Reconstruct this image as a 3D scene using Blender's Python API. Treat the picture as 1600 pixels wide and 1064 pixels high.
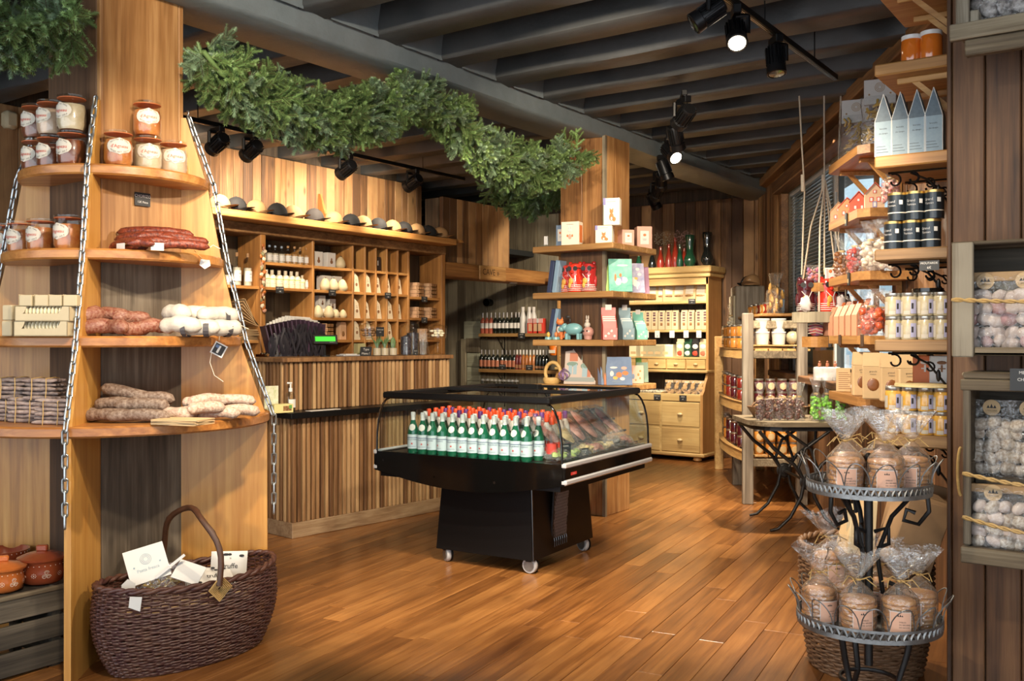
import bpy, math, random
from math import sin, cos, pi, radians, atan2, sqrt
from mathutils import Vector, Matrix, noise as mnoise
for _o in list(bpy.data.objects): bpy.data.objects.remove(_o)
SC = bpy.context.scene; COL = SC.collection
rnd = random.Random(7)
# ------------------------------------------------------------------ camera
CZ = 1.45; YAW = radians(35); CC, SS = cos(YAW), sin(YAW)
cam = bpy.data.objects.new('camera', bpy.data.cameras.new('camera')); COL.objects.link(cam)
cam.location = (0, 0, CZ); cam.rotation_euler = (pi/2, 0, YAW)
cam.data.sensor_width = 36; cam.data.lens = 1500/1600*36; cam.data.shift_y = -5/1600
cam.data.clip_start = .05; SC.camera = cam
# ------------------------------------------------------------------ world, lamps, exposure
W = bpy.data.worlds.new('world'); SC.world = W; W.use_nodes = True
bg = W.node_tree.nodes['Background']; bg.inputs[0].default_value = (.86, .93, 1, 1); bg.inputs[1].default_value = 1.5
SC.view_settings.view_transform = 'Standard'; SC.view_settings.look = 'None'
SC.view_settings.gamma = 1; SC.view_settings.use_curve_mapping = False
SC.view_settings.exposure = 1.0
try:
    SC.cycles.transparent_max_bounces = 24; SC.cycles.max_bounces = 8; SC.cycles.glossy_bounces = 4
    SC.cycles.transmission_bounces = 6; SC.cycles.sample_clamp_indirect = 4; SC.cycles.caustics_reflective = False; SC.cycles.caustics_refractive = False
except Exception: pass
WARM = (1, .83, .62); NEUT = (1, .88, .72)
def spot(loc, tgt, watts, ang=50, blend=.35, col=WARM, r=.03):
    l = bpy.data.lights.new('spot_light', 'SPOT'); l.energy = watts; l.spot_size = radians(ang); l.spot_blend = blend
    l.color = col; l.shadow_soft_size = r
    o = bpy.data.objects.new('spot_light', l); COL.objects.link(o); o.location = loc
    o.rotation_euler = (Vector(tgt)-Vector(loc)).to_track_quat('-Z', 'Y').to_euler()
    return o
# ------------------------------------------------------------------ coordinates: a picture column plus a real plane or depth gives a place in the shop
F = 1500.
def cw(X, Z): return (X*CC-Z*SS, X*SS+Z*CC)
def pz(px, Z): return cw((px-800)/F*Z, Z)
def hz(py, Z): return CZ+(527-py)/F*Z
def on_x(px, x): r = (px-800)/F; return -x*(CC+r*SS)/(SS-r*CC)
def on_y(px, y): r = (px-800)/F; return y*(r*CC-SS)/(CC+r*SS)
def dep(x, y): return -x*SS+y*CC
WD = Vector((-.495, .869)); WN = Vector((-.869, -.495)); WR = radians(-60.3)   # right wall: direction, normal into room, facing rotation
def RW(Z, d=0):
    x, y = cw(1.836+.093*Z, Z); return (x+WN.x*d, y+WN.y*d)
ORD = ['leftmost', 'second from left', 'third from left', 'fourth from left', 'fifth from left', 'sixth from left', 'seventh from left', 'eighth from left', 'ninth from left', 'tenth from left', 'eleventh from left', 'twelfth from left', 'thirteenth from left', 'fourteenth from left', 'fifteenth from left', 'sixteenth from left', 'seventeenth from left', 'eighteenth from left']
def ordl(i, n):
    if n == 1: return 'the only one'
    if i == n-1: return 'rightmost'
    if n > 4 and i == n-2: return 'second from right'
    if n > 6 and i == n-3: return 'third from right'
    if n > 8 and i == n-4: return 'fourth from right'
    return ORD[i]
# ------------------------------------------------------------------ mesh builder
class MB:
    def __init__(s): s.v = []; s.f = []; s.m = []; s.M = None
    def add(s, vs, fs, m=0, M=None):
        o = len(s.v)
        if M is not None: vs = [M @ Vector(v) for v in vs]
        if s.M is not None: vs = [s.M @ Vector(v) for v in vs]
        s.v += [tuple(v) for v in vs]; s.f += [tuple(i+o for i in f) for f in fs]; s.m += [m]*len(fs); return s
    def box(s, x0, y0, z0, x1, y1, z1, m=0, M=None, b=0):
        if b <= 0:
            v = [(x0,y0,z0),(x1,y0,z0),(x1,y1,z0),(x0,y1,z0),(x0,y0,z1),(x1,y0,z1),(x1,y1,z1),(x0,y1,z1)]
            return s.add(v, [(0,3,2,1),(4,5,6,7),(0,1,5,4),(1,2,6,5),(2,3,7,6),(3,0,4,7)], m, M)
        b = min(b, abs(x1-x0)*.45, abs(y1-y0)*.45, abs(z1-z0)*.45)
        v = []; X = (x0, x1); Y = (y0, y1); Zs = (z0, z1)
        for i in (0,1):
            for j in (0,1):
                for k in (0,1):
                    bx = b if i == 0 else -b; by = b if j == 0 else -b; bz = b if k == 0 else -b
                    v += [(X[i], Y[j]+by, Zs[k]+bz), (X[i]+bx, Y[j], Zs[k]+bz), (X[i]+bx, Y[j]+by, Zs[k])]
        ix = lambda i,j,k,a: (i*4+j*2+k)*3+a
        f = []
        for i in (0,1):
            q = [ix(i,0,0,0), ix(i,1,0,0), ix(i,1,1,0), ix(i,0,1,0)]; f.append(q if i else q[::-1])
            q = [ix(0,i,0,1), ix(1,i,0,1), ix(1,i,1,1), ix(0,i,1,1)]; f.append(q[::-1] if i else q)
            q = [ix(0,0,i,2), ix(1,0,i,2), ix(1,1,i,2), ix(0,1,i,2)]; f.append(q if i else q[::-1])
        for i in (0,1):
            for j in (0,1):
                q = [ix(i,j,0,0), ix(i,j,0,1), ix(i,j,1,1), ix(i,j,1,0)]; f.append(q if i == j else q[::-1])
                q = [ix(i,0,j,0), ix(i,0,j,2), ix(i,1,j,2), ix(i,1,j,0)]; f.append(q[::-1] if i == j else q)
                q = [ix(0,i,j,1), ix(0,i,j,2), ix(1,i,j,2), ix(1,i,j,1)]; f.append(q if i == j else q[::-1])
                for k in (0,1):
                    t = [ix(i,j,k,0), ix(i,j,k,1), ix(i,j,k,2)]; f.append(t if (i+j+k) % 2 else t[::-1])
        return s.add(v, f, m, M)
    def cbox(s, c, d, m=0, M=None, b=0): return s.box(c[0]-d[0]/2, c[1]-d[1]/2, c[2]-d[2]/2, c[0]+d[0]/2, c[1]+d[1]/2, c[2]+d[2]/2, m, M, b)
    def prism(s, poly, z0, z1, m=0, M=None):
        n = len(poly); v = [(x, y, z0) for x, y in poly]+[(x, y, z1) for x, y in poly]
        return s.add(v, [tuple(range(n))[::-1], tuple(range(n, 2*n))]+[(i, (i+1) % n, n+(i+1) % n, n+i) for i in range(n)], m, M)
    def lathe(s, prof, n=16, c=(0,0,0), m=0, M=None, cap=True, a0=0, a1=2*pi):
        full = abs(a1-a0-2*pi) < 1e-6; k = n if full else n+1
        v = [(c[0]+r*cos(a0+(a1-a0)*i/n), c[1]+r*sin(a0+(a1-a0)*i/n), c[2]+z) for r, z in prof for i in range(k)]
        f = []
        for j in range(len(prof)-1):
            for i in range(n): f.append((j*k+i, j*k+(i+1) % k, (j+1)*k+(i+1) % k, (j+1)*k+i))
        if cap and full:
            if prof[0][0] > 1e-6: f.append(tuple(range(k))[::-1])
            if prof[-1][0] > 1e-6: f.append(tuple((len(prof)-1)*k+i for i in range(k)))
        return s.add(v, f, m, M)
    def tube(s, pts, r, n=6, closed=False, m=0, M=None, flat=1):
        pts = [Vector(p) for p in pts]; N = len(pts); v = []; up = None
        for i, p in enumerate(pts):
            if closed: t = pts[(i+1) % N]-pts[i-1]
            else: t = pts[min(i+1, N-1)]-pts[max(i-1, 0)]
            if t.length < 1e-9: t = Vector((0,0,1))
            t.normalize()
            if up is None: up = Vector((0,0,1)) if abs(t.z) < .9 else Vector((1,0,0))
            side = t.cross(up)
            if side.length < 1e-5: side = t.cross(Vector((0.3,1,.2)))
            side.normalize(); up = side.cross(t).normalized()
            rr = r[i] if isinstance(r, (list, tuple)) else r
            for k in range(n):
                a = 2*pi*k/n; v.append(p+side*(rr*cos(a))+up*(rr*flat*sin(a)))
        f = []
        for i in range(N if closed else N-1):
            for k in range(n): f.append((i*n+k, i*n+(k+1) % n, ((i+1) % N)*n+(k+1) % n, ((i+1) % N)*n+k))
        if not closed: f += [tuple(range(n))[::-1], tuple((N-1)*n+k for k in range(n))]
        return s.add(v, f, m, M)
    def ell(s, c, r, nu=10, nv=6, m=0, M=None, nz=0, seed=0, fr=1.5):
        v = [(0,0,-1)]; f = []
        for j in range(1, nv):
            t = -pi/2+pi*j/nv
            for i in range(nu): a = 2*pi*i/nu; v.append((cos(t)*cos(a), cos(t)*sin(a), sin(t)))
        v.append((0,0,1)); L = len(v)-1
        if nz: v = [tuple(Vector(p)*(1+nz*mnoise.noise(Vector(p)*fr+Vector((seed*7.3, seed*3.1, seed))))) for p in v]
        v = [(c[0]+p[0]*r[0], c[1]+p[1]*r[1], c[2]+p[2]*r[2]) for p in v]
        for i in range(nu): f.append((0, 1+(i+1) % nu, 1+i)); f.append((L, L-nu+i, L-nu+(i+1) % nu))
        for j in range(nv-2):
            for i in range(nu): a = 1+j*nu; f.append((a+i, a+(i+1) % nu, a+nu+(i+1) % nu, a+nu+i))
        return s.add(v, f, m, M)
    def grid(s, fn, nu, nv, m=0, M=None, wrap=False):
        k = nu if wrap else nu+1
        v = [fn(i/nu, j/nv) for j in range(nv+1) for i in range(k)]
        return s.add(v, [(j*k+i, j*k+(i+1) % k, (j+1)*k+(i+1) % k, (j+1)*k+i) for j in range(nv) for i in range(nu)], m, M)
    def mesh(s, name, mats, smooth=None):
        me = bpy.data.meshes.new(name); me.from_pydata(s.v, [], s.f)
        for m in (mats if isinstance(mats, (list, tuple)) else [mats]): me.materials.append(m)
        if max(s.m, default=0): me.polygons.foreach_set('material_index', s.m)
        if smooth is not None:
            me.polygons.foreach_set('use_smooth', [True]*len(s.f))
            try: me.set_sharp_from_angle(angle=radians(smooth))
            except Exception: pass
        me.update(); return me
    def build(s, name, mats, parent=None, smooth=None, loc=(0,0,0), rz=0, rot=None):
        return obj(name, s.mesh(name, mats, smooth), parent, loc, rz, rot)
def obj(name, me, parent=None, loc=(0,0,0), rz=0, rot=None, scale=None):
    o = bpy.data.objects.new(name, me); COL.objects.link(o); o.location = loc; o.rotation_euler = rot if rot else (0, 0, rz)
    if scale: o.scale = scale
    if parent: o.parent = parent
    return o
def tag(o, label=None, cat=None, group=None, kind=None):
    if label: o['label'] = label
    if cat: o['category'] = cat
    if group: o['group'] = group
    if kind: o['kind'] = kind
    return o
def thing(name, label, cat, loc=(0,0,0), rz=0, group=None, rot=None):
    o = bpy.data.objects.new(name, None); COL.objects.link(o); o.empty_display_size = .05
    o.location = loc; o.rotation_euler = rot if rot else (0, 0, rz); return tag(o, label, cat, group)
KIDS = {}
def kids(o): return [c for c in o.children]
def copy_tree(o, loc, rz=0, label=None, group=None, parent=None, rot=None):
    c = o.copy(); COL.objects.link(c)
    if parent is None:
        c.location = loc; c.rotation_euler = rot if rot else (0, 0, rz)
        if label: c['label'] = label
        if group: c['group'] = group
    else: c.parent = parent
    for k in o.children: copy_tree(k, None, parent=c)
    return c
class Proto:
    """first use places the built thing itself, later uses copy it with its parts"""
    def __init__(s, make): s.make = make; s.o = None
    def put(s, label, loc, rz=0, group=None, rot=None):
        if s.o is None:
            s.o = s.make(); o = s.o; o.location = loc; o.rotation_euler = rot if rot else (0,0,rz); o['label'] = label
            if group: o['group'] = group
            return o
        return copy_tree(s.o, loc, rz, label, group, rot=rot)
_tc = {}
def textgeo(s, size, align='CENTER'):
    key = (s, size, align)
    if key not in _tc:
        cu = bpy.data.curves.new('lettering', 'FONT'); cu.body = s; cu.size = size; cu.align_x = align; cu.align_y = 'CENTER'; cu.resolution_u = 2
        o = bpy.data.objects.new('lettering', cu); COL.objects.link(o)
        me = bpy.data.meshes.new_from_object(o)
        _tc[key] = ([tuple(v.co) for v in me.vertices], [tuple(p.vertices) for p in me.polygons])
        bpy.data.objects.remove(o); bpy.data.meshes.remove(me); bpy.data.curves.remove(cu)
    return _tc[key]
def text(mb, s, size, x, y, z, m=0, M=None, align='CENTER', bend=0):
    """lettering standing in the xz plane, read from -y; bend = radius to wrap round"""
    v, f = textgeo(s, size, align)
    if bend: vs = [(bend*sin((p[0]+x)/bend), -bend*cos((p[0]+x)/bend), z+p[1]) for p in v]
    else: vs = [(x+p[0], y, z+p[1]) for p in v]
    return mb.add(vs, f, m, M)
def Rz(a): return Matrix.Rotation(a, 4, 'Z')
def Rx(a): return Matrix.Rotation(a, 4, 'X')
def Ry(a): return Matrix.Rotation(a, 4, 'Y')
def T(x, y, z): return Matrix.Translation((x, y, z))
# ------------------------------------------------------------------ materials
class NT:
    def __init__(s, name):
        s.mat = bpy.data.materials.new(name); s.mat.use_nodes = True; s.t = s.mat.node_tree; s.b = s.t.nodes['Principled BSDF']; s.out = s.t.nodes['Material Output']
    def n(s, typ, **kw):
        nd = s.t.nodes.new(typ)
        for k, v in kw.items():
            if k.startswith('i_'): nd.inputs[int(k[2:])].default_value = v
            else: setattr(nd, k, v)
        return nd
    def l(s, a, b): s.t.links.new(a, b)
    def ramp(s, fac, stops):
        r = s.n('ShaderNodeValToRGB'); e = r.color_ramp.elements
        while len(e) < len(stops): e.new(.5)
        for i, (p, c) in enumerate(stops): e[i].position = p; e[i].color = (*c, 1) if len(c) == 3 else c
        s.l(fac, r.inputs[0]); return r.outputs[0]
    def mix(s, fac, a, b, mode='MIX'):
        m = s.n('ShaderNodeMix', data_type='RGBA', blend_type=mode)
        for sock, v in ((m.inputs[0], fac), (m.inputs[6], a), (m.inputs[7], b)):
            if isinstance(v, (int, float)): sock.default_value = v
            elif isinstance(v, tuple): sock.default_value = (*v, 1) if len(v) == 3 else v
            else: s.l(v, sock)
        return m.outputs[2]
    def math(s, op, a, b=0., c=0.):
        m = s.n('ShaderNodeMath', operation=op)
        for i, v in enumerate((a, b, c)):
            if isinstance(v, (int, float)): m.inputs[i].default_value = v
            else: s.l(v, m.inputs[i])
        return m.outputs[0]
    def noise(s, vec, scale, detail=3, rough=.55, dist=0):
        n_ = s.n('ShaderNodeTexNoise'); n_.inputs['Scale'].default_value = scale; n_.inputs['Detail'].default_value = detail
        n_.inputs['Roughness'].default_value = rough; n_.inputs['Distortion'].default_value = dist
        if vec is not None: s.l(vec, n_.inputs['Vector'])
        return n_.outputs['Fac']
    def bump(s, h, strength, dist=.01):
        b = s.n('ShaderNodeBump'); b.inputs['Strength'].default_value = strength; b.inputs['Distance'].default_value = dist; s.l(h, b.inputs['Height'])
        s.l(b.outputs[0], s.b.inputs['Normal']); return b
def sc3(c, k): return tuple(min(1, x*k) for x in c)
def yel(c): return (c[0]*.97, c[1]*1.04, c[2]*1.04)
def wood(name, dark, mid, light, axis='Z', ang=0, coord='pos', rough=.55, rand=.5, g=1., knots=.0, bump=.25, coat=0, patch=.35, patchcol=None, fine=1., saw=0):
    m = NT(name); oi = m.n('ShaderNodeObjectInfo'); dark, mid, light = yel(dark), yel(mid), yel(light)
    if coord == 'pos': src = m.n('ShaderNodeNewGeometry').outputs['Position']
    else: src = m.n('ShaderNodeTexCoord').outputs['Object']
    off = m.n('ShaderNodeVectorMath', operation='SCALE'); off.inputs[0].default_value = (13.7, 41.3, 7.9); m.l(oi.outputs['Random'], off.inputs[3])
    add = m.n('ShaderNodeVectorMath', operation='ADD')
    if ang:
        rt = m.n('ShaderNodeMapping'); rt.inputs['Rotation'].default_value = (0, 0, -ang); m.l(src, rt.inputs[0]); src = rt.outputs[0]
    m.l(src, add.inputs[0]); m.l(off.outputs[0], add.inputs[1])
    mp = m.n('ShaderNodeMapping'); a, l = 15*fine, .8*fine
    mp.inputs['Scale'].default_value = {'X': (l, a, a), 'Y': (a, l, a), 'Z': (a, a, l)}[axis]; m.l(add.outputs[0], mp.inputs[0])
    mp2 = m.n('ShaderNodeMapping'); a2, l2 = 60*fine, 2.2*fine
    mp2.inputs['Scale'].default_value = {'X': (l2, a2, a2), 'Y': (a2, l2, a2), 'Z': (a2, a2, l2)}[axis]; m.l(add.outputs[0], mp2.inputs[0])
    n1 = m.noise(mp.outputs[0], 1, 5, .6, .6); n2 = m.noise(mp2.outputs[0], 1, 3, .6)
    tone = m.math('ADD', m.math('MULTIPLY', n1, .62), m.math('MULTIPLY', n2, .38))
    tone = m.math('ADD', tone, m.math('MULTIPLY', m.math('SUBTRACT', oi.outputs['Random'], .5), rand*.45))
    c = m.ramp(tone, [(.5-.19/g, dark), (.5, mid), (.5+.18/g, light)])
    if patch:
        n3 = m.noise(add.outputs[0], 2.3, 3, .55, .3)
        c = m.mix(m.ramp(n3, [(.42, (0,0,0)), (.72, (patch,)*3)]), c, patchcol or sc3(dark, .9))
    if knots:
        mk = m.n('ShaderNodeMapping'); ka, kl = 7., 2.6
        mk.inputs['Scale'].default_value = {'X': (kl, ka, ka), 'Y': (ka, kl, ka), 'Z': (ka, ka, kl)}[axis]; m.l(add.outputs[0], mk.inputs[0])
        vo = m.n('ShaderNodeTexVoronoi'); vo.inputs['Scale'].default_value = 1.; m.l(mk.outputs[0], vo.inputs['Vector'])
        c = m.mix(m.ramp(vo.outputs['Distance'], [(.05, (knots,)*3), (.17, (0,0,0))]), c, sc3(dark, .45))
    m.l(c, m.b.inputs['Base Color']); m.b.inputs['Roughness'].default_value = rough
    if coat: m.b.inputs['Coat Weight'].default_value = coat; m.b.inputs['Coat Roughness'].default_value = .25
    h = m.math('ADD', m.math('MULTIPLY', n2, .7), m.math('MULTIPLY', n1, .5))
    if bump: m.bump(h, bump, .006)
    return m.mat
def plain(name, col, rough=.5, metal=0, coat=0, var=0, vs=20, col2=None, bump=0, bs=80, emit=None, es=1, sheen=0, spec=None, orand=0, sub=0):
    m = NT(name); b = m.b; b.inputs['Roughness'].default_value = rough; b.inputs['Metallic'].default_value = metal
    b.inputs['Base Color'].default_value = (*col, 1)
    tc = m.n('ShaderNodeTexCoord').outputs['Object'] if (var or bump) else None
    c = None
    if var:
        c = m.mix(m.ramp(m.noise(tc, vs, 4, .6), [(.35, (0,0,0)), (.68, (var,)*3)]), col, col2 or sc3(col, .45))
    if orand:
        oi = m.n('ShaderNodeObjectInfo'); hs = m.n('ShaderNodeHueSaturation')
        m.l(m.math('ADD', m.math('MULTIPLY', oi.outputs['Random'], orand), 1-orand/2), hs.inputs['Value'])
        if c is not None: m.l(c, hs.inputs['Color'])
        else: hs.inputs['Color'].default_value = (*col, 1)
        c = hs.outputs[0]
    if c is not None: m.l(c, b.inputs['Base Color'])
    if coat: b.inputs['Coat Weight'].default_value = coat; b.inputs['Coat Roughness'].default_value = .05
    if bump: m.bump(m.noise(tc, bs, 3, .6), bump, .005)
    if emit: b.inputs['Emission Color'].default_value = (*emit, 1); b.inputs['Emission Strength'].default_value = es
    if spec is not None: b.inputs['Specular IOR Level'].default_value = spec
    return m.mat
def thin(name, tint=(1,1,1), ior=1.45, rough=.03, bump=0, bs=30, gloss=1., haze=0, hazecol=(.9,.9,.9)):
    m = NT(name); t = m.t; t.nodes.remove(m.b)
    tr = m.n('ShaderNodeBsdfTransparent'); tr.inputs[0].default_value = (*tint, 1)
    gl = m.n('ShaderNodeBsdfGlossy'); gl.inputs['Roughness'].default_value = rough; gl.inputs[0].default_value = (1,1,1,1)
    fr = m.n('ShaderNodeLayerWeight'); fr.inputs['Blend'].default_value = .5; f0 = ((ior-1)/(ior+1))**2
    fac = m.math('ADD', m.math('MULTIPLY', m.math('POWER', fr.outputs['Facing'], 5.), 1-f0), f0)
    mx = m.n('ShaderNodeMixShader'); m.l(m.math('MINIMUM', m.math('MULTIPLY', fac, gloss), 1.), mx.inputs[0]); m.l(tr.outputs[0], mx.inputs[1]); m.l(gl.outputs[0], mx.inputs[2])
    if bump:
        tc = m.n('ShaderNodeTexCoord').outputs['Object']; b = m.n('ShaderNodeBump'); b.inputs['Strength'].default_value = bump; b.inputs['Distance'].default_value = .02
        m.l(m.noise(tc, bs, 3, .6), b.inputs['Height']); m.l(b.outputs[0], gl.inputs['Normal']); m.l(b.outputs[0], fr.inputs['Normal'])
    res = mx.outputs[0]
    if haze:
        df = m.n('ShaderNodeBsdfDiffuse'); df.inputs[0].default_value = (*hazecol, 1); m2 = m.n('ShaderNodeMixShader'); m2.inputs[0].default_value = haze
        m.l(res, m2.inputs[1]); m.l(df.outputs[0], m2.inputs[2]); res = m2.outputs[0]
    m.l(res, m.out.inputs[0]); return m.mat
# ------------------------------------------------------------------ woods (linear rgb)
PINE = ((.23,.085,.022), (.47,.20,.055), (.66,.33,.11))
M_floor = wood('oak_floor', (.10,.032,.008), (.27,.10,.026), (.45,.19,.055), 'Y', radians(8.1), 'pos', .30, .42, .9, .3, .12, .25, .4, (.09,.03,.009))
M_floor0 = plain('floor_gap', (.02,.01,.005), .8)
M_wallp = wood('wall_plank', (.09,.040,.017), (.28,.130,.050), (.46,.25,.11), 'Z', 0, 'pos', .6, 1.25, 1., .75, .35, patch=.6, patchcol=(.14,.075,.036))
M_wallg = wood('grey_wall_plank', (.16,.12,.08), (.30,.24,.16), (.45,.37,.26), 'Z', 0, 'pos', .7, .8, 1., .4, .35, patch=.3)
M_paleg = wood('pale_green_door', (.28,.26,.18), (.44,.42,.31), (.58,.56,.42), 'X', 0, 'pos', .65, .6, 1.2, .3, .3, patch=.2)
M_back = wood('dark_back_board', (.035,.022,.013), (.085,.055,.033), (.15,.10,.06), 'Z', 0, 'pos', .7, .8, 1., .3, .3, patch=.3)
M_unit = wood('shelf_unit_pine', *PINE, 'Y', 0, 'pos', .5, .4, .9, .3, .15, patch=.2)
M_unitz = wood('upright_pine', *PINE, 'Z', 0, 'pos', .5, .4, .9, .3, .15, patch=.2)
M_pinex = wood('pine_x', *PINE, 'X', 0, 'pos', .5, .4, .9, .3, .15, patch=.2)
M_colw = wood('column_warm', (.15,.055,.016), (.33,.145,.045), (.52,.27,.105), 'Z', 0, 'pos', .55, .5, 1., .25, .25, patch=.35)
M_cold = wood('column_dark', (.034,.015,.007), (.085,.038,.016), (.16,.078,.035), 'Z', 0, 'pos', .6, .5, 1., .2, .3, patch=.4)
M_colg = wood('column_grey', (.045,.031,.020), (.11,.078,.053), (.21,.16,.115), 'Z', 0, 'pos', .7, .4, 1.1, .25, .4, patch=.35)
M_gus = wood('gusset_pine', (.24,.085,.014), (.48,.205,.038), (.62,.31,.075), 'Z', 0, 'pos', .42, .4, .9, .3, .12, coat=.25, patch=.25, patchcol=(.22,.07,.015))
M_disc = wood('disc_shelf', (.22,.07,.016), (.45,.17,.04), (.62,.28,.08), 'X', radians(35), 'pos', .4, .3, .9, .2, .12, coat=.3, patch=.2)
M_dresser = wood('dresser_pine', (.33,.19,.07), (.52,.33,.13), (.65,.45,.20), 'X', 0, 'pos', .5, .4, .8, .15, .1, patch=.4, patchcol=(.30,.17,.06))
M_dresserz = wood('dresser_side', (.23,.10,.03), (.38,.18,.055), (.52,.28,.10), 'Z', 0, 'pos', .5, .4, .8, .15, .1, patch=.3)
M_slat = wood('counter_slat', (.13,.055,.020), (.30,.145,.058), (.50,.29,.135), 'Z', 0, 'pos', .6, 1.1, 1., .4, .25, patch=.3)
M_slatb = plain('counter_core', (.05,.026,.013), .8, var=.5, vs=6)
M_base = wood('counter_plinth', (.15,.075,.035), (.28,.16,.08), (.42,.27,.15), 'Y', 0, 'pos', .65, .4, 1., .2, .3, patch=.3)
M_grey = wood('grey_timber', (.07,.050,.036), (.16,.12,.088), (.28,.225,.175), 'Z', 0, 'obj', .75, .5, 1.2, .3, .5, patch=.35)
M_greyx = wood('grey_crate_board', (.07,.046,.026), (.17,.12,.072), (.32,.245,.16), 'X', 0, 'obj', .75, .6, 1.2, .3, .5, patch=.4)
M_greyz = wood('grey_crate_stile', (.06,.042,.028), (.18,.14,.095), (.33,.27,.20), 'Z', 0, 'obj', .75, .6, 1.3, .3, .6, patch=.4, patchcol=(.09,.06,.035))
M_dkx = wood('dark_crate_board', (.03,.023,.016), (.08,.061,.043), (.15,.115,.082), 'X', 0, 'obj', .8, .6, 1.2, .3, .4, patch=.4)
M_rack = wood('rack_pine', (.26,.12,.035), (.48,.26,.085), (.62,.38,.15), 'X', 0, 'obj', .6, .4, 1., .3, .3, patch=.35)
M_shw = wood('wall_shelf_pine', (.25,.10,.026), (.46,.21,.06), (.62,.34,.12), 'X', 0, 'obj', .5, .4, .9, .3, .15, patch=.25)
M_near = wood('near_shelf', (.10,.048,.018), (.21,.11,.045), (.34,.20,.09), 'X', 0, 'obj', .6, .4, 1., .2, .25, patch=.35)
M_pill = wood('right_pillar', (.050,.020,.008), (.145,.062,.024), (.27,.13,.055), 'Z', 0, 'pos', .6, .7, 1., .4, .35, patch=.4)
M_trimw = wood('window_trim', (.08,.032,.012), (.20,.088,.032), (.36,.18,.07), 'Y', radians(29.7), 'pos', .6, .6, 1., .2, .25, patch=.3)
M_cave = wood('cave_beam', (.20,.075,.02), (.38,.165,.048), (.55,.27,.09), 'Y', 0, 'pos', .6, .3, 1.1, .2, .3, patch=.3)
M_ccol = wood('shelf_board_column', (.20,.085,.025), (.36,.175,.056), (.52,.30,.115), 'X', 0, 'obj', .55, .3, 1., .15, .2, patch=.3)
M_joist = plain('charcoal_joist', (.060,.063,.064), .5, var=.5, vs=5, col2=(.030,.035,.037), bump=.5, bs=26)
M_beam = plain('charcoal_beam', (.17,.205,.22), .45, var=.4, vs=6, col2=(.10,.125,.135), bump=.7, bs=22)
M_ceil = plain('charcoal_ceiling', (.025,.030,.032), .8)
# ------------------------------------------------------------------ metals, glass, papers
M_black = plain('black_metal', (.012,.012,.013), .38, .4)
M_blackg = plain('black_gloss', (.003,.003,.003), .10, 0, coat=.4)
M_blackm = plain('black_matt', (.004,.004,.0045), .4, spec=.3)
M_iron = plain('wrought_iron', (.035,.033,.032), .45, .7, var=.5, vs=30)
M_zinc = plain('zinc', (.30,.31,.31), .45, .85, var=.6, vs=25, col2=(.12,.12,.12), bump=.2)
M_chain = plain('galvanised_chain', (.50,.53,.54), .32, .9, var=.5, vs=40, col2=(.22,.25,.26))
M_steel = plain('brushed_steel', (.62,.63,.65), .25, 1)
M_chrome = plain('chrome', (.75,.75,.76), .12, 1)
M_plastic = plain('grey_plastic', (.40,.41,.43), .45)
M_white = plain('white_paper', (.66,.64,.60), .6)
M_whiteg = plain('white_gloss', (.70,.70,.68), .25)
M_cream = plain('cream_card', (.52,.43,.27), .65, var=.15, vs=9)
M_kraft = plain('kraft_paper', (.44,.28,.135), .7, var=.3, vs=12, orand=.2)
M_kraftl = plain('light_kraft', (.60,.42,.22), .7, var=.2, vs=12, orand=.2)
M_card = plain('cardboard', (.36,.22,.11), .75, var=.3, vs=7)
M_ink = plain('black_ink', (.02,.018,.018), .6)
M_redink = plain('red_ink', (.55,.06,.03), .6)
M_chalk = plain('slate_card', (.022,.024,.026), .55)
M_raf = plain('raffia', (.56,.36,.13), .6, var=.4, vs=40)
M_string = plain('cotton_string', (.72,.66,.52), .8)
M_rope = plain('white_rope', (.70,.62,.48), .85, var=.4, vs=120, bump=.6, bs=150)
M_glass = thin('clear_glass', (.97,.985,.98), 1.5, .02)
M_winglass = thin('window_glass', (.93,.97,.97), 1.45, .01)
M_cello = thin('cellophane', (.98,.975,.96), 1.55, .10, 1., 26, 2.6, .05, (1, .97, .92))
M_cello2 = thin('crisp_cellophane', (.98,.98,.98), 1.5, .08, .9, 30, 2., .035, (1, .97, .92))
M_gglass = plain('green_bottle_glass', (.005,.085,.042), .06, 0, coat=.8, var=.5, vs=20, col2=(.02,.17,.09))
M_tin = plain('tin_lid', (.55,.53,.48), .3, .9)
M_gold = plain('gold_lid', (.60,.42,.15), .3, .9)
M_ora = plain('orange_rubber', (.62,.16,.045), .5)
M_labc = plain('cream_label', (.62,.57,.47), .6)
M_labp = plain('pink_label', (.68,.40,.28), .65)
M_needle = plain('fir_needle', (.19,.31,.10), .45, var=.5, vs=3, col2=(.28,.40,.14), orand=.6)
M_needle2 = plain('blue_fir_needle', (.21,.32,.18), .45, var=.5, vs=3, col2=(.26,.36,.21), orand=.5)
M_twig = plain('twig', (.10,.06,.03), .8)
M_wick = plain('dark_wicker', (.060,.020,.019), .45, var=.6, vs=14, col2=(.13,.058,.030), bump=.3)
M_wick2 = plain('brown_wicker', (.12,.062,.03), .55, var=.6, vs=14, col2=(.22,.12,.06), bump=.3)
M_terra = plain('terracotta', (.30,.062,.022), .25, coat=.5, var=.3, vs=10, col2=(.20,.035,.014))
M_terra2 = plain('orange_terracotta', (.52,.14,.03), .25, coat=.5, var=.3, vs=10)
M_slip = plain('white_slip', (.70,.55,.42), .5)
def food(name, a, b, vs=26, rough=.35, var=.9, coat=.5): return plain(name, a, rough, 0, coat, var, vs, b, .3, 40)
M_stew = food('red_stew', (.36,.085,.016), (.55,.23,.06)); M_stewd = food('dark_stew', (.12,.03,.012), (.26,.07,.02))
M_cass = food('pale_cassoulet', (.46,.36,.22), (.60,.50,.34)); M_casp = food('pink_rillettes', (.52,.34,.22), (.62,.46,.32))
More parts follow.
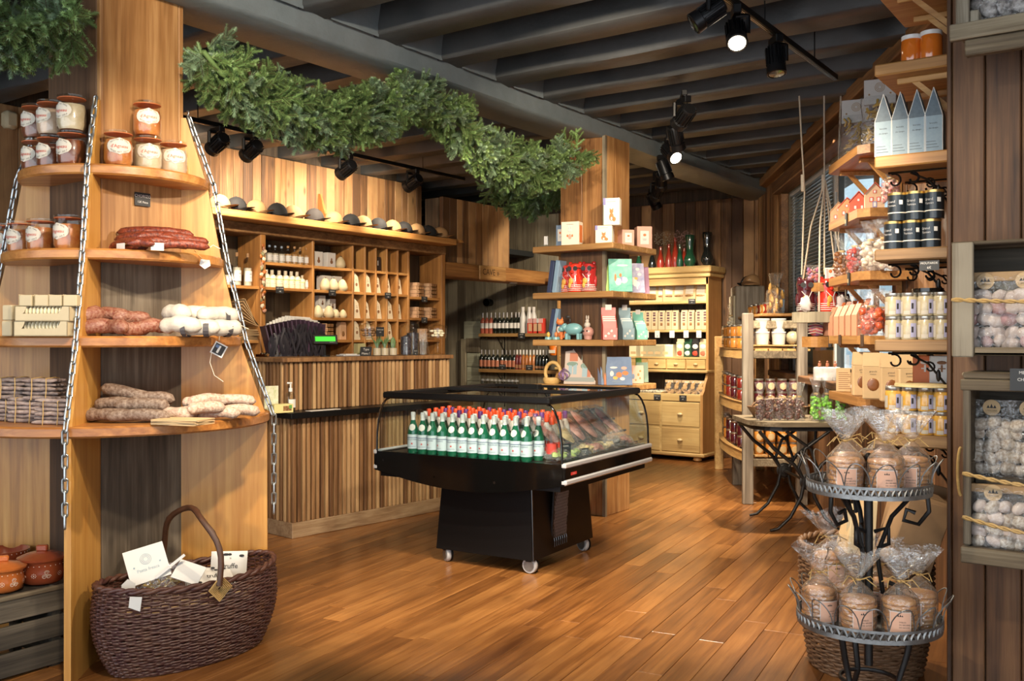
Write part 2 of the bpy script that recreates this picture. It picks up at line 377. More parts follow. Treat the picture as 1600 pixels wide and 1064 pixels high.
M_jam = plain('dark_jam', (.045,.006,.010), .12, coat=1, var=.4, vs=20, col2=(.11,.012,.012))
M_jamr = plain('red_jam', (.20,.02,.012), .12, coat=1, var=.4, vs=20)
M_honey = plain('honey', (.50,.20,.035), .12, coat=1, var=.5, vs=16, col2=(.38,.13,.02))
M_must = plain('mustard', (.52,.29,.05), .2, coat=.8, var=.4, vs=40)
M_sal = plain('pale_spread', (.36,.31,.20), .25, coat=.8, var=.4, vs=30)
M_apri = plain('apricot_sauce', (.66,.16,.015), .12, coat=1)
M_chor = plain('chorizo', (.24,.045,.018), .4, var=.95, vs=85, col2=(.06,.012,.010), bump=1., bs=70)
M_saur = plain('red_sausage', (.20,.050,.028), .45, var=.8, vs=75, col2=(.42,.24,.16), bump=1., bs=60)
M_saub = plain('brown_sausage', (.13,.075,.048), .6, var=.9, vs=70, col2=(.34,.26,.20), bump=1., bs=60)
M_sauw = plain('white_sausage', (.56,.45,.35), .6, var=.85, vs=80, col2=(.30,.15,.10), bump=1., bs=60)
M_saunet = plain('white_casing', (.52,.48,.41), .65, var=.6, vs=40, col2=(.40,.36,.30), bump=.6, bs=30)
M_stick = plain('stick_sausage', (.34,.26,.22), .6, var=.9, vs=44, col2=(.13,.085,.075), bump=.6, bs=60, orand=.5)
M_cookie = plain('biscuit', (.60,.30,.085), .6, var=.7, vs=26, col2=(.36,.13,.03), bump=.4, bs=60, orand=.2)
M_mer = plain('meringue', (.72,.62,.54), .7, var=.6, vs=9, col2=(.52,.40,.36), bump=.4, bs=25)
M_merc = plain('speckled_meringue', (.70,.64,.54), .65, var=.85, vs=75, col2=(.25,.15,.08))
M_merp = plain('pink_meringue', (.42,.22,.22), .7, var=.7, vs=40, col2=(.62,.45,.42))
# ------------------------------------------------------------------ unit plank meshes (shared, scaled per piece)
def unit(name, m, b=(.02,.02,.02)):
    mb = MB(); mb.box(-.5,-.5,-.5,.5,.5,.5); return mb.mesh(name, m)
def board(name, m, parent, x0, y0, z0, x1, y1, z1, b=.004):
    cx, cy, cz = (x0+x1)/2, (y0+y1)/2, (z0+z1)/2
    mb = MB(); mb.box(x0-cx, y0-cy, z0-cz, x1-cx, y1-cy, z1-cz, b=b)
    return mb.build(name, m, parent, loc=(cx, cy, cz))
def planks_along(parent, m, axis, a0, a1, plane, thick, z0, z1, wmin=.10, wmax=.16, name='plank', seed=1, gap=.005, holes=None):
    """upright boards side by side; axis 'x' or 'y' is the running direction; plane is the front face, thick grows to + side (sign)"""
    r = random.Random(seed); a = a0
    while a < a1-.02:
        w = min(r.uniform(wmin, wmax), a1-a)
        d = r.uniform(0, .006)
        spans = [(z0, z1)]
        if holes:
            for (h0, h1, hz0, hz1) in holes:
                if a+w*.5 > h0 and a+w*.5 < h1: spans = [(z0, hz0), (hz1, z1)]
        for s0, s1 in spans:
            if s1-s0 < .03: continue
            if axis == 'y': lo, hi = sorted((plane-math.copysign(d, thick), plane+thick)); board(name, m, parent, lo, a, s0, hi, a+w-gap, s1)
            else: lo, hi = sorted((plane-math.copysign(d, thick), plane+thick)); board(name, m, parent, a, lo, s0, a+w-gap, hi, s1)
        a += w
def struct(name, mb, m, label=None, smooth=None, loc=(0,0,0), rz=0):
    o = mb.build(name, m, None, smooth, loc, rz); o['kind'] = 'structure'
    if label: o['label'] = label
    return o
# floor ---------------------------------------------------------------------------------------------------------
mb = MB(); mb.box(-10.2, -2.5, -.12, 4, 12.5, -.013); floor = struct('floor', mb, M_floor0, 'worn honey oak plank floor')
PA = radians(98.1); pd = Vector((cos(PA), sin(PA))); pn = Vector((pd.y, -pd.x))      # along the boards, across
pl = []; r_ = random.Random(3)
for k in range(-70, 50):
    t = -3.2-r_.random()*1.6
    while t < 13:
        L = r_.uniform(.9, 1.9); c = pd*(t+L/2)+pn*(k*.122-2.2)
        if -9.9 < c.x < 3.8 and -2.3 < c.y < 12.2:
            X = c.x*CC+c.y*SS; Z = dep(c.x, c.y)
            inv = Z > 2.6 and abs(X) < .56*Z+.6
            pl.append((Z if inv else 100+abs(Z), c, L, inv))
        t += L
pl.sort(key=lambda q: q[0]); rest = MB(); um = {}
for i, (q, c, L, inv) in enumerate(pl):
    if i < 298 and inv:
        mb = MB(); mb.box(-L/2+.001, -.0602, -.013, L/2-.001, .0602, 0, b=.0016); mb.build('plank', M_floor, floor, loc=(c.x, c.y, r_.uniform(-.0006, .0006)), rz=PA)
    else: rest.box(-L/2+.001, -.0602, -.013, L/2-.001, .0602, 0, M=T(c.x, c.y, 0) @ Rz(PA))
o = rest.build('plank_field', M_floor, floor); o['kind'] = 'stuff'
# ceiling, joists, beam ------------------------------------------------------------------------------------------
mb = MB(); mb.box(-10.2, -2.5, 3.45, 4, 12.5, 3.6); ceil = struct('ceiling', mb, M_ceil, 'charcoal ceiling of close heavy joists')
def rough_bar(x0, y0, z0, x1, y1, z1, n, amp, ax, seed):
    mb = MB(); r = random.Random(seed)
    sec = [(0,0),(.06,-.05),(.5,-.02),(.94,-.05),(1,0),(1,1),(0,1)]
    def fn(u, v):
        k = int(round(u*7)) % 7; a, b = sec[k]
        s = v; dx = amp*mnoise.noise(Vector((s*9+seed, k*.7, seed*.3))); dz = amp*mnoise.noise(Vector((s*11, k*.9+5, seed)))
        if ax == 'x': return (x0+(x1-x0)*s, y0+(y1-y0)*a+dx, z0+(z1-z0)*b+(dz if b < .5 else 0))
        return (x0+(x1-x0)*a+dx, y0+(y1-y0)*s, z0+(z1-z0)*b+(dz if b < .5 else 0))
    mb.grid(fn, 7, n, wrap=True); return mb
jy = [4.19+.578*k for k in range(-9, 12)]
for i, y in enumerate(jy):
    rough_bar(-3.86, y-.11, 3.20, 3.6, y+.11, 3.46, 40, .010, 'x', i).build('joist', M_joist, ceil, 50)
    rough_bar(-9.6, y-.10, 3.22, -4.18, y+.10, 3.46, 30, .010, 'x', i+50).build('joist', M_joist, ceil, 50)
mb = rough_bar(-4.24, -2.4, 3.085, -3.84, 10.95, 3.46, 90, .012, 'y', 77); beam = struct('trim_1', mb, M_beam, 'long charcoal ceiling beam carrying the joists', 50)
for i in range(len(jy)-1):                                    # plaster blocking between the joist ends
    mb = MB(); y0, y1 = jy[i]+.10, jy[i+1]-.10
    mb.grid(lambda u, v: (-3.80+.05*v*v+.008*mnoise.noise(Vector((u*5, v*3, i))), y0+(y1-y0)*u, 3.18+.27*v), 8, 4); mb.build('blocking', M_beam, beam, 50)
# walls -----------------------------------------------------------------------------------------------------------
mb = MB(); mb.box(-7.40, -2.5, 0, -7.29, 8.53, 3.45); wl = struct('wall_left', mb, M_back, 'aged pine plank wall behind the counter')
planks_along(wl, M_wallp, 'y', 1.0, 8.53, -7.25, -.04, .0, 3.2, .10, .17, seed=4)
mb = MB(); mb.box(-9.6, 10.99, 0, -3.6, 11.1, 3.45); wb = struct('wall_back', mb, M_back, 'aged pine plank wall at the far end')
planks_along(wb, M_wallp, 'x', -6.9, -3.62, 10.95, .04, 0, 3.12, .12, .2, seed=9)
planks_along(wb, M_wallg, 'x', -9.5, -6.9, 10.95, .04, 0, 3.12, .13, .2, seed=10)
mb = MB(); mb.box(-9.72, 7.5, 0, -9.6, 11.1, 3.45); wc = struct('wall_cave', mb, M_back, 'plank wall at the end of the cellar niche')
mb = MB(); mb.box(-9.7, 8.42, 0, -7.40, 8.53, 3.45); struct('wall_niche', mb, M_back, 'partition closing the cellar niche')
mb = MB(); mb.box(-9.6, 8.53, 2.55, -7.3, 10.99, 2.62); struct('trim_2', mb, M_ceil, 'dark low ceiling of the cellar niche')
# lintel over the cellar niche with planks above
mb = MB(); mb.box(-7.25, 8.50, 2.15, -6.9, 10.94, 2.315, b=.012); lint = struct('trim_3', mb, M_cave, 'heavy pine lintel over the cellar opening')
mb = MB(); mb.box(-7.2, 8.53, 2.315, -7.0, 9.84, 3.05); lw = struct('wall_lintel', mb, M_back, 'plank panel above the cellar lintel')
planks_along(lw, M_wallp, 'y', 8.53, 9.86, -6.94, -.05, 2.317, 3.06, .10, .16, seed=12)
# right wall in its own frame: local x runs towards the camera, local -y faces the room
ox, oy = RW(11.3); wr_rz = WR
Lw = 9.2
mbw = MB()
Zx = lambda Z: (11.3-Z)/.9957                                  # camera depth to local x on the right wall
wx0, wx1, wz0, wz1 = Zx(9.66), Zx(6.15), 1.12, 2.90
for a, b, c, d in ((0, wx0, 0, 3.45), (wx1, Lw, 0, 3.45), (wx0, wx1, 0, wz0), (wx0, wx1, wz1, 3.45)): mbw.box(a, .05, c, b, .14, d)
wr = struct('wall_right', mbw, M_back, 'plank wall with the shop window', loc=(ox, oy, 0), rz=wr_rz)
def rplank(z0, z1, a0, a1, seed, m=M_wallp, wmin=.12, wmax=.19):
    r = random.Random(seed); a = a0
    while a < a1-.02:
        w = min(r.uniform(wmin, wmax), a1-a); mb = MB(); mb.box(-w/2, -.02, z0, w/2-.005, .02, z1, b=.004)
        mb.build('plank', m, wr, loc=(a+w/2, .03-r.uniform(0, .006), 0)); a += w
rplank(0, 3.2, 0.02, wx0-.03, 21, M_wallp); rplank(0, 3.2, wx1+.05, Lw, 22, M_pill); rplank(0, wz0-.03, wx0, wx1, 23, M_pill); rplank(wz1+.12, 3.12, wx0-.02, wx1+.05, 24, M_pill, .10, .16)
for (n, a, b, c, d, e, f) in (('trim_4', 0, Lw, 3.12, 3.22, -.09, .03), ('trim_5', wx0-.12, wx1+.1, wz1, wz1+.12, -.10, .05), ('trim_6', wx0-.1, wx0, wz0, wz1, -.03, .05), ('trim_7', wx0-.12, wx1+.1, wz0-.06, wz0, -.14, .05)):
    mb = MB(); mb.box(a, e, c, b, f, d, b=.008); struct(n, mb, M_trimw, loc=(ox, oy, 0), rz=wr_rz)
mb = MB(); mb.box(wx0-.1, .05, wz1-.02, wx1+.1, .5, wz1+.1); struct('trim_8', mb, M_wallg, 'window reveal head', loc=(ox, oy, 0), rz=wr_rz)
mb = MB(); mb.box(wx0-.12, .05, wz0, wx0, .5, wz1); struct('trim_9', mb, M_wallg, 'window reveal side', loc=(ox, oy, 0), rz=wr_rz)
win = thing('window_1', 'shop window with slatted blind beside the hanging shelves', 'window', (ox, oy, 0), wr_rz); win['kind'] = 'structure'; del win['category']
M_frame = plain('dark_window_frame', (.09,.10,.10), .4, .3); M_fw = plain('pale_window_frame', (.55,.58,.58), .4)
mid = Zx(7.93)
for a in (wx0+.03, mid, wx1-.03):
    mb = MB(); mb.box(a-.035, .10, wz0, a+.035, .16, wz1, b=.006); mb.box(a-.02, .085, wz0, a+.02, .10, wz1, m=1); mb.build('window_frame', [M_frame, M_fw], win)
for z in (wz0+.03, wz1-.03, 2.45):
    mb = MB(); mb.box(wx0 if z != 2.45 else mid, .10, z-.03, wx1, .16, z+.03, b=.006); mb.build('window_frame', M_frame if z != 2.45 else M_shw, win)
mb = MB(); mb.box(wx0, .128, wz0, mid, .132, wz1); mb.build('pane', M_winglass, win)
mb = MB(); mb.box(mid, .128, wz0, wx1, .132, wz1); mb.build('pane', M_winglass, win)
M_blind = plain('aluminium_blind', (.50,.55,.58), .4, .2)
mb = MB(); mb.box(wx0+.05, .05, wz1-.05, mid-.04, .095, wz1, b=.004); mb.build('blind_rail', M_blind, win)
bme = MB(); bme.box(wx0+.06, -.014, -.0012, mid-.05, .014, .0012, M=Rx(radians(14))); bme = bme.mesh('blind_slat', M_blind)
z = wz1-.08
while z > 1.5: obj('blind_slat', bme, win, loc=(0, .07, z)); z -= .032
# outside: a pale street wall and pavement seen through the window
M_out = plain('street_render', (.46,.55,.59), .8, var=.2, vs=1.5); M_outw = plain('street_shutter', (.20,.29,.33), .6)
mb = MB(); mb.box(-40, 3.2, -.2, 12, 3.4, 9); ow = struct('wall_street', mb, M_out, 'pale building across the street', loc=(ox, oy, 0), rz=wr_rz)
for i in range(-22, 6):
    mb = MB(); mb.box(-.8+i*1.35, 3.14, .9, .1+i*1.35, 3.2, 2.7, b=.02); mb.build('shutter', M_outw, ow)
# ------------------------------------------------------------------ the two columns under the beam
def boards_x(parent, x, y0, y1, z0, z1, m, n=1):             # boards on a face looking +x
    for i in range(n):
        a = y0+(y1-y0)*i/n; board('plank', m, parent, x-.03, a+.001, z0, x+.004, y0+(y1-y0)*(i+1)/n-.002, z1)
def boards_y(parent, y, x0, x1, z0, z1, m, n=1):             # boards on a face looking -y
    for i in range(n):
        a = x0+(x1-x0)*i/n; board('plank', m, parent, a+.001, y-.004, z0, x0+(x1-x0)*(i+1)/n-.002, y+.03, z1)
TX, TY = -4.267, 2.732
mb = MB(); mb.box(TX-.2, TY-.2, 0, TX+.2, TY+.2, 3.09); c1 = struct('wall_pillar_near', mb, M_back, 'wood clad pillar inside the tree-shaped shelf tower')
SZ = [2.223, 1.84, 1.455, 1.078]; SR = [.4325, .502, .589, .723]
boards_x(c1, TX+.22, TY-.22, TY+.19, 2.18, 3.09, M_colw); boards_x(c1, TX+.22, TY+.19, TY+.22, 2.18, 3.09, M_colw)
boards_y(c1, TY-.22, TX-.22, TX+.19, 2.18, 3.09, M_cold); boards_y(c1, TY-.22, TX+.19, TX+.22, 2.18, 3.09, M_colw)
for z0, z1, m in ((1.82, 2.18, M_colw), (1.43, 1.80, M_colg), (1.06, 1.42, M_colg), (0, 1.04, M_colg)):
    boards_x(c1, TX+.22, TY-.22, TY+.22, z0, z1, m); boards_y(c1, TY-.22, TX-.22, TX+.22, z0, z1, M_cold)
tower = thing('display_tower', 'tree-shaped pine shelf tower wrapped round the near left pillar', 'shelf', (TX, TY, 0))
def rim(z):
    pts = [(2.53, .325), (2.20, .425), (1.82, .495), (1.43, .582), (1.05, .712), (0, .716)]
    for (a, ra), (b, rb) in zip(pts, pts[1:]):
        if z <= a and z >= b: return ra+(rb-ra)*(a-z)/(a-b)
    return .325
GA = [-48, 45, -135, 135]
for k, (ga, zt) in enumerate(zip(GA, (2.53, 2.53, 2.53, 2.53))):
    poly = [(.26, 0), (.716, 0), (.712, 1.05), (.582, 1.43), (.495, 1.82), (.425, 2.2), (.325, zt), (.26, zt)]
    mb = MB(); mb.prism(poly, -.014, .014, M=Rz(radians(ga)) @ Rx(pi/2)); mb.build('gusset', M_gus, tower)
for z, r in zip(SZ, SR):
    mb = MB(); mb.lathe([(.05, 0), (r-.008, 0), (r, -.008), (r, -.040), (r-.008, -.048), (.05, -.048)], 72, (0, 0, 0), cap=False); mb.build('round_shelf', M_disc, tower, 35, (0, 0, z))
# chains -----------------------------------------------------------------------------------------------------------
lk = MB(); pts = []
for i in range(20):
    a = 2*pi*i/20; pts.append((.0105*cos(a), 0, .0105*sin(a)+(.0195 if sin(a) > 0 else -.0195)))
lk.tube(pts, .0047, 6, True); lk = lk.mesh('link', M_chain, 60)
def chain(label, path, hook=None):
    t = thing('chain', label, 'chain', path[0])
    p0 = Vector(path[0]); seg = [Vector(p) for p in path]; i = 0; d = 0; cur = seg[0].copy(); k = 0
    tot = sum((b-a).length for a, b in zip(seg, seg[1:])); s = 0
    def at(s):
        for a, b in zip(seg, seg[1:]):
            L = (b-a).length
            if s <= L: return a+(b-a)*(s/L), (b-a).normalized()
            s -= L
        return seg[-1], (seg[-1]-seg[-2]).normalized()
    while s < tot:
        p, t_ = at(s); q = t_.to_track_quat('Z', 'Y') @ Matrix.Rotation(radians(35+90*(k % 2)), 3, 'Z').to_quaternion()
        o = obj('link', lk, t, p-p0); o.rotation_mode = 'QUATERNION'; o.rotation_quaternion = q; s += .0495; k += 1
    if hook:
        h = Vector(hook); mb = MB(); mb.tube([(0,0,0)] + [tuple((h-p0)*f) for f in (.4, .8)] + [tuple((h-p0)+Vector((.012*sin(a), 0, .012-.012*cos(a)))) for a in (0, 1.2, 2.4, 3.6)], .0032, 6); mb.build('hook', M_chain, t, 60)
    return t
def pol(ga, r, z): a = radians(ga); return (TX+r*cos(a), TY+r*sin(a), z)
CP = [(.345, 2.515), (.458, 2.19), (.524, 1.81), (.612, 1.43), (.745, 1.05)]
chain('galvanised chain on the front edge of the shelf tower', [pol(-48, r, z) for r, z in CP]+[pol(-48, .745, .66)])
chain('galvanised chain hanging from the right edge of the shelf tower', [pol(45, r, z) for r, z in CP]+[pol(45, .745, .57)], hook=pol(45, .33, 2.545))
chain('galvanised chain at the far left edge of the shelf tower', [pol(-135, r, z) for r, z in CP[:4]])
# preserve jars ----------------------------------------------------------------------------------------------------
def weck(food_m, r=.063, h=.162):
    t = thing('preserve_jar', '', 'jar')
    k = MB(); k.lathe([(0, .006), (r*.82, .006), (r*.97, .03), (r*.97, h*.55), (r*.90, h*.70), (r*.88, h*.74), (0, h*.745)], 20); k.build('contents', food_m, t, 40)
    g = MB(); g.lathe([(0, 0), (r*.84, 0), (r*.96, .008), (r, .03), (r, h*.55), (r*.93, h*.72), (r*.90, h*.90)], 24, cap=False); g.build('glass', M_glass, t, 40)
    l = MB(); l.lathe([(r*.93, h*.90), (r*.98, h*.905), (r*.98, h*.918), (r*.93, h*.92)], 24, m=0); l.lathe([(r*.90, h*.93), (r*.97, h*.935), (r*.97, h*.985), (r*.9, h), (0, h*.985)], 24, m=1, cap=False)
    l.build('lid', [M_ora, M_glass], t, 40)
    b = MB(); rr = r+.0012; n = 14; w, hh = r*.92, h*.235; vs = []; fs = []
    def oval(sc, off, m):
        vs = []
        for j in range(7):
            v = -1+2*j/6; hw = sqrt(max(0, 1-v*v))
            for i in range(n+1):
                u = (-1+2*i/n)*hw; a = u*w*sc/rr; q = rr+off; vs.append((q*sin(a), -q*cos(a), h*.53+v*hh*sc))
        b.add(vs, [(j*(n+1)+i, j*(n+1)+i+1, (j+1)*(n+1)+i+1, (j+1)*(n+1)+i) for j in range(6) for i in range(n)], m)
    oval(1, 0, 0)
    text(b, "d'Agneau", .021, 0, 0, h*.52, 1, bend=rr+.0012)
    for k_, wd in enumerate(("CUISINE DE PAYS", "POIDS NET 750 g")):
        for ch, c_ in enumerate(wd):
            if c_ == ' ': continue
            f_ = (ch-(len(wd)-1)/2)/(len(wd)-1)*2; a_ = f_*.95; sg = 1 if k_ == 0 else -1
            u = sin(a_)*w*.78; zz = h*.53+sg*cos(a_)*hh*.74; v_, f2 = textgeo(c_, .0085)
            b.add([((rr+.0012)*sin((p[0]+u)/rr), -(rr+.0012)*cos((p[0]+u)/rr), zz+p[1]) for p in v_], f2, 2)
    b.build('label', [M_labc, M_redink, M_ink], t)
    return t
JP = {m: Proto(lambda m=m: weck(m)) for m in (M_stew, M_stewd, M_cass, M_casp)}
def jar(m, xy, z, rz, label): JP[m].put('oval-labelled glass jar of '+label, (xy[0], xy[1], z), rz, 'preserve jars on the shelf tower')
R_ = radians(62)
xs = TX+.30
for (px, m, lb) in ((185, M_stew, 'red stew, left end of the lower row under the lone jar'), (231, M_cass, 'pale cassoulet directly under the lone red jar'), (271, M_casp, 'pinkish rillettes beside the right gusset edge')):
    jar(m, (xs, on_x(px, xs)), SZ[0], R_, lb)
jar(M_stew, (xs-.005, on_x(231, xs)+.0), SZ[0]+.163, R_, 'red stew standing alone on top of two jars')
ys = TY-.30
for k, (px, m1, m2) in enumerate(((112, M_stewd, M_cass), (80, M_stewd, M_casp), (56, M_stewd, M_stewd))):
    w_ = ('nearest the front chain', 'in the middle of three', 'at the far left')[k]
    jar(m1, (on_y(px, ys), ys), SZ[0], radians(8), 'dark stew, lower row '+w_); jar(m2, (on_y(px, ys), ys), SZ[0]+.163, radians(8), ('pale', 'blush', 'brown')[k]+' terrine, upper row '+w_)
for k, px in enumerate((107, 64, 33, 8)): jar(M_stew, (on_y(px, ys-.02), ys-.02), SZ[1], radians(10), 'red stew on second shelf, '+ordl(3-k, 4))
jar(M_stew, (on_y(-2, ys), ys), SZ[2], radians(8), 'orange stew cut by the left picture edge')
# sausages ----------------------------------------------------------------------------------------------------------
def sausage(name, label, cat, m, L, r, bend, loc, rz, tilt=0, grp=None, seed=0, tag_=None, lump=.12, string=False):
    rr = random.Random(seed); t = thing(name, label, cat, loc, rz, grp)
    bend *= 2.4; r *= 1.1; rz += rr.uniform(-.38, .38); zc = rr.uniform(.0, .02); t.rotation_euler = (0, 0, rz); pts = []; rad = []; n = 12
    for i in range(n+1):
        u = i/n; a = (u-.5)*bend; R = L/bend if abs(bend) > .01 else 1e3
        pts.append((R*sin(a), R*(1-cos(a))-L*bend/24, r+tilt*(u-.5)*L+zc*sin(pi*u)))
        e = min(1, (1-(abs(2*u-1))**5)*1.2+.12); rad.append(r*e*(1+lump*mnoise.noise(Vector((u*5, seed*1.7, 0)))))
    mb = MB(); mb.tube(pts, rad, 10); mb.build('casing', m, t, 70)
    if string:
        s = MB(); p = Vector(pts[-1]); s.tube([p, p+Vector((.015, .004, .012)), p+Vector((.032, .010, .004)), p+Vector((.045, -.006, -.004))], .0016, 5); s.build('string', M_string, t)
    if tag_:
        g = MB(); g.tube([(0, -.002, r*1.9), (-.01, -r*1.2, r*1.2), (-.02, -r*1.6, .012)], .0012, 5); g.build('string', M_raf, t)
        g = MB(); g.cbox((-.02, -r*1.9, .012), (.055, .002, .034), M=None); g.build('paper_tag', M_white, t)
    return t
def PZ(px, Z): return pz(px, Z)
n_ = 0
cho = [(205,4.30,0,.30,.10,20),(250,4.30,0,.28,-.12,48),(285,4.34,0,.24,.12,70),(190,4.42,0,.26,.2,35),(225,4.37,.036,.30,.2,24),(262,4.38,.036,.30,-.25,66),(290,4.44,.034,.22,.2,75),(208,4.44,.036,.28,.1,14),(232,4.42,.072,.30,.15,38),(262,4.46,.070,.24,-.3,70)]
desc = ['lying in front at left end', 'front of the pile at centre', 'front right of the pile', 'low at the back left', 'second layer left of centre', 'second layer right of centre', 'against the right gusset', 'at the back left upper layer', 'topmost, slanting across the pile', 'topmost at the right']
for i, (px, Z, dz, L, bd, rz) in enumerate(cho):
    x, y = PZ(px, Z); sausage('chorizo', 'dark red chorizo '+desc[i]+' below the chorizo card', 'sausage', M_chor, L, .019, bd+.01, (x, y, SZ[1]+dz), radians(rz), 0, 'chorizos on the second shelf', i+1, i in (0, 1), .10, i in (2, 5))
red = [(158,4.22,0,.17,.3,50,.030),(178,4.20,0,.18,-.4,20,.028),(212,4.26,0,.17,.4,85,.028),(238,4.30,0,.15,.5,60,.028),(145,4.24,.05,.15,.6,100,.030),(172,4.30,.050,.19,.25,30,.029),(205,4.32,.048,.18,-.4,68,.029)]
rd = ['front left of its pile', 'front centre of its pile', 'lying crosswise right of centre', 'right end beside the white ones', 'topmost at the left end', 'topmost in the middle', 'topmost at the right']
for i, (px, Z, dz, L, bd, rz, r) in enumerate(red):
    x, y = PZ(px, Z); sausage('dry_sausage', 'marbled red dry sausage '+rd[i]+' on third tower shelf', 'sausage', M_saur, L, r, bd+.01, (x, y, SZ[2]+dz), radians(rz), 0, 'red dry sausages', i+20, False, .22)
wht = [(282,4.28,0,.20,.3,25,.034),(312,4.30,0,.18,-.3,50,.032),(345,4.36,0,.20,.2,75,.034),(276,4.36,.058,.18,.4,20,.034),(300,4.38,.055,.20,.2,55,.034),(340,4.42,.050,.22,-.25,100,.036)]
wd_ = ['front left of its pile', 'front centre of its pile', 'front right of its pile with slate tag below', 'topmost at the left', 'topmost at the centre', 'topmost at the right leaning down']
M_band = plain('black_print_band', (.05,.045,.05), .6)
for i, (px, Z, dz, L, bd, rz, r) in enumerate(wht):
    x, y = PZ(px, Z); s_ = sausage('wrapped_sausage', 'white paper-wrapped dry sausage '+wd_[i], 'sausage', M_saunet, L, r, bd+.01, (x, y, SZ[2]+dz), radians(rz), 0, 'white wrapped sausages', i+40, False, .2, i == 2)
    mb = MB(); mb.lathe([(r*1.13, -.012), (r*1.13, .012)], 14, (0, 0, 0), M=T(.03, 0, r) @ Ry(pi/2), cap=False); mb.build('printed_band', M_band, s_)
brn = [(172,4.18,0,.26,.15,38,.024),(215,4.16,0,.28,-.12,38,.024),(245,4.24,0,.16,.5,60,.024),(148,4.26,0,.14,.7,100,.026),(185,4.26,.042,.22,.3,40,.025),(222,4.24,.043,.24,-.2,46,.025),(205,4.32,.082,.28,.2,58,.026),(238,4.32,.06,.2,-.2,62,.025)]
bd_ = ['front left of its pile', 'front centre of its pile', 'front right next to the white ones', 'standing apart at the left end', 'second layer left', 'second layer right', 'topmost, slanting down to the right', 'at the back right']
for i, (px, Z, dz, L, bd, rz, r) in enumerate(brn):
    x, y = PZ(px, Z); sausage('cured_sausage', 'dusty brown cured sausage '+bd_[i]+' on lowest shelf', 'sausage', M_saub, L, r, bd+.01, (x, y, SZ[3]+dz), radians(rz), -.25 if i == 6 else 0, 'brown cured sausages', i+60, False, .15, i in (0, 4))
wh2 = [(275,4.24,0,.17,.3,30,.025),(300,4.30,0,.20,.1,85,.026),(340,4.32,0,.20,.1,60,.024),(372,4.38,0,.20,.1,62,.024),(325,4.38,.045,.20,.2,70,.025),(362,4.44,.045,.22,-.1,68,.025),(305,4.40,.05,.18,.3,100,.024),(322,4.26,.03,.18,-.3,95,.025)]
w2 = ['front left beside the brown ones', 'second from left at the front', 'front centre of its pile', 'lower right of its pile', 'upper centre of its pile', 'topmost at the right', 'topmost with knotted string', 'crossing the middle of the pile']
for i, (px, Z, dz, L, bd, rz, r) in enumerate(wh2):
    x, y = PZ(px, Z); sausage('white_sausage', 'white floury sausage '+w2[i]+' on lowest shelf', 'sausage', M_sauw, L, r, bd+.01, (x, y, SZ[3]+dz), radians(rz), 0, 'white floury sausages', i+80, False, .15, i == 6)
# bundles of stick sausages on the left of the lowest shelf: every bundle a thing, its sticks parts
for b_, (px, Z, dz, nn) in enumerate(((8, 4.30, 0, 26), (45, 4.22, 0, 28), (88, 4.12, 0, 26), (22, 4.28, .10, 24), (70, 4.20, .10, 24))):
    x, y = PZ(px, Z); w_ = ('lower left', 'lower centre', 'lower right beside the chain', 'upper left', 'upper right')[b_]
    t = thing('sausage_bundle', 'bundle of thin stick sausages tied with raffia, '+w_, 'sausage bundle', (x, y, SZ[3]+dz), radians(30), 'stick sausage bundles'); rr = random.Random(b_)
    for i in range(nn):
        row, k = divmod(i, 5); yy = -.04+k*.02+(row % 2)*.009; zz = .010+row*.0185; L = .075+rr.uniform(-.008, .012)
        pts = [(-L*(1-2*u/6), yy+rr.uniform(-.002, .002), zz+rr.uniform(-.002, .002)) for u in range(7)]
        mb = MB(); mb.tube(pts, [.005]+[.0098*(1+.18*mnoise.noise(Vector((u, i*1.3, b_)))) for u in range(5)]+[.005], 6); mb.build('stick', M_stick, t, 70)
    for xo in (-.03, .035):
        mb = MB(); hh = .0185*(nn/5)+.004; mb.tube([(xo, -.055, 0), (xo+.004, -.055, hh*.5), (xo, -.05, hh), (xo+.01, 0, hh+.004), (xo, .055, hh), (xo, .06, 0)], .0022, 5); mb.build('raffia_tie', M_raf, t)
# nougat boxes on the left of the third shelf
def nougat_tray(label, px, Z, z, rz):
    x, y = PZ(px, Z); t = thing('wafer_box', label, 'box', (x, y, z), rz, 'open cream wafer boxes'); w, d, h = .115, .045, .062
    mb = MB(); mb.box(-w, -d, 0, w, d, .004); mb.box(-w, d-.003, 0, w, d, h); mb.box(-w, -d, 0, -w+.003, d, h); mb.box(w-.003, -d, 0, w, d, h)
    f = MB(); poly = [(-w, 0), (w, 0), (w, h), (w*.80, h)]+[(w*.74-.02*k/3, h-.030*sin(k/3*pi/2)) for k in range(4)]+[(-w*.72+.015*k/3, h-.030*cos(k/3*pi/2)) for k in range(4)]+[(-w*.78, h), (-w, h)]
    mb.prism(poly, 0, .003, M=T(0, -d+.003, 0) @ Rx(pi/2)); mb.build('carton', M_cream, t)
    for i in range(11):
        mb = MB(); mb.ell((0, 0, 0), (.0062, .026, .026), 10, 8); mb.build('wafer', M_waf, t, 60, loc=(-w*.70+i*.0158, 0, .040))
    return t
M_waf = plain('white_wafer', (.80,.72,.52), .7, var=.2, vs=60)
nougat_tray('open cream carton of white wafers, lower of the two', 72, 4.10, SZ[2], radians(33)); nougat_tray('open cream carton of white wafers, upper of the two', 74, 4.10, SZ[2]+.063, radians(35))
for i, px in enumerate((46, 69, 92, 113)):
    x, y = PZ(px, 4.10); mb = MB(); mb.cbox((0, 0, .024), (.056, .06, .048), b=.003); mb.box(-.0286, -.0306, .0, -.0284, .0306, .05)
    tag(mb.build('small_carton', M_cream, None, loc=(x, y, SZ[2]+.127), rz=radians(33+(-4, 6, -3, 9)[i])), 'small closed cream carton on top of wafer boxes, '+ordl(i, 4), 'box', 'small cream cartons')
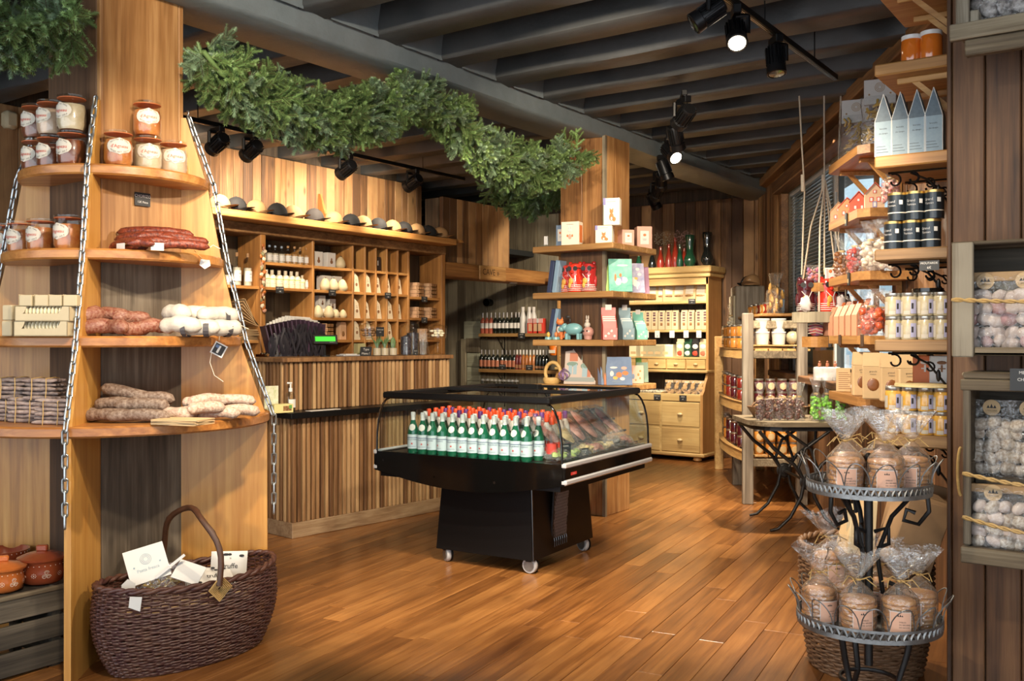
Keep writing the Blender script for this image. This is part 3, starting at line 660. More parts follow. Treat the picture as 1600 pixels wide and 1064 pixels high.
for i, (z, px) in enumerate(((0, 22), (.068, 23))):
    x, y = PZ(px, 4.18); mb = MB(); mb.cbox((0, 0, .033), (.05, .09, .066), b=.004)
    tag(mb.build('small_carton', M_cream, None, loc=(x, y, SZ[2]+z), rz=radians(20)), 'cream carton end at left of wafer boxes, '+('lower', 'upper')[i], 'box', 'cream carton ends')
# cards, bags, tags on the tower
def card(name, label, lines, w, h, loc, rz, m=None, mt=None, tilt=0, stand=True, sizes=None, group=None):
    t = thing(name, label, 'price card', loc, rz, group); M = Rx(-tilt)
    mb = MB(); mb.box(-w/2, -.002, 0, w/2, .002, h, M=M); mb.build('card', m or M_chalk, t)
    if lines:
        tx = MB(); n = len(lines)
        for i, s in enumerate(lines): text(tx, s, (sizes[i] if sizes else h*.62/n), 0, -.0028, h*(1-(i+.6)/(n+.2)), 0, M=M)
        tx.build('lettering', mt or M_white, t)
    return t
xf = TX+.225
card('price_card', 'black CHORIZO price card pinned to the tower board', ['CHORIZO', '12€ Pièce'], .082, .062, (xf+.008, on_x(221, xf), hz(322, dep(xf, on_x(221, xf)))), radians(90), sizes=[.019, .014])
x, y = PZ(286, 4.12); t = thing('paper_bag_stack', 'flat stack of kraft paper bags on the lowest tower shelf', 'paper bags', (x, y, SZ[3]), radians(20))
for i in range(6):
    mb = MB(); mb.box(-.11, -.07, i*.004, .11, .07, i*.004+.003); mb.build('paper_bag', M_kraftl, t, rz=radians((-4, 3, 0, -6, 5, 1)[i]))
x, y = PZ(342, 4.46); t = thing('hanging_tag', 'printed square tag hanging on string below the white sausages', 'tag', (x, y, hz(546, 4.46)), radians(55))
mb = MB(); mb.box(-.03, -.001, -.03, .03, .001, .03, M=Ry(radians(28))); mb.box(-.024, -.0016, -.024, .024, -.001, .024, m=1, M=Ry(radians(28))); mb.box(-.006, -.002, -.018, .004, -.0015, .018, m=0, M=Ry(radians(28))); mb.box(-.02, -.002, .004, -.004, -.0015, .018, m=2, M=Ry(radians(28))); mb.build('card', [M_white, M_ink, plain('blue_print', (.10,.16,.30), .6)], t)
mb = MB(); mb.tube([(0, 0, .04), (.005, 0, .07), (.002, .01, .09)], .0013, 5); mb.tube([(-.03, 0, .0), (-.04, 0, -.06), (-.02, 0, -.12), (.02, 0, -.15)], .0013, 5); mb.build('string', M_string, t)
x, y = PZ(320, 4.49); t = thing('paper_tag', 'white paper tag dangling over the second tower shelf edge', 'tag', (x, y, hz(411, 4.49)), radians(50))
mb = MB(); mb.prism([(-.024, -.01), (0, -.028), (.026, -.012), (.022, .014), (-.018, .018)], -.001, .001, M=Rx(pi/2)); mb.build('paper', M_white, t)
mb = MB(); mb.tube([(0, 0, .012), (-.03, .01, .04), (-.05, .06, .062)], .0013, 5); mb.build('string', M_raf, t)
# crate of cazuelas below -----------------------------------------------------------------------------------------
t = thing('slatted_crate', 'weathered dark wooden crate under the terracotta pots', 'crate', (-4.27, 2.09, 0), 0)
for z0, z1 in ((.012, .112), (.13, .225), (.245, .335)):
    for sx in (-1, 1):
        mb = MB(); mb.box(-.27, -.008, 0, .27, .008, z1-z0, b=.003); mb.build('slat', M_dkx, t, loc=(sx*.19, 0, z0), rz=radians(90))
    for sy in (-1, 1):
        mb = MB(); mb.box(-.18, -.008, 0, .18, .008, z1-z0, b=.003); mb.build('slat', M_dkx, t, loc=(0, sy*.262, z0))
for sx in (-1, 1):
    mb = MB(); mb.box(-.27, -.014, 0, .27, .014, .018, b=.003); mb.build('rim_batten', M_greyx, t, loc=(sx*.19, 0, .336), rz=radians(90))
    for sy in (-1, 1):
        mb = MB(); mb.box(-.02, -.02, 0, .02, .02, .335); mb.build('corner_post', M_dkx, t, loc=(sx*.162, sy*.232, 0))
mb = MB(); mb.box(-.18, -.25, .318, .18, .25, .334); mb.build('deck', M_dkx, t)
def pot(label, loc, m, s=1, lid=True, rz=0):
    t = thing('casserole_pot', label, 'pot', loc, rz)
    mb = MB(); mb.lathe([(0, 0), (.062*s, 0), (.080*s, .012*s), (.086*s, .05*s), (.080*s, .085*s), (.088*s, .098*s), (.082*s, .10*s)]+([] if lid else [(.07*s, .03*s), (0, .015*s)]), 28, cap=False); mb.build('bowl', m, t, 50)
    if lid:
        mb = MB(); mb.lathe([(.094*s, .100*s), (.096*s, .108*s), (.06*s, .122*s), (.02*s, .130*s), (0, .131*s)], 28, cap=False); mb.cbox((0, 0, .142*s), (.045*s, .022*s, .026*s), b=.005); mb.build('lid', m, t, 40)
    d = MB()
    def dot(a, z, r): q = .0872*s; d.lathe([(0, 0), (r, 0)], 8, cap=False, M=T(q*sin(a), -q*cos(a), z) @ Rz(a) @ Rx(pi/2))
    for k in range(26): dot(2*pi*k/26, .082*s, .0022)
    for c_ in (0, 1.2, -1.2):
        for k in range(8): dot(c_+.10*cos(k*pi/4), .045*s+.0085*sin(k*pi/4), .002)
        dot(c_, .045*s, .003)
    for c_ in (.55, -.6):
        for j, (dx, dz) in enumerate(((0, .012), (.09, -.006), (-.09, -.006))):
            pts = []
            for k in range(14): aa = k*.75; rr = .0105*(1-k/18); th = c_+dx+rr*cos(aa)/.087; q = .0876*s; pts.append((q*sin(th), -q*cos(th), .045*s+dz+rr*sin(aa)))
            d.tube(pts, .0011, 4)
    d.build('slip_pattern', M_slip, t); return t
x, y = PZ(66, 4.37); pot('lidded red terracotta casserole with white spirals on dark crate', (x, y, .336), M_terra, 1.1, rz=radians(40))
x, y = PZ(5, 4.22); pot('lidded orange terracotta casserole at left picture edge', (x, y, .336), M_terra2, 1.0, rz=radians(60))
x, y = PZ(8, 4.50); 
for i in range(3):
    t = thing('terracotta_dish', 'glazed terracotta dish in the stack behind the pots, '+('lowest', 'middle', 'topmost')[i], 'dish', (x, y, .336+i*.03), 0, 'stacked terracotta dishes')
    mb = MB(); mb.lathe([(0, 0), (.07, 0), (.10, .05), (.105, .062), (.10, .062), (.068, .008), (0, .006)], 28, cap=False); mb.build('dish', M_terra, t, 50)
    mb = MB(); 
    for k in range(30): a = 2*pi*k/30; mb.ell((.1035*cos(a), .1035*sin(a), .052), (.002, .002, .002), 6, 4)
    mb.build('slip_pattern', M_slip, t)
# wall sensor seen at the far left
mb = MB(); mb.cbox((0, 0, 0), (.09, .10, .13), b=.02); t = tag(mb.build('wall_sensor', M_cream, None, 40, loc=(-7.19, on_x(14, -7.2), hz(188, dep(-7.2, on_x(14, -7.2))))), 'small white alarm sensor box on the dark left wall', 'sensor')
# ------------------------------------------------------------------ far column with square shelf boards
KX, KY = -3.84-.21, 6.79+.21
mb = MB(); mb.box(KX-.19, KY-.19, 0, KX+.19, KY+.19, 3.09); c2 = struct('wall_pillar_far', mb, M_back, 'wood clad pillar carrying square display shelves')
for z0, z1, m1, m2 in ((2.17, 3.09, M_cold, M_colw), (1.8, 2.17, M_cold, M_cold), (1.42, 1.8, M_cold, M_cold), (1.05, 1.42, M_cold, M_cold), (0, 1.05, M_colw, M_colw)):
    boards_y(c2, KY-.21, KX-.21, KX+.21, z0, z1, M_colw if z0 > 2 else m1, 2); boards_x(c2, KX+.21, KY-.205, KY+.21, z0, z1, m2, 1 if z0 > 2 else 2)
mb = MB(); mb.box(-.014, -.014, 0, .014, .014, 3.08); mb.build('corner_bead', M_wallg, c2, loc=(KX+.21, KY-.21, 0))
for i, z in enumerate((2.198, 1.816, 1.43, 1.063)):
    s = thing('square_shelf', ('topmost', 'second', 'third', 'lowest')[i]+' square wooden shelf board round the far pillar', 'shelf', (KX, KY, z), 0, 'square shelves round the far pillar')
    a, b = .38, .20
    for nm, bx in (('front_board', (-a, -a, a, -b)), ('back_board', (-a, b, a, a)), ('side_board', (b, -b+.001, a, b-.001)), ('side_board', (-a, -b+.001, -b, b-.001))):
        mb = MB(); mb.box(bx[0], bx[1], -.05, bx[2], bx[3], 0, b=.006); mb.build(nm, M_ccol, s)
# ------------------------------------------------------------------ wall shelving unit behind the counter
UF = -6.9; UB = -7.25
dv = [on_x(p, UF) for p in (335, 409, 490, 552, 571, 588, 605, 622, 639, 691)]
S1, S2, S3, S4 = 2.145, 1.914, 1.644, 1.425
un = thing('shelf_unit', 'pine pigeonhole shelf unit standing on the wall behind the counter', 'shelf unit', (UB, 0, 0))
def upart(nm, x0, y0, z0, x1, y1, z1, m, b=.004): return board(nm, m, un, x0-UB, y0, z0, x1-UB, y1, z1, b)
for i, y in enumerate(dv):
    w = .030 if i in (1, 9) else .012 if 3 <= i <= 7 else .015
    upart('upright', UB+.03 if i != 1 else UB+.05, y-w, 0, UF+(.02 if i in (1, 9) else 0), y+w, 2.386, M_unitz)
sec = [(0, (S2, S4, 1.17)), (1, (S1, S2, 1.30)), (2, (S1, S2, S3, S4)), (3, (S1, S2, S3, S4)), (4, (S1, S2, S3, S4)), (5, (S1, S2, S3, S4)), (6, (S1, S2, S3, S4)), (7, (S1, S2, S3, S4)), (8, (S2-.02, S3+.02, S4))]
for i, zs in sec:
    for z in zs: upart('shelf_board', UB+.03, dv[i]+.012, z-.028, UF-.004, dv[i+1]-.012, z, M_unit, .003)
    for z in (.9,): upart('shelf_board', UB+.03, dv[i]+.012, z-.028, UF-.004, dv[i+1]-.012, z, M_unit, .003)
    nb = 3 if i in (0, 1, 2, 8) else 1
    for k in range(nb):
        a = dv[i]+(dv[i+1]-dv[i])*k/nb; upart('back_board', UB+.012, a+.003, 0, UB+.03, dv[i]+(dv[i+1]-dv[i])*(k+1)/nb-.003, 2.39, M_back if i in (0,1,2,8) else M_unitz, 0)
upart('head_rail', UB, dv[0], 2.386, UF+.03, dv[-1]+.035, 2.478, M_trimw, .008)
cs = thing('cap_shelf', 'long pine shelf along the plank wall with a row of caps', 'shelf', (UB, 0, 2.478))
yA, yB = on_x(318, -6.65), on_x(714, -6.65)
board('shelf_board', M_unit, cs, 0, yA, 0, .60, yB, .066, .006)
for px in (528, 708):
    y = on_x(px, -6.98); mb = MB(); mb.prism([(0, 0), (.42, 0), (.40, .03), (.22, .07), (.10, .16), (.05, .30), (.03, .37), (0, .37)], -.014, .014, M=Rx(pi/2)); mb.build('carved_bracket', M_unitz, cs, loc=(0.0, y, .066))
# caps ------------------------------------------------------------------------------------------------------------
M_capb = plain('black_cotton', (.009,.0085,.009), .85); M_capt = plain('tan_cotton', (.33,.185,.078), .85, orand=.12); M_capg = plain('charcoal_cotton', (.025,.021,.020), .85)
def cap(m, logo):
    t = thing('cap', '', 'cap'); mb = MB()
    def fn(u, v):
        a = 2*pi*u; e = v*pi/2; k = 1+.02*cos(6*a)
        return (.085*cos(e)*cos(a)*k, .095*cos(e)*sin(a)*k, .008+.118*sin(e)**.85)
    mb.grid(fn, 24, 8, wrap=True); mb.build('crown', m, t, 60)
    mb = MB()
    def br(u, v): a = pi+pi*u; rr = 1+v*.75*max(0, -sin(a))**.7; return (.085*cos(a)*(1+.02*v), .092*sin(a)*rr, .007+.036*(1-(2*abs(u-.5))**2)*(.4+.6*v))
    mb.grid(br, 18, 5); 
    def br2(u, v): p = br(u, v); return (p[0], p[1], p[2]-.003)
    mb.grid(br2, 18, 5); mb.build('brim', m, t, 60)
    mb = MB(); mb.ell((0, 0, .126), (.007, .007, .004), 8, 4); mb.build('button', m, t, 60)
    mb = MB()
    for dx, h in ((-.012, .022), (.0, .03), (.012, .022)): mb.add([(dx-.006, -.0880, .045), (dx+.006, -.0880, .045), (dx, -.0845, .045+h)], [(0,1,2)])
    mb.box(-.022, -.0895, .034, .022, -.0885, .040); mb.build('tree_emblem', logo, t); return t
CPM = {'black': M_capb, 'tan': M_capt, 'charcoal': M_capg}
CPP = {k: Proto(lambda m=m, k=k: cap(m, M_white if k != 'tan' else M_labc)) for k, m in CPM.items()}
cp = [(343,'tan'),(369,'black'),(400,'tan'),(433,'black'),(458,'tan'),(491,'charcoal'),(521,'tan'),(548,'black'),(567,'tan'),(591,'black'),(613,'tan'),(631,'black'),(651,'tan'),(669,'black'),(688,'tan')]
for i, (px, k) in enumerate(cp):
    y = on_x(px, -6.74); CPP[k].put(k+' baseball cap on the long shelf, '+ordl(i, 15), (-6.74, y, 2.544), radians(140+(i*37 % 16)), 'caps on the long shelf')
# bottles and cartons ---------------------------------------------------------------------------------------------
def lat(nm, prof, m, t, n=14, sm=45): mb = MB(); mb.lathe(prof, n); return mb.build(nm, m, t, sm)
M_amber = thin('amber_spirit_glass', (.93,.80,.60), 1.5, .02); M_amberl = plain('amber_liquid', (.45,.24,.08), .1, coat=1); M_clearl = plain('pale_liquid', (.55,.48,.36), .1, coat=1)
M_cork = plain('cork', (.36,.20,.09), .8); M_bluecap = plain('blue_grey_cap', (.22,.28,.36), .35)
M_lot = plain('ivory_plastic', (.76,.68,.50), .35); M_greenband = plain('green_band', (.38,.52,.16), .6); M_greycap = plain('grey_cap', (.30,.27,.24), .4)
def spirit(h, r, liq, capm, lab=True):
    t = thing('bottle', '', 'bottle')
    lat('liquid', [(0, .004), (r*.88, .006), (r*.90, h*.55), (0, h*.56)], liq, t)
    mb = MB(); mb.lathe([(0, 0), (r*.95, 0), (r, .006), (r, h*.60), (r*.75, h*.68), (r*.33, h*.74), (r*.30, h*.90)], 14, cap=False); mb.build('glass', M_glass, t, 45)
    lat('stopper', [(r*.36, h*.88), (r*.36, h), (0, h)], capm, t, 10)
    if lab:
        mb = MB(); mb.lathe([(r*1.01, h*.14), (r*1.01, h*.46)], 14, cap=False, a0=-pi/2-1.3, a1=-pi/2+1.3); mb.box(-.012, -r*1.03, h*.36, .012, -r*1.02, h*.375, 1); mb.box(-.008, -r*1.03, h*.26, .008, -r*1.02, h*.268, 1); mb.build('label', [M_white, M_ink], t, 60)
    return t
PB = Proto(lambda: spirit(.165, .034, M_clearl, M_bluecap)); PC = Proto(lambda: spirit(.175, .037, M_amberl, M_cork)); PT = Proto(lambda: spirit(.30, .040, M_clearl, M_cork))
R90 = radians(90); xi = -6.99
for i, px in enumerate((410, 421, 430, 440)): PB.put('small blue-capped liqueur bottle on top pigeonhole shelf, '+ordl(i, 4), (xi, on_x(px, xi), S1), R90, 'blue-capped bottles')
for i, px in enumerate((450, 460, 469, 479)): PC.put('round cork-stoppered amber bottle on top pigeonhole shelf, '+ordl(i, 4), (xi, on_x(px, xi), S1), R90, 'cork-stoppered bottles')
for i, px in enumerate((370, 387)): PT.put('tall clear spirit bottle with white label near the chain, '+('left', 'right')[i]+' of two', (xi, on_x(px, xi), S2), R90, 'tall spirit bottles')
for i, px in enumerate((338, 348, 357)): PB.put('short clear bottle half hidden behind the shelf tower, '+ordl(i, 3), (xi, on_x(px, xi), S2), R90, 'short bottles behind the tower')
def lotion(h, r):
    t = thing('lotion_bottle', '', 'bottle'); lat('body', [(0, 0), (r*.95, 0), (r, .006), (r, h*.62), (r*.8, h*.72), (r*.45, h*.76), (0, h*.76)], M_lot, t)
    lat('cap', [(r*.48, h*.76), (r*.48, h), (0, h)], M_lot, t, 12)
    mb = MB(); mb.lathe([(r*1.01, h*.46), (r*1.01, h*.52)], 14, cap=False); mb.build('green_band', M_greenband, t, 60)
    mb = MB(); text(mb, 'lait', .014, 0, 0, h*.38, 0, bend=r*1.012); text(mb, 'de montagne', .009, 0, 0, h*.24, 0, bend=r*1.012); mb.build('lettering', M_ink, t); return t
PL = Proto(lambda: lotion(.165, .035)); PS = Proto(lambda: lotion(.135, .028))
for i, px in enumerate((416, 425, 436, 446, 455, 464)): PL.put('ivory lotion bottle with green band, '+ordl(i, 6), (xi, on_x(px, xi), S2), R90, 'ivory lotion bottles')
PS.put('slimmer ivory bottle right of the lotion row', (xi, on_x(472, xi), S2), R90); PB.put('small clear pump bottle at the right end of the lotion row', (xi, on_x(480, xi), S2), R90)
M_boxw = plain('white_gift_box', (.74,.71,.66), .5); M_print = plain('brown_print', (.26,.12,.05), .6)
def giftbox(w, d, h):
    t = thing('gift_box', '', 'box'); mb = MB(); mb.box(-w/2, -d/2, 0, w/2, d/2, h, b=.002); mb.build('carton', M_boxw, t)
    mb = MB(); mb.lathe([(.001, 0), (w*.17, 0), (w*.10, 0)], 10, cap=False, M=T(0, -d/2-.001, h*.38) @ Rx(pi/2)); mb.lathe([(0, 0), (w*.10, 0)], 10, cap=False, M=T(0, -d/2-.001, h*.55) @ Rx(pi/2)); mb.box(-w*.03, -d/2-.0015, h*.62, w*.03, -d/2-.0005, h*.66); mb.build('pear_print', M_print, t); return t
def pear(s=1):
    t = thing('pear_candle', '', 'candle'); lat('body', [(0, 0), (.035*s, 0), (.052*s, .018*s), (.054*s, .042*s), (.044*s, .075*s), (.028*s, .105*s), (.012*s, .118*s), (0, .12*s)], M_pear, t, 18)
    mb = MB(); mb.tube([(0, 0, .115*s), (.004, 0, .128*s)], .003, 6); mb.ell((.010, 0, .124*s), (.012, .006, .003), 8, 4); mb.build('leaf_stem', M_ink, t); return t
M_pear = plain('ivory_wax', (.68,.56,.34), .5)
G1 = Proto(lambda: giftbox(.115, .09, .15)); G2 = Proto(lambda: giftbox(.085, .07, .13)); PE = Proto(lambda: pear(1)); PEs = Proto(lambda: pear(.72))
xb = -7.03
G1.put('white gift box with pear print, upper row at left', (xb, on_x(493, xb), S1), R90, 'pear gift boxes'); G1.put('white gift box with pear print, upper row beside the pear candle', (xb, on_x(513, xb), S1), R90, 'pear gift boxes'); PE.put('ivory pear candle on the upper shelf right of its box', (xi, on_x(532, xi), S1), R90, 'pear candles')
G1.put('white gift box behind candles, second row left', (xb, on_x(506, xb), S2), R90, 'pear gift boxes'); G1.put('white gift box behind candles, second row right', (xb, on_x(523, xb), S2), R90, 'pear gift boxes')
for i, px in enumerate((508, 521, 535)): PE.put('ivory pear candle in the second row, '+ordl(i, 3), (-6.94, on_x(px, -6.94), S2), R90, 'pear candles')
G2.put('white gift box standing high in the third row, left', (xb, on_x(500, xb), S3+.09), R90, 'pear gift boxes'); G2.put('white gift box in the third row, right', (xb, on_x(516, xb), S3+.06), R90, 'pear gift boxes')
for i, (px, z) in enumerate(((500, 0), (516, 0), (524, 0))):
    mb = MB(); mb.box(-.05, -.04, 0, .05, .04, .09 if i == 0 else .06, b=.002); tag(mb.build('white_carton', M_boxw, None, loc=(xb, on_x(px, xb), S3), rz=R90), 'plain white carton under or beside the third-row candles, '+ordl(i, 3), 'box', 'plain white cartons')
for i, px in enumerate((497, 514)): PE.put('ivory pear candle in the third row, '+('left', 'right')[i]+' large one', (-6.94, on_x(px, -6.94), S3), R90, 'pear candles')
for i, px in enumerate((525, 536)): PEs.put('small ivory pear candle in the third row, '+('left', 'right')[i]+' one', (-6.94, on_x(px, -6.94), S3), R90, 'small pear candles')
M_bark = plain('almond_chocolate_bark', (.13,.045,.016), .4, var=.9, vs=60, col2=(.42,.24,.10), bump=.6)
M_pink = plain('peach_card', (.62,.38,.22), .6)
def bark(w=.14):
    t = thing('chocolate_slab', '', 'chocolate'); mb = MB(); mb.box(-w/2, -.05, .004, w/2, .05, .036, b=.004); mb.build('slab', M_bark, t)
    mb = MB(); mb.box(-w/2-.002, -.052, 0, -w/2+w*.36, .052, .039, b=.002); mb.build('card_sleeve', M_pink, t)
    mb = MB(); mb.box(-w*.34, -.0528, .012, -w*.30, -.052, .022); mb.build('tree_print', M_ink, t); return t
BK = Proto(bark)
for k in range(4): BK.put('almond chocolate slab in card sleeve, lower stack by the display, '+('lowest', 'second', 'third', 'topmost')[k], (xi, on_x(508, xi), S4+k*.041), R90+radians((2, -4, 5, -2)[k]), 'chocolate slabs beside the ribbons')
for k in range(4):
    BK.put('chocolate slab, right bay upper shelf, left stack, '+('lowest', 'second', 'third', 'topmost')[k], (xi, on_x(651, xi), S2-.02+k*.041), R90+radians((0, 4, -3, 5)[k]), 'chocolate slabs in the right bay')
    BK.put('chocolate slab, right bay upper shelf, right stack, '+('lowest', 'second', 'third', 'topmost')[k], (xi, on_x(671, xi), S2-.02+k*.041), R90+radians((3, -4, 2, 0)[k]), 'chocolate slabs in the right bay')
for k in range(3):
    BK.put('chocolate slab, right bay lower shelf, left stack, '+('lowest', 'middle', 'topmost')[k], (xi, on_x(651, xi), S3+.02+k*.041), R90+radians((0, 4, -3)[k]), 'chocolate slabs in the right bay')
    BK.put('chocolate slab, right bay lower shelf, right stack, '+('lowest', 'middle', 'topmost')[k], (xi, on_x(671, xi), S3+.02+k*.041), R90+radians((3, -4, 2)[k]), 'chocolate slabs in the right bay')
    BK.put('chocolate slab behind the tall counter jars, '+('lowest', 'middle', 'topmost')[k], (xi, on_x(664, xi), S4+k*.041), R90, 'chocolate slabs in the right bay')
def wedge():
    t = thing('wedge_carton', '', 'box'); mb = MB(); mb.prism([(-.05, 0), (.045, 0), (.01, .155), (-.05, .20)], -.028, .028, M=Rx(pi/2)); mb.build('carton', M_wc, t)
    mb = MB(); mb.lathe([(0, 0), (.018, 0)], 12, cap=False, M=T(-.012, -.0285, .075) @ Rx(pi/2)); mb.box(-.03, -.0288, .11, .0, -.0282, .114); mb.box(-.03, -.0288, .125, -.01, -.0282, .129); mb.build('biscuit_print', M_print, t); return t
M_wc = plain('ivory_carton', (.78,.66,.46), .6)
WG = Proto(wedge); xw = -6.955
for i, (c, z, s) in enumerate(((3, S2, 0), (4, S2, 0), (5, S2, -.03), (6, S2, -.05), (7, S2, -.04), (3, S3, .01), (4, S3, -.03), (5, S3, -.01), (6, S3, 0), (7, S3, -.05), (3, S4, .01), (4, S4, .01), (6, S4, -.01))):
    cn = ('first', 'second', 'third', 'fourth', 'fifth')[c-3]; rn = {S2: 'upper', S3: 'middle', S4: 'lower'}[z]
    WG.put('ivory wedge-shaped biscuit carton, %s narrow pigeonhole of the %s row' % (cn, rn), (xw+s*.4, (dv[c]+dv[c+1])/2-.006+s*.3, z), R90+radians(6), 'wedge cartons in the pigeonholes')
mb = MB(); mb.box(-.045, -.05, 0, .045, .05, .15, b=.002); mb.box(-.01, -.0505, .06, .006, -.05, .11, m=1); mb.box(-.04, -.0505, .012, -.03, -.05, .03, m=1); tag(mb.build('dark_carton', [plain('dark_brown_carton', (.035,.022,.018), .5), M_white], None, loc=(xi, (dv[5]+dv[6])/2-.015, S1), rz=R90), 'dark brown carton alone in a top narrow pigeonhole', 'box')
t = thing('kraft_packet', 'peach kraft packet with cluster print beside the slab stack', 'packet', (xi, on_x(533, xi), S4), R90); mb = MB(); mb.box(-.045, -.03, 0, .045, .03, .15, b=.003); mb.prism([(-.045, 0), (.045, 0), (.03, .03), (-.03, .03)], -.03, .03, M=T(0, 0, .15) @ Rx(pi/2)); mb.build('packet', M_pink, t); mb = MB(); mb.ell((0, -.031, .06), (.02, .002, .025), 10, 6, nz=.4, fr=3); mb.build('window_print', M_bark, t)
# price cards of the unit
def uc(px, z, lines, lb): y = on_x(px, UF+.012); card('price_card', lb, lines, .095, .062, (UF+.014, y, z-.055), R90, group='price cards of the shelf unit', sizes=[.016]+[.018]*(len(lines)-1))
uc(437, S2, ['LAIT CORPS', '19€'], 'black price card below the ivory lotion bottles'); uc(519, S2, ['BOUGIE', '24€'], 'black price card below the second-row pear candles'); uc(606, S2, ['BISCUITS', '14€'], 'black price card on the narrow pigeonholes'); uc(663, S2-.02, ['TUILE', '16€'], 'black price card under the upper chocolate slabs'); uc(663, S3+.02, ['CARRE', '16€'], 'black price card under the lower chocolate slabs')
# paper bags in the left bay, white sheets and ribbon bags in the wide bay
def bagstack(lb, px, z, n):
    y = on_x(px, -7.0); t = thing('paper_bag_stack', lb, 'paper bags', (-7.0, y, z), R90)
    r = random.Random(n)
    for i in range(n):
        mb = MB(); mb.box(-.13+r.uniform(-.02, .02), -.09, 0, .13+r.uniform(-.02, .02), .09, .005); mb.build('paper_bag', M_kraft, t, loc=(0, 0, i*.0085), rot=(0, radians(r.uniform(-2, 2)), radians(r.uniform(-8, 8))))
bagstack('stack of kraft carrier bags on the middle shelf behind the chain', 378, S4, 12); bagstack('stack of kraft carrier bags on the bottom shelf behind the chain', 382, 1.17, 10)
t = thing('paper_bag_stack', 'fan of kraft bags leaning above the middle stack', 'paper bags', (-7.0, on_x(384, -7.0), S4+.11), R90)
for i in range(7):
    mb = MB(); mb.box(-.004, -.09, 0, .003, .09, .26); mb.build('paper_bag', M_kraft, t, rot=(0, radians(-72+i*7), 0), loc=(.12-.012*i, 0, .006*i))
t = thing('tissue_sheets', 'fan of white tissue sheets behind the dark ribbon bags', 'paper', (-7.02, on_x(452, -7.02), 1.30), R90)
for i in range(11):
    mb = MB(); mb.box(-.24+i*.014, -.004, 0, .22, .004, .35-abs(i-7)*.006); mb.build('sheet', M_white, t, loc=(0, -.02-.006*i, 0), rot=(radians(2*i-10), radians(-9+1.6*i), 0))
M_pur = plain('aubergine_paper', (.052,.026,.050), .55, orand=.5); M_rib = plain('black_ribbon', (.022,.020,.026), .35, orand=.3)
yr0, yr1 = on_x(418, -6.72), on_x(492, -6.72); nrb = 15
hang = thing('ribbon_rail', 'short chrome rail holding the dark ribbon bags', 'rail', (-6.72, (yr0+yr1)/2, 1.30), R90); mb = MB(); mb.box(-.36, -.01, 0, .36, .01, .012); mb.box(-.37, -.06, -1.30, -.35, .06, .0); mb.box(.35, -.06, -1.30, .37, .06, .0); mb.box(-.37, -.12, -1.30, .37, .12, -1.28); mb.build('rail', M_chrome, hang)
for i in range(nrb):
    u = i/(nrb-1); rr = random.Random(i); t = thing('gift_bag', 'aubergine gift bag with black ribbons on the rail, '+('left end' if i == 0 else 'right end' if i == nrb-1 else 'position %s of fifteen from the left' % ['','second','third','fourth','fifth','sixth','seventh','eighth','ninth','tenth','eleventh','twelfth','thirteenth','fourteenth'][i]), 'gift bag', (-6.70, yr0+(yr1-yr0)*u, 1.315), R90+radians(-25+18*u), 'gift bags with ribbons')
    mb = MB(); mb.box(-.006, -.10, 0, .006, .08, .30-.10*abs(u-.6), M=Ry(radians(-14+20*u))); mb.build('bag', M_pur, t)
    for k in range(5):
        mb = MB(); x0 = rr.uniform(-.02, .02); y0 = -.105-rr.random()*.015; w = .009; pts = []
        zt = .27-.10*abs(u-.6)-rr.random()*.09; L = rr.uniform(.22, .34)
        def fn(a, b): s = b; return (x0+(a-.5)*2*w+.02*sin(s*5+k+i), y0-.018*sin(s*3+k), zt-s*L)
        mb.grid(fn, 1, 9); mb.build('ribbon', M_rib, t, 60)
# garland of dried fruit on the post
t = thing('dried_garland', 'string of dried orange slices and leaves hanging on the unit post', 'garland', (UF+.03, on_x(409.5, UF+.03), 2.30), R90)
cs_ = [plain('dried_orange', (.50,.15,.03), .6, var=.4, vs=60), plain('dried_leaf_cream', (.55,.45,.30), .7), plain('dried_sage', (.26,.25,.13), .7), plain('dried_rose', (.45,.22,.14), .7)]
rr = random.Random(5)
for i in range(26):
    z = -.02-i*.0235; m = cs_[(0, 3, 1, 2, 0, 1)[i % 6]]
    mb = MB(); mb.ell((0, 0, 0), (.022, .008, .019), 9, 5, nz=.3, seed=i); mb.build('dried_slice', m, t, 50, loc=(rr.uniform(-.02, .02), -.012, z), rot=(rr.uniform(-.5, .5), rr.uniform(-1.5, 1.5), rr.uniform(-.6, .6)))
# ------------------------------------------------------------------ counter
C0 = cw(-1.579, 6.905); CA = radians(83.7)
cn = thing('counter', 'till counter clad in vertical pine battens with black ledge', 'counter', (C0[0], C0[1], 0), CA)
CL = 1.70
mb = MB(); mb.box(.02, .02, .0, CL-.0, .62, .86); mb.box(.03, .14, .86, CL, .50, 1.268); mb.build('core', M_slatb, cn)
mb = MB(); mb.box(-.004, -.004, 0, CL+.02, .64, .112, b=.004); mb.build('plinth', M_base, cn)
mb = MB(); mb.box(-.07, -.085, .868, CL+.1, .13, .912, b=.005); mb.build('ledge', M_blackm, cn)
mb = MB(); mb.box(-.02, .085, 1.268, CL+.03, .54, 1.30, b=.004); mb.build('top_board', M_slat, cn)
def batten(z0, z1, w): mb = MB(); mb.box(-w/2, -.013, z0, w/2, .013, z1, b=.003); return mb.mesh('batten', M_slat)
b1, b2 = batten(.112, .866, .026), batten(.912, 1.268, .026)
k = 0
while .02+k*.0415 < CL: obj('batten', b1, cn, loc=(.018+k*.0415, .010, 0)); obj('batten', b2, cn, loc=(.035+k*.0415, .128, 0)); k += 1
for k in range(9): obj('batten', b1, cn, loc=(.008, .05+k*.045, 0), rz=pi/2); obj('batten', b2, cn, loc=(.022, .155+k*.045, 0), rz=pi/2)
ex, ey = Vector((cos(CA), sin(CA))), Vector((-sin(CA), cos(CA)))
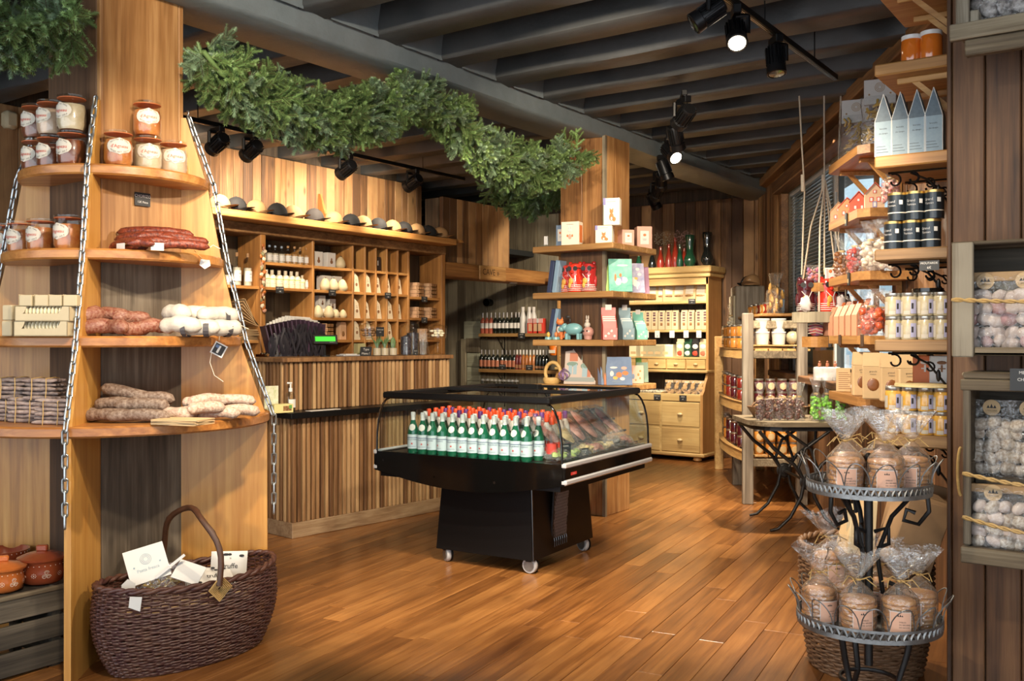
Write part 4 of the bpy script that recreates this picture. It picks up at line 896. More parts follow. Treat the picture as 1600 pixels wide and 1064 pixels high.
def onC(px, yl):
    r = (px-800)/F; o = Vector(C0)+ey*yl; f = lambda v: (v.x*CC+v.y*SS)-r*(-v.x*SS+v.y*CC)
    t_ = -f(o)/f(ex); p = o+ex*t_; return (p.x, p.y)
def cpos(px, yl, z): p = onC(px, yl); return (p[0], p[1], z)
ZT, ZL = 1.30, .912
# till display
t = thing('till_display', 'black till display with glowing green screen on the counter', 'till display', cpos(508, .30, ZT), CA-radians(28)); Mx = T(0, 0, .125) @ Rx(radians(-25))
mb = MB(); mb.box(-.095, -.012, -.035, .095, .012, .045, M=Mx, b=.004); mb.build('housing', M_blackm, t)
mb = MB(); mb.box(-.078, -.0135, -.012, .078, -.012, .028, M=Mx); mb.build('screen', plain('green_screen', (.01,.10,.01), .3, emit=(.03,.45,.02), es=1.1), t)
mb = MB(); text(mb, 'BIENVENUE', .007, .05, -.0135, -.022, 0, M=Mx); mb.build('lettering', M_steel, t)
mb = MB(); mb.tube([(0, 0, .008), (0, .01, .10)], .008, 8); mb.lathe([(.04, 0), (.04, .01), (0, .01)], 14); mb.build('stand', M_blackm, t, 40)
t = thing('cash_tray', 'flat grey tray with papers lying on the counter', 'tray', cpos(545, .30, ZT), CA); mb = MB(); mb.box(-.09, -.05, 0, .09, .05, .012, b=.003); mb.build('tray', M_plastic, t); mb = MB(); mb.box(-.06, -.04, .012, .05, .04, .018); mb.build('papers', M_white, t)
t = thing('kraft_box', 'small green-kraft box behind the chalk sign on the counter', 'box', cpos(562, .34, ZT), CA); mb = MB(); mb.box(-.04, -.03, 0, .04, .03, .10, b=.003); mb.build('carton', plain('olive_card', (.34,.30,.14), .7), t)
card('chalk_sign', 'small chalk sign leaning on the counter before the kraft box', ['Type', 'Menu !'], .10, .075, cpos(571, .24, ZT), CA-radians(15), sizes=[.026, .026], tilt=radians(-12))
def footed(lb, px, yl, s, foodm, crd=None):
    t = thing('footed_jar', lb, 'jar', cpos(px, yl, ZT), CA)
    mb = MB(); mb.lathe([(0, 0), (.055*s, 0), (.05*s, .006), (.012*s, .02), (.009*s, .06), (.014*s, .13*s), (.02*s, .15*s), (.085*s, .16*s), (.088*s, .25*s), (.095*s, .255*s)], 20, cap=False); mb.build('glass', M_glass, t, 40)
    mb = MB(); mb.lathe([(.095*s, .257*s), (.085*s, .27*s), (.03*s, .28*s), (.012*s, .29*s), (.018*s, .31*s), (0, .325*s)], 20, cap=False); mb.build('lid', M_glass, t, 40)
    mb = MB(); r = random.Random(3)
    for i in range(16): a = i*2.4; q = .06*s*sqrt((i+.5)/16); mb.ell((q*cos(a), q*sin(a), .18*s+.02*(i % 3)), (.022, .017, .012), 7, 5, nz=.3, seed=i)
    o = mb.build('sweets', foodm, t, 60); o['kind'] = 'stuff'
    if crd:
        mb = MB(); mb.box(-.005, -.097*s, .165*s, .078, -.094*s, .245*s); mb.build('chalk_card', M_chalk, t); mb = MB(); text(mb, crd[0], .012, .036, -.098*s, .222*s); text(mb, crd[1], .013, .036, -.098*s, .20*s); mb.build('lettering', M_white, t)
footed('footed glass jar with PORTE-CLES chalk card on the counter', 577, .30, .95, M_bark, ('PORTE-CLES', '12€'))
footed('footed glass jar of pale nougat at the right counter end', 684, .28, .92, M_waf)
def talljar(lb, px, yl, h, r, m):
    t = thing('glass_jar', lb, 'jar', cpos(px, yl, ZT), CA)
    mb = MB(); mb.lathe([(0, 0), (r, 0), (r, h*.8), (r*.75, h*.88), (r*1.15, h*.93)], 20, cap=False); mb.build('glass', M_glass, t, 40)
    mb = MB(); mb.lathe([(r*1.15, h*.935), (r*.9, h*.97), (r*.2, h), (0, h*1.03)], 20, cap=False); mb.build('lid', M_glass, t, 40)
    mb = MB(); mb.lathe([(0, .006), (r*.92, .008), (r*.92, h*.6), (0, h*.66)], 16); mb.build('contents', m, t, 40)
M_liq = plain('black_liquorice', (.02,.016,.022), .25, coat=.6, var=.6, vs=45, col2=(.09,.085,.10), bump=.7, bs=60)
talljar('tall glass jar of black liquorice, front one on the counter', 635, .22, .26, .052, M_liq); talljar('tall glass jar behind the liquorice jar', 645, .36, .31, .056, M_liq)
t = thing('straw_vase', 'glass jug of clear drinking straws on the counter', 'jug', cpos(661, .25, ZT), CA); mb = MB(); mb.lathe([(0, 0), (.055, 0), (.05, .06), (.035, .14), (.04, .16)], 18, cap=False); mb.build('glass', M_glass, t, 40)
mb = MB()
for i in range(22): a = i*2.4; q = .03*sqrt((i+.5)/22); mb.tube([(q*cos(a), q*sin(a), .004), (q*1.25*cos(a), q*1.25*sin(a), .19+.02*sin(i*3.))], .003, 5)
o = mb.build('straws', M_cello2, t); o['kind'] = 'stuff'
M_succ = plain('succulent_green', (.12,.20,.08), .5); M_sand = plain('pale_sand', (.50,.42,.30), .9)
def plant(lb, px, yl, kind):
    t = thing('potted_succulent', lb, 'plant', cpos(px, yl, ZT), CA); mb = MB(); mb.lathe([(0, 0), (.034, 0), (.036, .10)], 16, cap=False); mb.build('glass_pot', M_glass, t, 40)
    mb = MB(); mb.lathe([(0, .004), (.032, .004), (.033, .06), (0, .065)], 14); mb.build('sand', M_sand, t, 40)
    for i in range(11 if kind else 3):
        mb = MB()
        if kind: a = i*2.4; mb.tube([(0, 0, .06), (.02*cos(a), .02*sin(a), .11), (.05*cos(a), .05*sin(a), .15+.02*sin(i))], [.006, .006, .001], 5)
        else: mb.ell((.012*(i-1), 0, .10+.01*(i % 2)), (.014, .014, .045), 8, 6)
        mb.build('leaf', M_succ, t, 60)
plant('spiky succulent in a glass pot on the counter, left one', 589, .24, 1); plant('spiky succulent in a glass pot on the counter, right one', 601, .24, 1); plant('small cactus in a glass pot beside the jars', 614, .24, 0)
card('price_card', 'small dark price card before the liquorice jars', ['REGLISSE', '6€'], .05, .05, cpos(649, .14, ZT), CA, sizes=[.009, .011])
# on the ledge: sanitiser and box of tissues
t = thing('sanitiser_bottle', 'clear pump bottle of hand sanitiser on the black ledge', 'pump bottle', cpos(454, .06, ZL), CA)
mb = MB(); mb.lathe([(0, 0), (.034, 0), (.036, .01), (.036, .12), (.025, .14), (.012, .145)], 18, cap=False); mb.build('bottle', M_glass, t, 40); mb = MB(); mb.lathe([(0, .004), (.033, .005), (.033, .09), (0, .09)], 16); mb.build('gel', thin('gel', (.90,.93,.93), 1.35, .02), t, 40)
mb = MB(); mb.lathe([(.014, .145), (.014, .17), (.006, .172), (.006, .20), (0, .20)], 12); mb.box(-.03, -.006, .20, .012, .006, .213, b=.003); mb.build('pump', M_whiteg, t, 40); mb = MB(); mb.lathe([(.0365, .03), (.0365, .09)], 14, cap=False, a0=-pi/2-1, a1=-pi/2+1); mb.build('label', M_white, t, 60)
t = thing('sweet_box', 'pale yellow box of chocolates on the black ledge', 'box', cpos(439, .02, ZL), CA-radians(8)); mb = MB(); mb.box(-.075, -.045, 0, .075, .045, .062, b=.003); mb.build('carton', plain('pale_yellow_card', (.66,.57,.25), .55), t); mb = MB(); mb.box(-.005, -.046, .015, .06, -.045, .05); mb.build('photo_print', M_bark, t); mb = MB(); mb.box(.04, -.047, .03, .062, -.046, .055); mb.build('green_seal', plain('green_seal', (.10,.28,.07), .5), t)
t = thing('leaflet', 'upright printed leaflet behind the yellow box', 'leaflet', cpos(424, .09, ZL), CA-radians(20)); mb = MB(); mb.box(-.05, -.002, 0, .05, .002, .19); mb.build('sheet', plain('green_leaflet', (.42,.46,.24), .6, var=.8, vs=30, col2=(.75,.70,.60)), t)
t = thing('paper_sheet', 'white paper lying on the black ledge', 'paper', cpos(505, -.02, ZL), CA); mb = MB(); mb.box(-.14, -.03, 0, .14, .03, .003); mb.build('sheet', M_white, t)
# ------------------------------------------------------------------ chilled island on castors
FZ = radians(4); FX, FY = -3.627, 5.233
fr = thing('chilled_island', 'black chilled display island with glass sides on castors', 'fridge', (FX, FY, 0), FZ)
bx, by = .36, .41
mb = MB(); v = [(-bx, -by, .088), (bx, -by, .088), (bx, by, .088), (-bx, by, .088), (-bx+.03, -by+.03, .56), (bx-.03, -by+.03, .56), (bx-.03, by-.03, .56), (-bx+.03, by-.03, .56)]
mb.add(v, [(0,3,2,1),(4,5,6,7),(0,1,5,4),(1,2,6,5),(2,3,7,6),(3,0,4,7)]); mb.build('base', M_blackm, fr)
mb = MB(); mb.tube([(bx+.001, -by-.001, .088), (bx-.029, -by+.029, .56)], .006, 6); mb.build('edge_trim', M_blackg, fr, 60)
# ventilation grille in the base side: perforated steel sheet of crossed wires
mb = MB(); mb.box(-.10, -.005, 0, .10, .005, .30); g0 = mb.build('grille_recess', plain('grille_shadow', (.03,.03,.033), .6, .5), fr, loc=(bx-.012, -.06, .18), rot=(0, radians(-3.6), 0)); g0.rotation_euler = (radians(3.6), 0, pi/2)
mb = MB()
for i in range(26):
    for s in (-1, 1):
        a = -.10+i*.016; pts = [(a, 0, 0), (a+s*.10, 0, .30)]; x0, x1 = a, a+s*.12
        for k in range(10):
            z0, z1 = k*.03, k*.03+.03; xa, xb_ = a+s*(k*.012)-s*.06, a+s*((k+1)*.012)-s*.06
            if abs(xa) < .094 and abs(xb_) < .094: mb.add([(xa-.0016, -.006, z0), (xa+.0016, -.006, z0), (xb_+.0016, -.006, z1), (xb_-.0016, -.006, z1)], [(0,1,2,3)])
o = mb.build('grille_mesh', M_plastic, fr, loc=(bx-.010, -.06, .18)); o.rotation_euler = (radians(3.6), 0, pi/2); o['kind'] = 'stuff'
for i in range(7):
    mb = MB(); mb.tube([(0, 0, .02), (.004, 0, 0), (.004, 0, -.035)], .003, 5); mb.build('grille_tie', M_blackg, fr, loc=(bx+.004, -.15+i*.027, .165))
# castors
def castor(sx, sy):
    t = MB(); t.lathe([(.012, -.016), (.046, -.014), (.050, -.006), (.050, .006), (.046, .014), (.012, .016)], 24, M=T(0, 0, .05) @ Rx(pi/2)); o = t.build('castor', M_plastic, fr, 40, loc=(sx*(bx-.05), sy*(by-.05), 0), rz=radians(-28+20*sx-12*sy))
    t = MB(); t.lathe([(.012, .0165), (.034, .0165), (.034, .019), (0, .019)], 20, M=T(0, 0, .05) @ Rx(pi/2)); t.build('hub', M_zinc, o, 40)
    t = MB(); t.lathe([(.040, -.030), (.049, -.028), (.049, -.018), (.040, -.016)], 24, M=T(0, 0, .05) @ Rx(pi/2)); t.box(-.02, -.03, .075, .02, .012, .10, b=.004); t.build('fork', M_blackm, o, 40)
for sx in (-1, 1):
    for sy in (-1, 1): castor(sx, sy)
# tub: end panels with a bowed lower edge, glass end plates, slanted side glass
M_silv = plain('silver_paint', (.50,.51,.53), .35, .2); ax, ay = .685, .63; tx = .575; zt, zr = .72, 1.062
def endpoly(n=16):
    p = [(-ax+.01, zt), (-ax-.005, .60)]
    for i in range(1, n): u = i/n; p.append((-ax+2*ax*u, .60-.085*sin(pi*u)))
    return p+[(ax+.005, .60), (ax-.01, zt)]
for sy in (-1, 1):
    mb = MB(); mb.prism(endpoly(), -.012, .012, M=T(0, sy*(ay-.012), 0) @ Rx(pi/2)); mb.build('end_panel', M_blackg, fr)
    g = [(-ax+.01, zt-.01)]+[(-ax+.01+(ax-tx-.01)*(1-cos(k/6*pi/2))**1.0, zt+(zr-zt)*sin(k/6*pi/2)**.8) for k in range(7)]
    gl = g+[(-x, z) for x, z in g[::-1]]
    mb = MB(); mb.prism(gl, -.004, .004, M=T(0, sy*(ay-.012), 0) @ Rx(pi/2)); mb.build('end_glass', M_winglass, fr)
    for sx in (-1, 1):
        mb = MB(); mb.tube([(sx*-x, sy*(ay-.006), z) for x, z in g], .007, 6); mb.build('glass_edge_strip', M_blackg, fr, 60)
    for sx in (-.62, -.22, .22, .62):
        mb = MB(); mb.lathe([(.009, 0), (.007, .006), (0, .007)], 10, M=T(sx, sy*ay, .665 if abs(sx) > .5 else .585) @ Rx(-sy*-pi/2)); mb.build('screw', M_steel, fr, 40)
mb = MB(); mb.box(-ax+.03, -ay+.02, .56, ax-.03, ay-.02, .60); mb.box(-ax+.03, -ay+.02, .60, -ax+.06, ay-.02, zt); mb.box(ax-.06, -ay+.02, .60, ax-.03, ay-.02, zt); mb.build('tub', M_blackm, fr)
mb = MB(); mb.box(-.62, -ay+.03, .700, .62, ay-.03, .715); mb.build('deck', plain('black_deck', (.012,.012,.013), .35), fr)
for sx in (-1, 1):
    mb = MB(); mb.prism([(-.004, zt+.02), (.004, zt+.02), (.004-(ax-tx)*1., zr+.01), (-.004-(ax-tx), zr+.01)], -ay+.02, ay-.02, M=Matrix(((sx,0,0,sx*ax),(0,0,1,0),(0,1,0,0),(0,0,0,1)))); mb.build('side_glass', M_winglass, fr)
    mb = MB(); mb.box(sx*ax-.012, -ay, .632, sx*ax+.012, ay, .70, b=.004); mb.build('side_band', M_blackg, fr)
    mb = MB(); mb.box(sx*ax-.016, -ay-.002, .700, sx*ax+.016, ay, .728, b=.006); mb.build('glass_channel', M_silv, fr)
    mb = MB(); mb.box(sx*ax-.018, -ay-.002, .602, sx*ax+.020, ay, .634, b=.008); mb.build('bumper_rail', M_silv, fr)
# top frame with sliding black tinted lids
for sx in (-1, 1):
    mb = MB(); mb.box(sx*tx-.03, -ay, zr, sx*tx+.03, ay, 1.105, b=.008); mb.build('top_rail', M_black, fr)
for sy in (-1, 1):
    mb = MB(); mb.box(-tx-.03, sy*ay-.03, zr, tx+.03, sy*ay+.03, 1.103, b=.010); mb.build('top_rail', M_blackm, fr)
mb = MB(); mb.box(-tx, -.02, 1.085, tx, .02, 1.108, b=.004); mb.build('mid_rail', M_black, fr)
M_tint = thin('tinted_lid_glass', (.55,.58,.60), 1.5, .03)
mb = MB(); mb.box(-tx+.02, .01, 1.088, tx-.02, ay-.02, 1.094); mb.build('sliding_lid', M_tint, fr)
mb = MB(); mb.box(-.10, .18, 1.094, .06, .24, 1.13, b=.004); mb.build('lid_handle', M_blackm, fr)
mb = MB(); mb.box(ax+.012, -.56, .655, ax+.0135, -.49, .672); o = mb.build('maker_plate', plain('red_plate', (.62,.04,.03), .4), fr)
mb = MB(); text(mb, 'COLD', .011, 0, 0, 0, M=T(ax+.014, -.525, .6635) @ Rz(pi/2)); mb.build('lettering', M_white, fr)
def fw(x, y, z): c, s = cos(FZ), sin(FZ); return (FX+x*c-y*s, FY+x*s+y*c, z)
ZD = .716
M_blab = plain('pale_blue_label', (.55,.62,.66), .5); M_blue = plain('navy_ink', (.06,.09,.20), .5); M_star = plain('red_star', (.60,.04,.03), .5)
def water():
    t = thing('water_bottle', '', 'bottle'); r = .036; h = .26
    lat('glass', [(0, 0), (r*.92, 0), (r, .008), (r, .125), (r*.92, .155), (r*.60, .182), (r*.40, .208), (r*.36, .236), (0, .237)], M_gglass, t, 16)
    mb = MB(); mb.lathe([(r*.42, .226), (r*.44, .229), (r*.44, .253), (r*.38, .259), (0, .26)], 12); mb.lathe([(r*.41, .208), (r*.40, .226)], 12, cap=False); mb.build('cap', M_whiteg, t, 40)
    mb = MB(); q = r+.0008; mb.lathe([(q, .028), (q, .118)], 18, cap=False); mb.lathe([(q+.0004, .096), (q+.0004, .100)], 18, m=1, cap=False); text(mb, 'S.PELLEGRINO', .0125, 0, 0, .086, 1, bend=q+.0008)
    st = []
    for k in range(10): a = pi/2+k*pi/5; rr = .0085 if k % 2 == 0 else .0036; st.append((rr*cos(a), rr*sin(a)))
    c_ = [((q+.0008)*sin(x/q), -(q+.0008)*cos(x/q), .060+z) for x, z in st]; mb.add(c_, [tuple(range(10))], 2); text(mb, 'ACQUA MINERALE', .006, 0, 0, .042, 1, bend=q+.0008)
    mb.build('label', [M_blab, M_blue, M_star], t, 50)
    mb = MB(); n = 8; vs = []
    for j in range(7):
        v_ = -1+2*j/6; hw = sqrt(max(0, 1-v_*v_))
        for i in range(n+1): z = .163+v_*.022; rr = .0295+(.163-z)*.30; u = (-1+2*i/n)*hw*.021/rr; vs.append((rr*sin(u)*1.03, -rr*cos(u)*1.03-.001, z))
    mb.add(vs, [(j*(n+1)+i, j*(n+1)+i+1, (j+1)*(n+1)+i+1, (j+1)*(n+1)+i) for j in range(6) for i in range(n)]); mb.build('neck_label', M_white, t, 50)
    return t
PW = Proto(water); rr = random.Random(2)
for row, y in enumerate((-.55, -.472)):
    n = 12
    for i in range(n): PW.put('green sparkling water bottle, %s row, %s' % (('front', 'second')[row], ordl(i, n)), fw(-.44+i*.076+(.038 if row else 0), y, ZD), FZ+radians(rr.uniform(-25, 25)), 'green water bottles in the chilled island')
M_redcap = plain('red_cap', (.70,.07,.02), .35); M_purcap = plain('purple_cap', (.10,.03,.16), .35); M_juice = thin('clear_bottle_plastic', (.95,.95,.95), 1.45, .03); M_redl = plain('red_label', (.55,.05,.04), .5); M_lem = plain('pale_lemonade', (.62,.52,.36), .15, coat=.8)
def soda(cm, lm):
    t = thing('soda_bottle', '', 'bottle'); r = .034
    lat('contents', [(0, 0), (r, .004), (r, .15), (r*.8, .185), (r*.4, .22), (0, .222)], lm, t); mb = MB(); mb.lathe([(r*1.01, .05), (r*1.01, .11)], 14, cap=False); mb.build('label', M_redl, t, 50)
    lat('cap', [(r*.46, .222), (r*.48, .228), (r*.48, .258), (r*.40, .268), (0, .269)], cm, t, 12); return t
M_cola = plain('pale_pet', (.50,.48,.45), .1, coat=1)
PR, PP = Proto(lambda: soda(M_redcap, M_cola)), Proto(lambda: soda(M_purcap, M_cola))
for row in range(4):
    for i in range(12):
        k = (i*5+row*3) % 7
        (PP if k in (1, 4) else PR).put('%s-capped soda bottle behind the water, row %s, %s' % ('purple' if k in (1, 4) else 'red', ('one', 'two', 'three', 'four')[row], ordl(i, 12)), fw(-.44+i*.08, -.38+row*.078, ZD+.002*row), FZ, 'red and purple capped sodas')
# clear bottles by the right front corner, cheeses and packs on the sloping right shelf
PK = Proto(lambda: soda(M_redcap, M_juice))
for i in range(2): PK.put('clear bottle with red cap in the right front corner, '+('front', 'rear')[i], fw(.55-.02*i, -.52+.09*i, ZD), FZ, 'clear bottles in the corner')
M_tray = plain('grey_tray', (.06,.06,.065), .4); mb = MB(); mb.box(.50, -.30, ZD, .66, .60, ZD+.012); tag(mb.build('display_tray', M_tray, None, loc=(FX, FY, 0), rz=FZ), 'dark display tray along the right glass of the chilled island', 'tray')
M_salad = plain('salad_leaf', (.20,.30,.05), .5, var=.7, vs=40, col2=(.42,.46,.14)); M_ham = plain('cured_ham', (.36,.09,.07), .4, coat=.4, var=.8, vs=22, col2=(.58,.34,.28)); M_cheese = plain('pale_cheese', (.62,.46,.22), .5, var=.4, vs=20); M_dom = thin('pack_film', (.96,.96,.97), 1.5, .05, .8, 24, 1.6, .06)
for i in range(7):
    y = -.50+i*.15; lb = ('leafy salad pack nearest the corner', 'salad pack with leaves', 'pale cheese pack after the salads', 'clear snack pack in the middle', 'fourth clear pack from the far end', 'clear pack near the far end', 'clear pack at the far end')[i]
    t = thing('food_pack', lb+' behind the right glass', 'food pack', fw(.585, y, ZD+.012), FZ, 'packs behind the right glass')
    mb = MB(); r = random.Random(i)
    for k in range(12): mb.ell((r.uniform(-.05, .05), r.uniform(-.05, .05), r.uniform(.02, .05)), (r.uniform(.015, .03), r.uniform(.01, .025), r.uniform(.008, .018)), 7, 5, nz=.6, seed=k+i)
    o = mb.build('contents', (M_salad, M_salad, M_cheese, M_ham, M_cheese, M_tray, M_ham)[i], t, 60); o['kind'] = 'stuff'
    mb = MB(); mb.grid(lambda u, v: (.075*(u*2-1), .068*(v*2-1), .012+.06*(1-(u*2-1)**4)*(1-(v*2-1)**4)+.01*mnoise.noise(Vector((u*6, v*6, i)))), 12, 12); mb.build('film', M_dom, t, 60)
for i in range(6):
    y = -.40+i*.17; t = thing('vacuum_pack', 'flat vacuum pack of sliced ham on the sloping rack, '+ORD[i].replace('from left', 'from the front').replace('leftmost', 'front one'), 'meat pack', fw(.44, y, ZD+.16), FZ, 'vacuum packs on the rack'); t.rotation_euler = (0, radians(42), FZ)
    mb = MB(); mb.ell((0, 0, .012), (.12, .066, .014), 14, 6, nz=.2, seed=i); mb.build('sliced_meat', (M_ham, M_cheese, M_ham, M_ham, M_saur, M_ham)[i], t, 60)
    mb = MB(); mb.grid(lambda u, v: (.15*(u*2-1), .08*(v*2-1), .016+.016*(1-(u*2-1)**4)*(1-(v*2-1)**4)+.006*mnoise.noise(Vector((u*9, v*9, i)))), 14, 10); mb.build('film', M_dom, t, 60)
mb = MB()
for k in range(4): mb.box(.34+k*.085, -.55, ZD+.24-k*.075, .352+k*.085, .60, ZD+.252-k*.075)
mb.box(.33, -.55, ZD, .345, .60, ZD+.24); tag(mb.build('stepped_rack', M_steel, None, loc=(FX, FY, 0), rz=FZ), 'bright stepped rack carrying the vacuum packs', 'rack')
t = card('price_card', 'tall black price card in the near right corner of the island', ['TOMME', 'DE', 'SAVOIE', '8€'], .075, .10, fw(.63, -.50, ZD+.012), FZ+radians(62), sizes=[.012]*4); card('price_card', 'small dark price card before the salad pack', ['SALADE', '6€'], .07, .05, fw(.63, -.26, ZD+.012), FZ+radians(70), sizes=[.012, .014])
# ------------------------------------------------------------------ goods on the far pillar's square shelves
KS = [2.198, 1.816, 1.43, 1.063]; KF = KY-.38; KR = KX+.38          # front edge (y) and right edge (x)
def kf(px, z, dy=.08): y = KF+dy; return (on_y(px, y), y, z)
def kr(px, z, dx=.08): x = KR-dx; return (x, on_x(px, x), z)
M_fox = plain('fox_orange', (.62,.18,.05), .6); M_cr = plain('cream_print_card', (.76,.68,.55), .55); M_pk = plain('pale_pink_card', (.66,.36,.27), .6); M_sblue = plain('slate_blue_card', (.15,.21,.30), .55); M_lil = plain('lilac_print', (.22,.20,.42), .5)
def pbox(lb, w, d, h, loc, rz, m, deco):
    t = thing('toy_box', lb, 'box', loc, rz); mb = MB(); mb.box(-w/2, -d/2, 0, w/2, d/2, h, b=.003); mb.build('carton', m, t)
    mats = [M_fox, M_white, M_lil, M_ink, M_pk, M_sblue]; mb = MB(); q = -d/2-.001
    def disc(x, z, rx, rz_, m, yy=0): mb.ell((x, q-yy, z), (rx, .0008, rz_), 12, 4, m)
    if deco == 'fox':
        disc(0, h*.30, w*.15, h*.15, 0); disc(w*.16, h*.22, w*.11, h*.09, 0); disc(0, h*.50, w*.12, h*.08, 0); disc(0, h*.24, w*.06, h*.07, 1, .0006); mb.add([(-w*.12, q, h*.54), (-w*.03, q, h*.56), (-w*.10, q, h*.64)], [(0,1,2)], 0); mb.add([(w*.12, q, h*.54), (w*.03, q, h*.56), (w*.10, q, h*.64)], [(0,2,1)], 0)
        mb.box(-w/2-.001, q, h*.74, -w*.36, -d*.3, h*1.002, 2); mb.box(-w*.3, q, h*.86, w*.25, q+.001, h*.87, 3)
    elif deco == 'panel':
        mb.box(-w*.28, q, h*.22, w*.28, q+.001, h*.80, 1); disc(0, h*.62, w*.11, h*.06, 0, .001); mb.box(-w*.13, q-.0008, h*.44, w*.13, q, h*.45, 3); mb.box(-w*.10, q-.0008, h*.39, w*.10, q, h*.40, 3)
    elif deco == 'bunny':
        disc(0, h*.62, w*.13, h*.08, 1); disc(-w*.06, h*.76, w*.03, h*.09, 1); disc(w*.06, h*.76, w*.03, h*.09, 1); disc(-w*.14, h*.40, w*.05, h*.06, 0); disc(w*.14, h*.40, w*.05, h*.06, 0); disc(0, h*.36, w*.10, h*.12, 4); mb.box(-w*.2, q, h*.88, w*.2, q+.001, h*.89, 3); mb.box(w/2, -d*.32, h*.12, w/2+.001, d*.32, h*.86, 0)
    mb.build('print', mats, t, 60); return t
r35 = radians(20)
pbox('slate blue toy box with white tag, left end of top square shelf', .085, .09, .17, kf(862+18, 2.198), 0, M_sblue, 'panel')
pbox('cream toy box with rabbit print and orange window', .15, .11, .19, kf(894, 2.198), radians(12), M_cr, 'bunny')
pbox('cream fox box lying under the tall fox box', .135, .11, .14, kf(945, 2.198, .09), radians(20), M_cr, 'fox')
pbox('tall cream fox box standing on top of another fox box', .13, .10, .215, kf(957, 2.338, .10), radians(20), M_cr, 'fox')
pbox('pink toy box behind the fox box with white panel', .11, .09, .135, kr(978, 2.198, .10), radians(55), M_pk, 'panel')
pbox('coral pink toy box with cream panel, right end of top square shelf', .13, .11, .195, kr(1005, 2.198, .12), radians(40), M_pk, 'panel')
mb = MB(); mb.box(-.02, -.004, 0, .02, .004, .075, b=.006); tag(mb.build('white_tag', M_whiteg, None, loc=kf(853, 2.198+.02, .10), rz=0), 'rounded white hang tag left of the slate blue box', 'tag'); 
M_navy = plain('navy_box', (.035,.05,.11), .5); M_lblue = plain('light_blue_box', (.24,.36,.48), .5)
for k, (px, m, lb) in enumerate(((868, M_navy, 'navy album leaning at the left on second shelf, outer'), (876, M_lblue, 'pale blue album leaning beside the navy one'))):
    mb = MB(); mb.box(-.02, -.10, 0, .02, .10, .27, b=.003); o = mb.build('album', m, None, loc=kf(px, 1.818, .17), rot=(0, radians(9), radians(-4))); tag(o, lb, 'album')
M_redb = plain('red_glaze', (.60,.035,.018), .15, coat=.6); M_redd = plain('deep_red_glaze', (.36,.02,.02), .15, coat=.6); M_yel = plain('yellow_print', (.72,.38,.06), .4)
def bear(m):
    t = thing('bear_tin', '', 'figurine'); mb = MB()
    mb.lathe([(0, 0), (.058, 0), (.064, .01), (.064, .10), (.058, .13), (.060, .16), (.066, .19), (.060, .222), (.035, .235), (0, .237)], 24); mb.build('body', m, t, 50)
    for s in (-1, 1): MB().ell((s*.042, 0, .232), (.018, .012, .018), 10, 6).build('ear', m, t, 60); MB().ell((s*.062, -.01, .085), (.012, .020, .048), 10, 6).build('arm', m, t, 60)
    mb = MB()
    for s in (-1, 1): mb.lathe([(0, 0), (.019, 0), (.019, .004), (0, .004)], 14, M=T(s*.026, -.0635, .19) @ Rx(pi/2)); mb.box(min(s*.03, s*.06), -.058, .192, max(s*.03, s*.06), -.03, .196)
    mb.build('sunglasses', M_ink, t, 40)
    mb = MB(); mb.ell((0, -.066, .160), (.016, .012, .011), 10, 6); mb.build('muzzle', m, t, 60)
    mb = MB(); mb.tube([(-.035, -.055, .145), (-.01, -.066, .115), (.012, -.067, .10), (.034, -.057, .145)], .003, 6); mb.tube([(.012, -.067, .10), (.02, -.066, .04)], .003, 6); mb.build('white_cord', M_white, t, 60)
    mb = MB(); mb.ell((-.012, -.066, .088), (.020, .006, .026), 12, 6); mb.ell((-.022, -.066, .055), (.012, .005, .024), 10, 6); mb.build('yellow_bell', M_yel, t, 60)
    mb = MB()
    for z in (.012, .026, .040, .054): mb.lathe([(.0648, z), (.0648, z+.005)], 24, cap=False)
    mb.build('stripes', M_white, t, 60); return t
BR, BD = Proto(lambda: bear(M_redb)), Proto(lambda: bear(M_redd))
BR.put('red ceramic bear with sunglasses, front one on second shelf', kf(899, 1.818, .10), radians(8)); BR.put('red ceramic bear partly hidden behind the front red bear', kf(888, 1.818, .19), radians(8)); BD.put('deep red ceramic bear right of the front bear', kf(920, 1.818, .13), radians(12))
M_tealb = plain('teal_book', (.06,.36,.27), .45, var=.6, vs=14, col2=(.30,.62,.50)); M_unib = plain('indigo_book', (.15,.17,.32), .45, var=.7, vs=14, col2=(.55,.50,.60)); M_limeb = plain('lime_book', (.28,.46,.10), .5)
def book(lb, w, h, d, loc, rz, m, lean=14, deco=None, cat='book'):
    t = thing('picture_book', lb, cat, loc, 0); t.rotation_euler = (radians(-lean), 0, rz)
    mb = MB(); mb.box(-w/2, -d/2, 0, w/2, d/2, h, b=.0015); mb.build('cover', m, t); mb = MB(); mb.box(-w/2+.004, -d/2+.002, .003, w/2+.0006, d/2-.002, h+.0006); mb.build('pages', M_white, t)
    if deco:
        mb = MB(); r = random.Random(len(lb)); q = -d/2-.0006
        for (x, z, a, b, mi) in deco: mb.ell((x*w, q, z*h), (a*w, .0009, b*h), 12, 4, mi, nz=.15, seed=int(x*100))
        mb.build('picture', [M_white, M_fox, M_lil, M_yel, M_pk, M_ink, M_tealb, M_sblue], t, 60)
    return t
def behind(p, k): a = radians(38); return (p[0]-sin(a)*.019*k-cos(a)*.022*k, p[1]+cos(a)*.019*k-sin(a)*.022*k, p[2])
uni = [(-.05, .40, .20, .13, 0), (.12, .30, .16, .10, 0), (-.16, .52, .09, .07, 0), (-.20, .66, .06, .05, 4), (-.2, .2, .04, .07, 0), (.15, .18, .04, .07, 0), (.1, .48, .10, .05, 3), (-.3, .8, .12, .06, 0), (.2, .8, .1, .05, 0), (.28, .62, .1, .05, 0)]
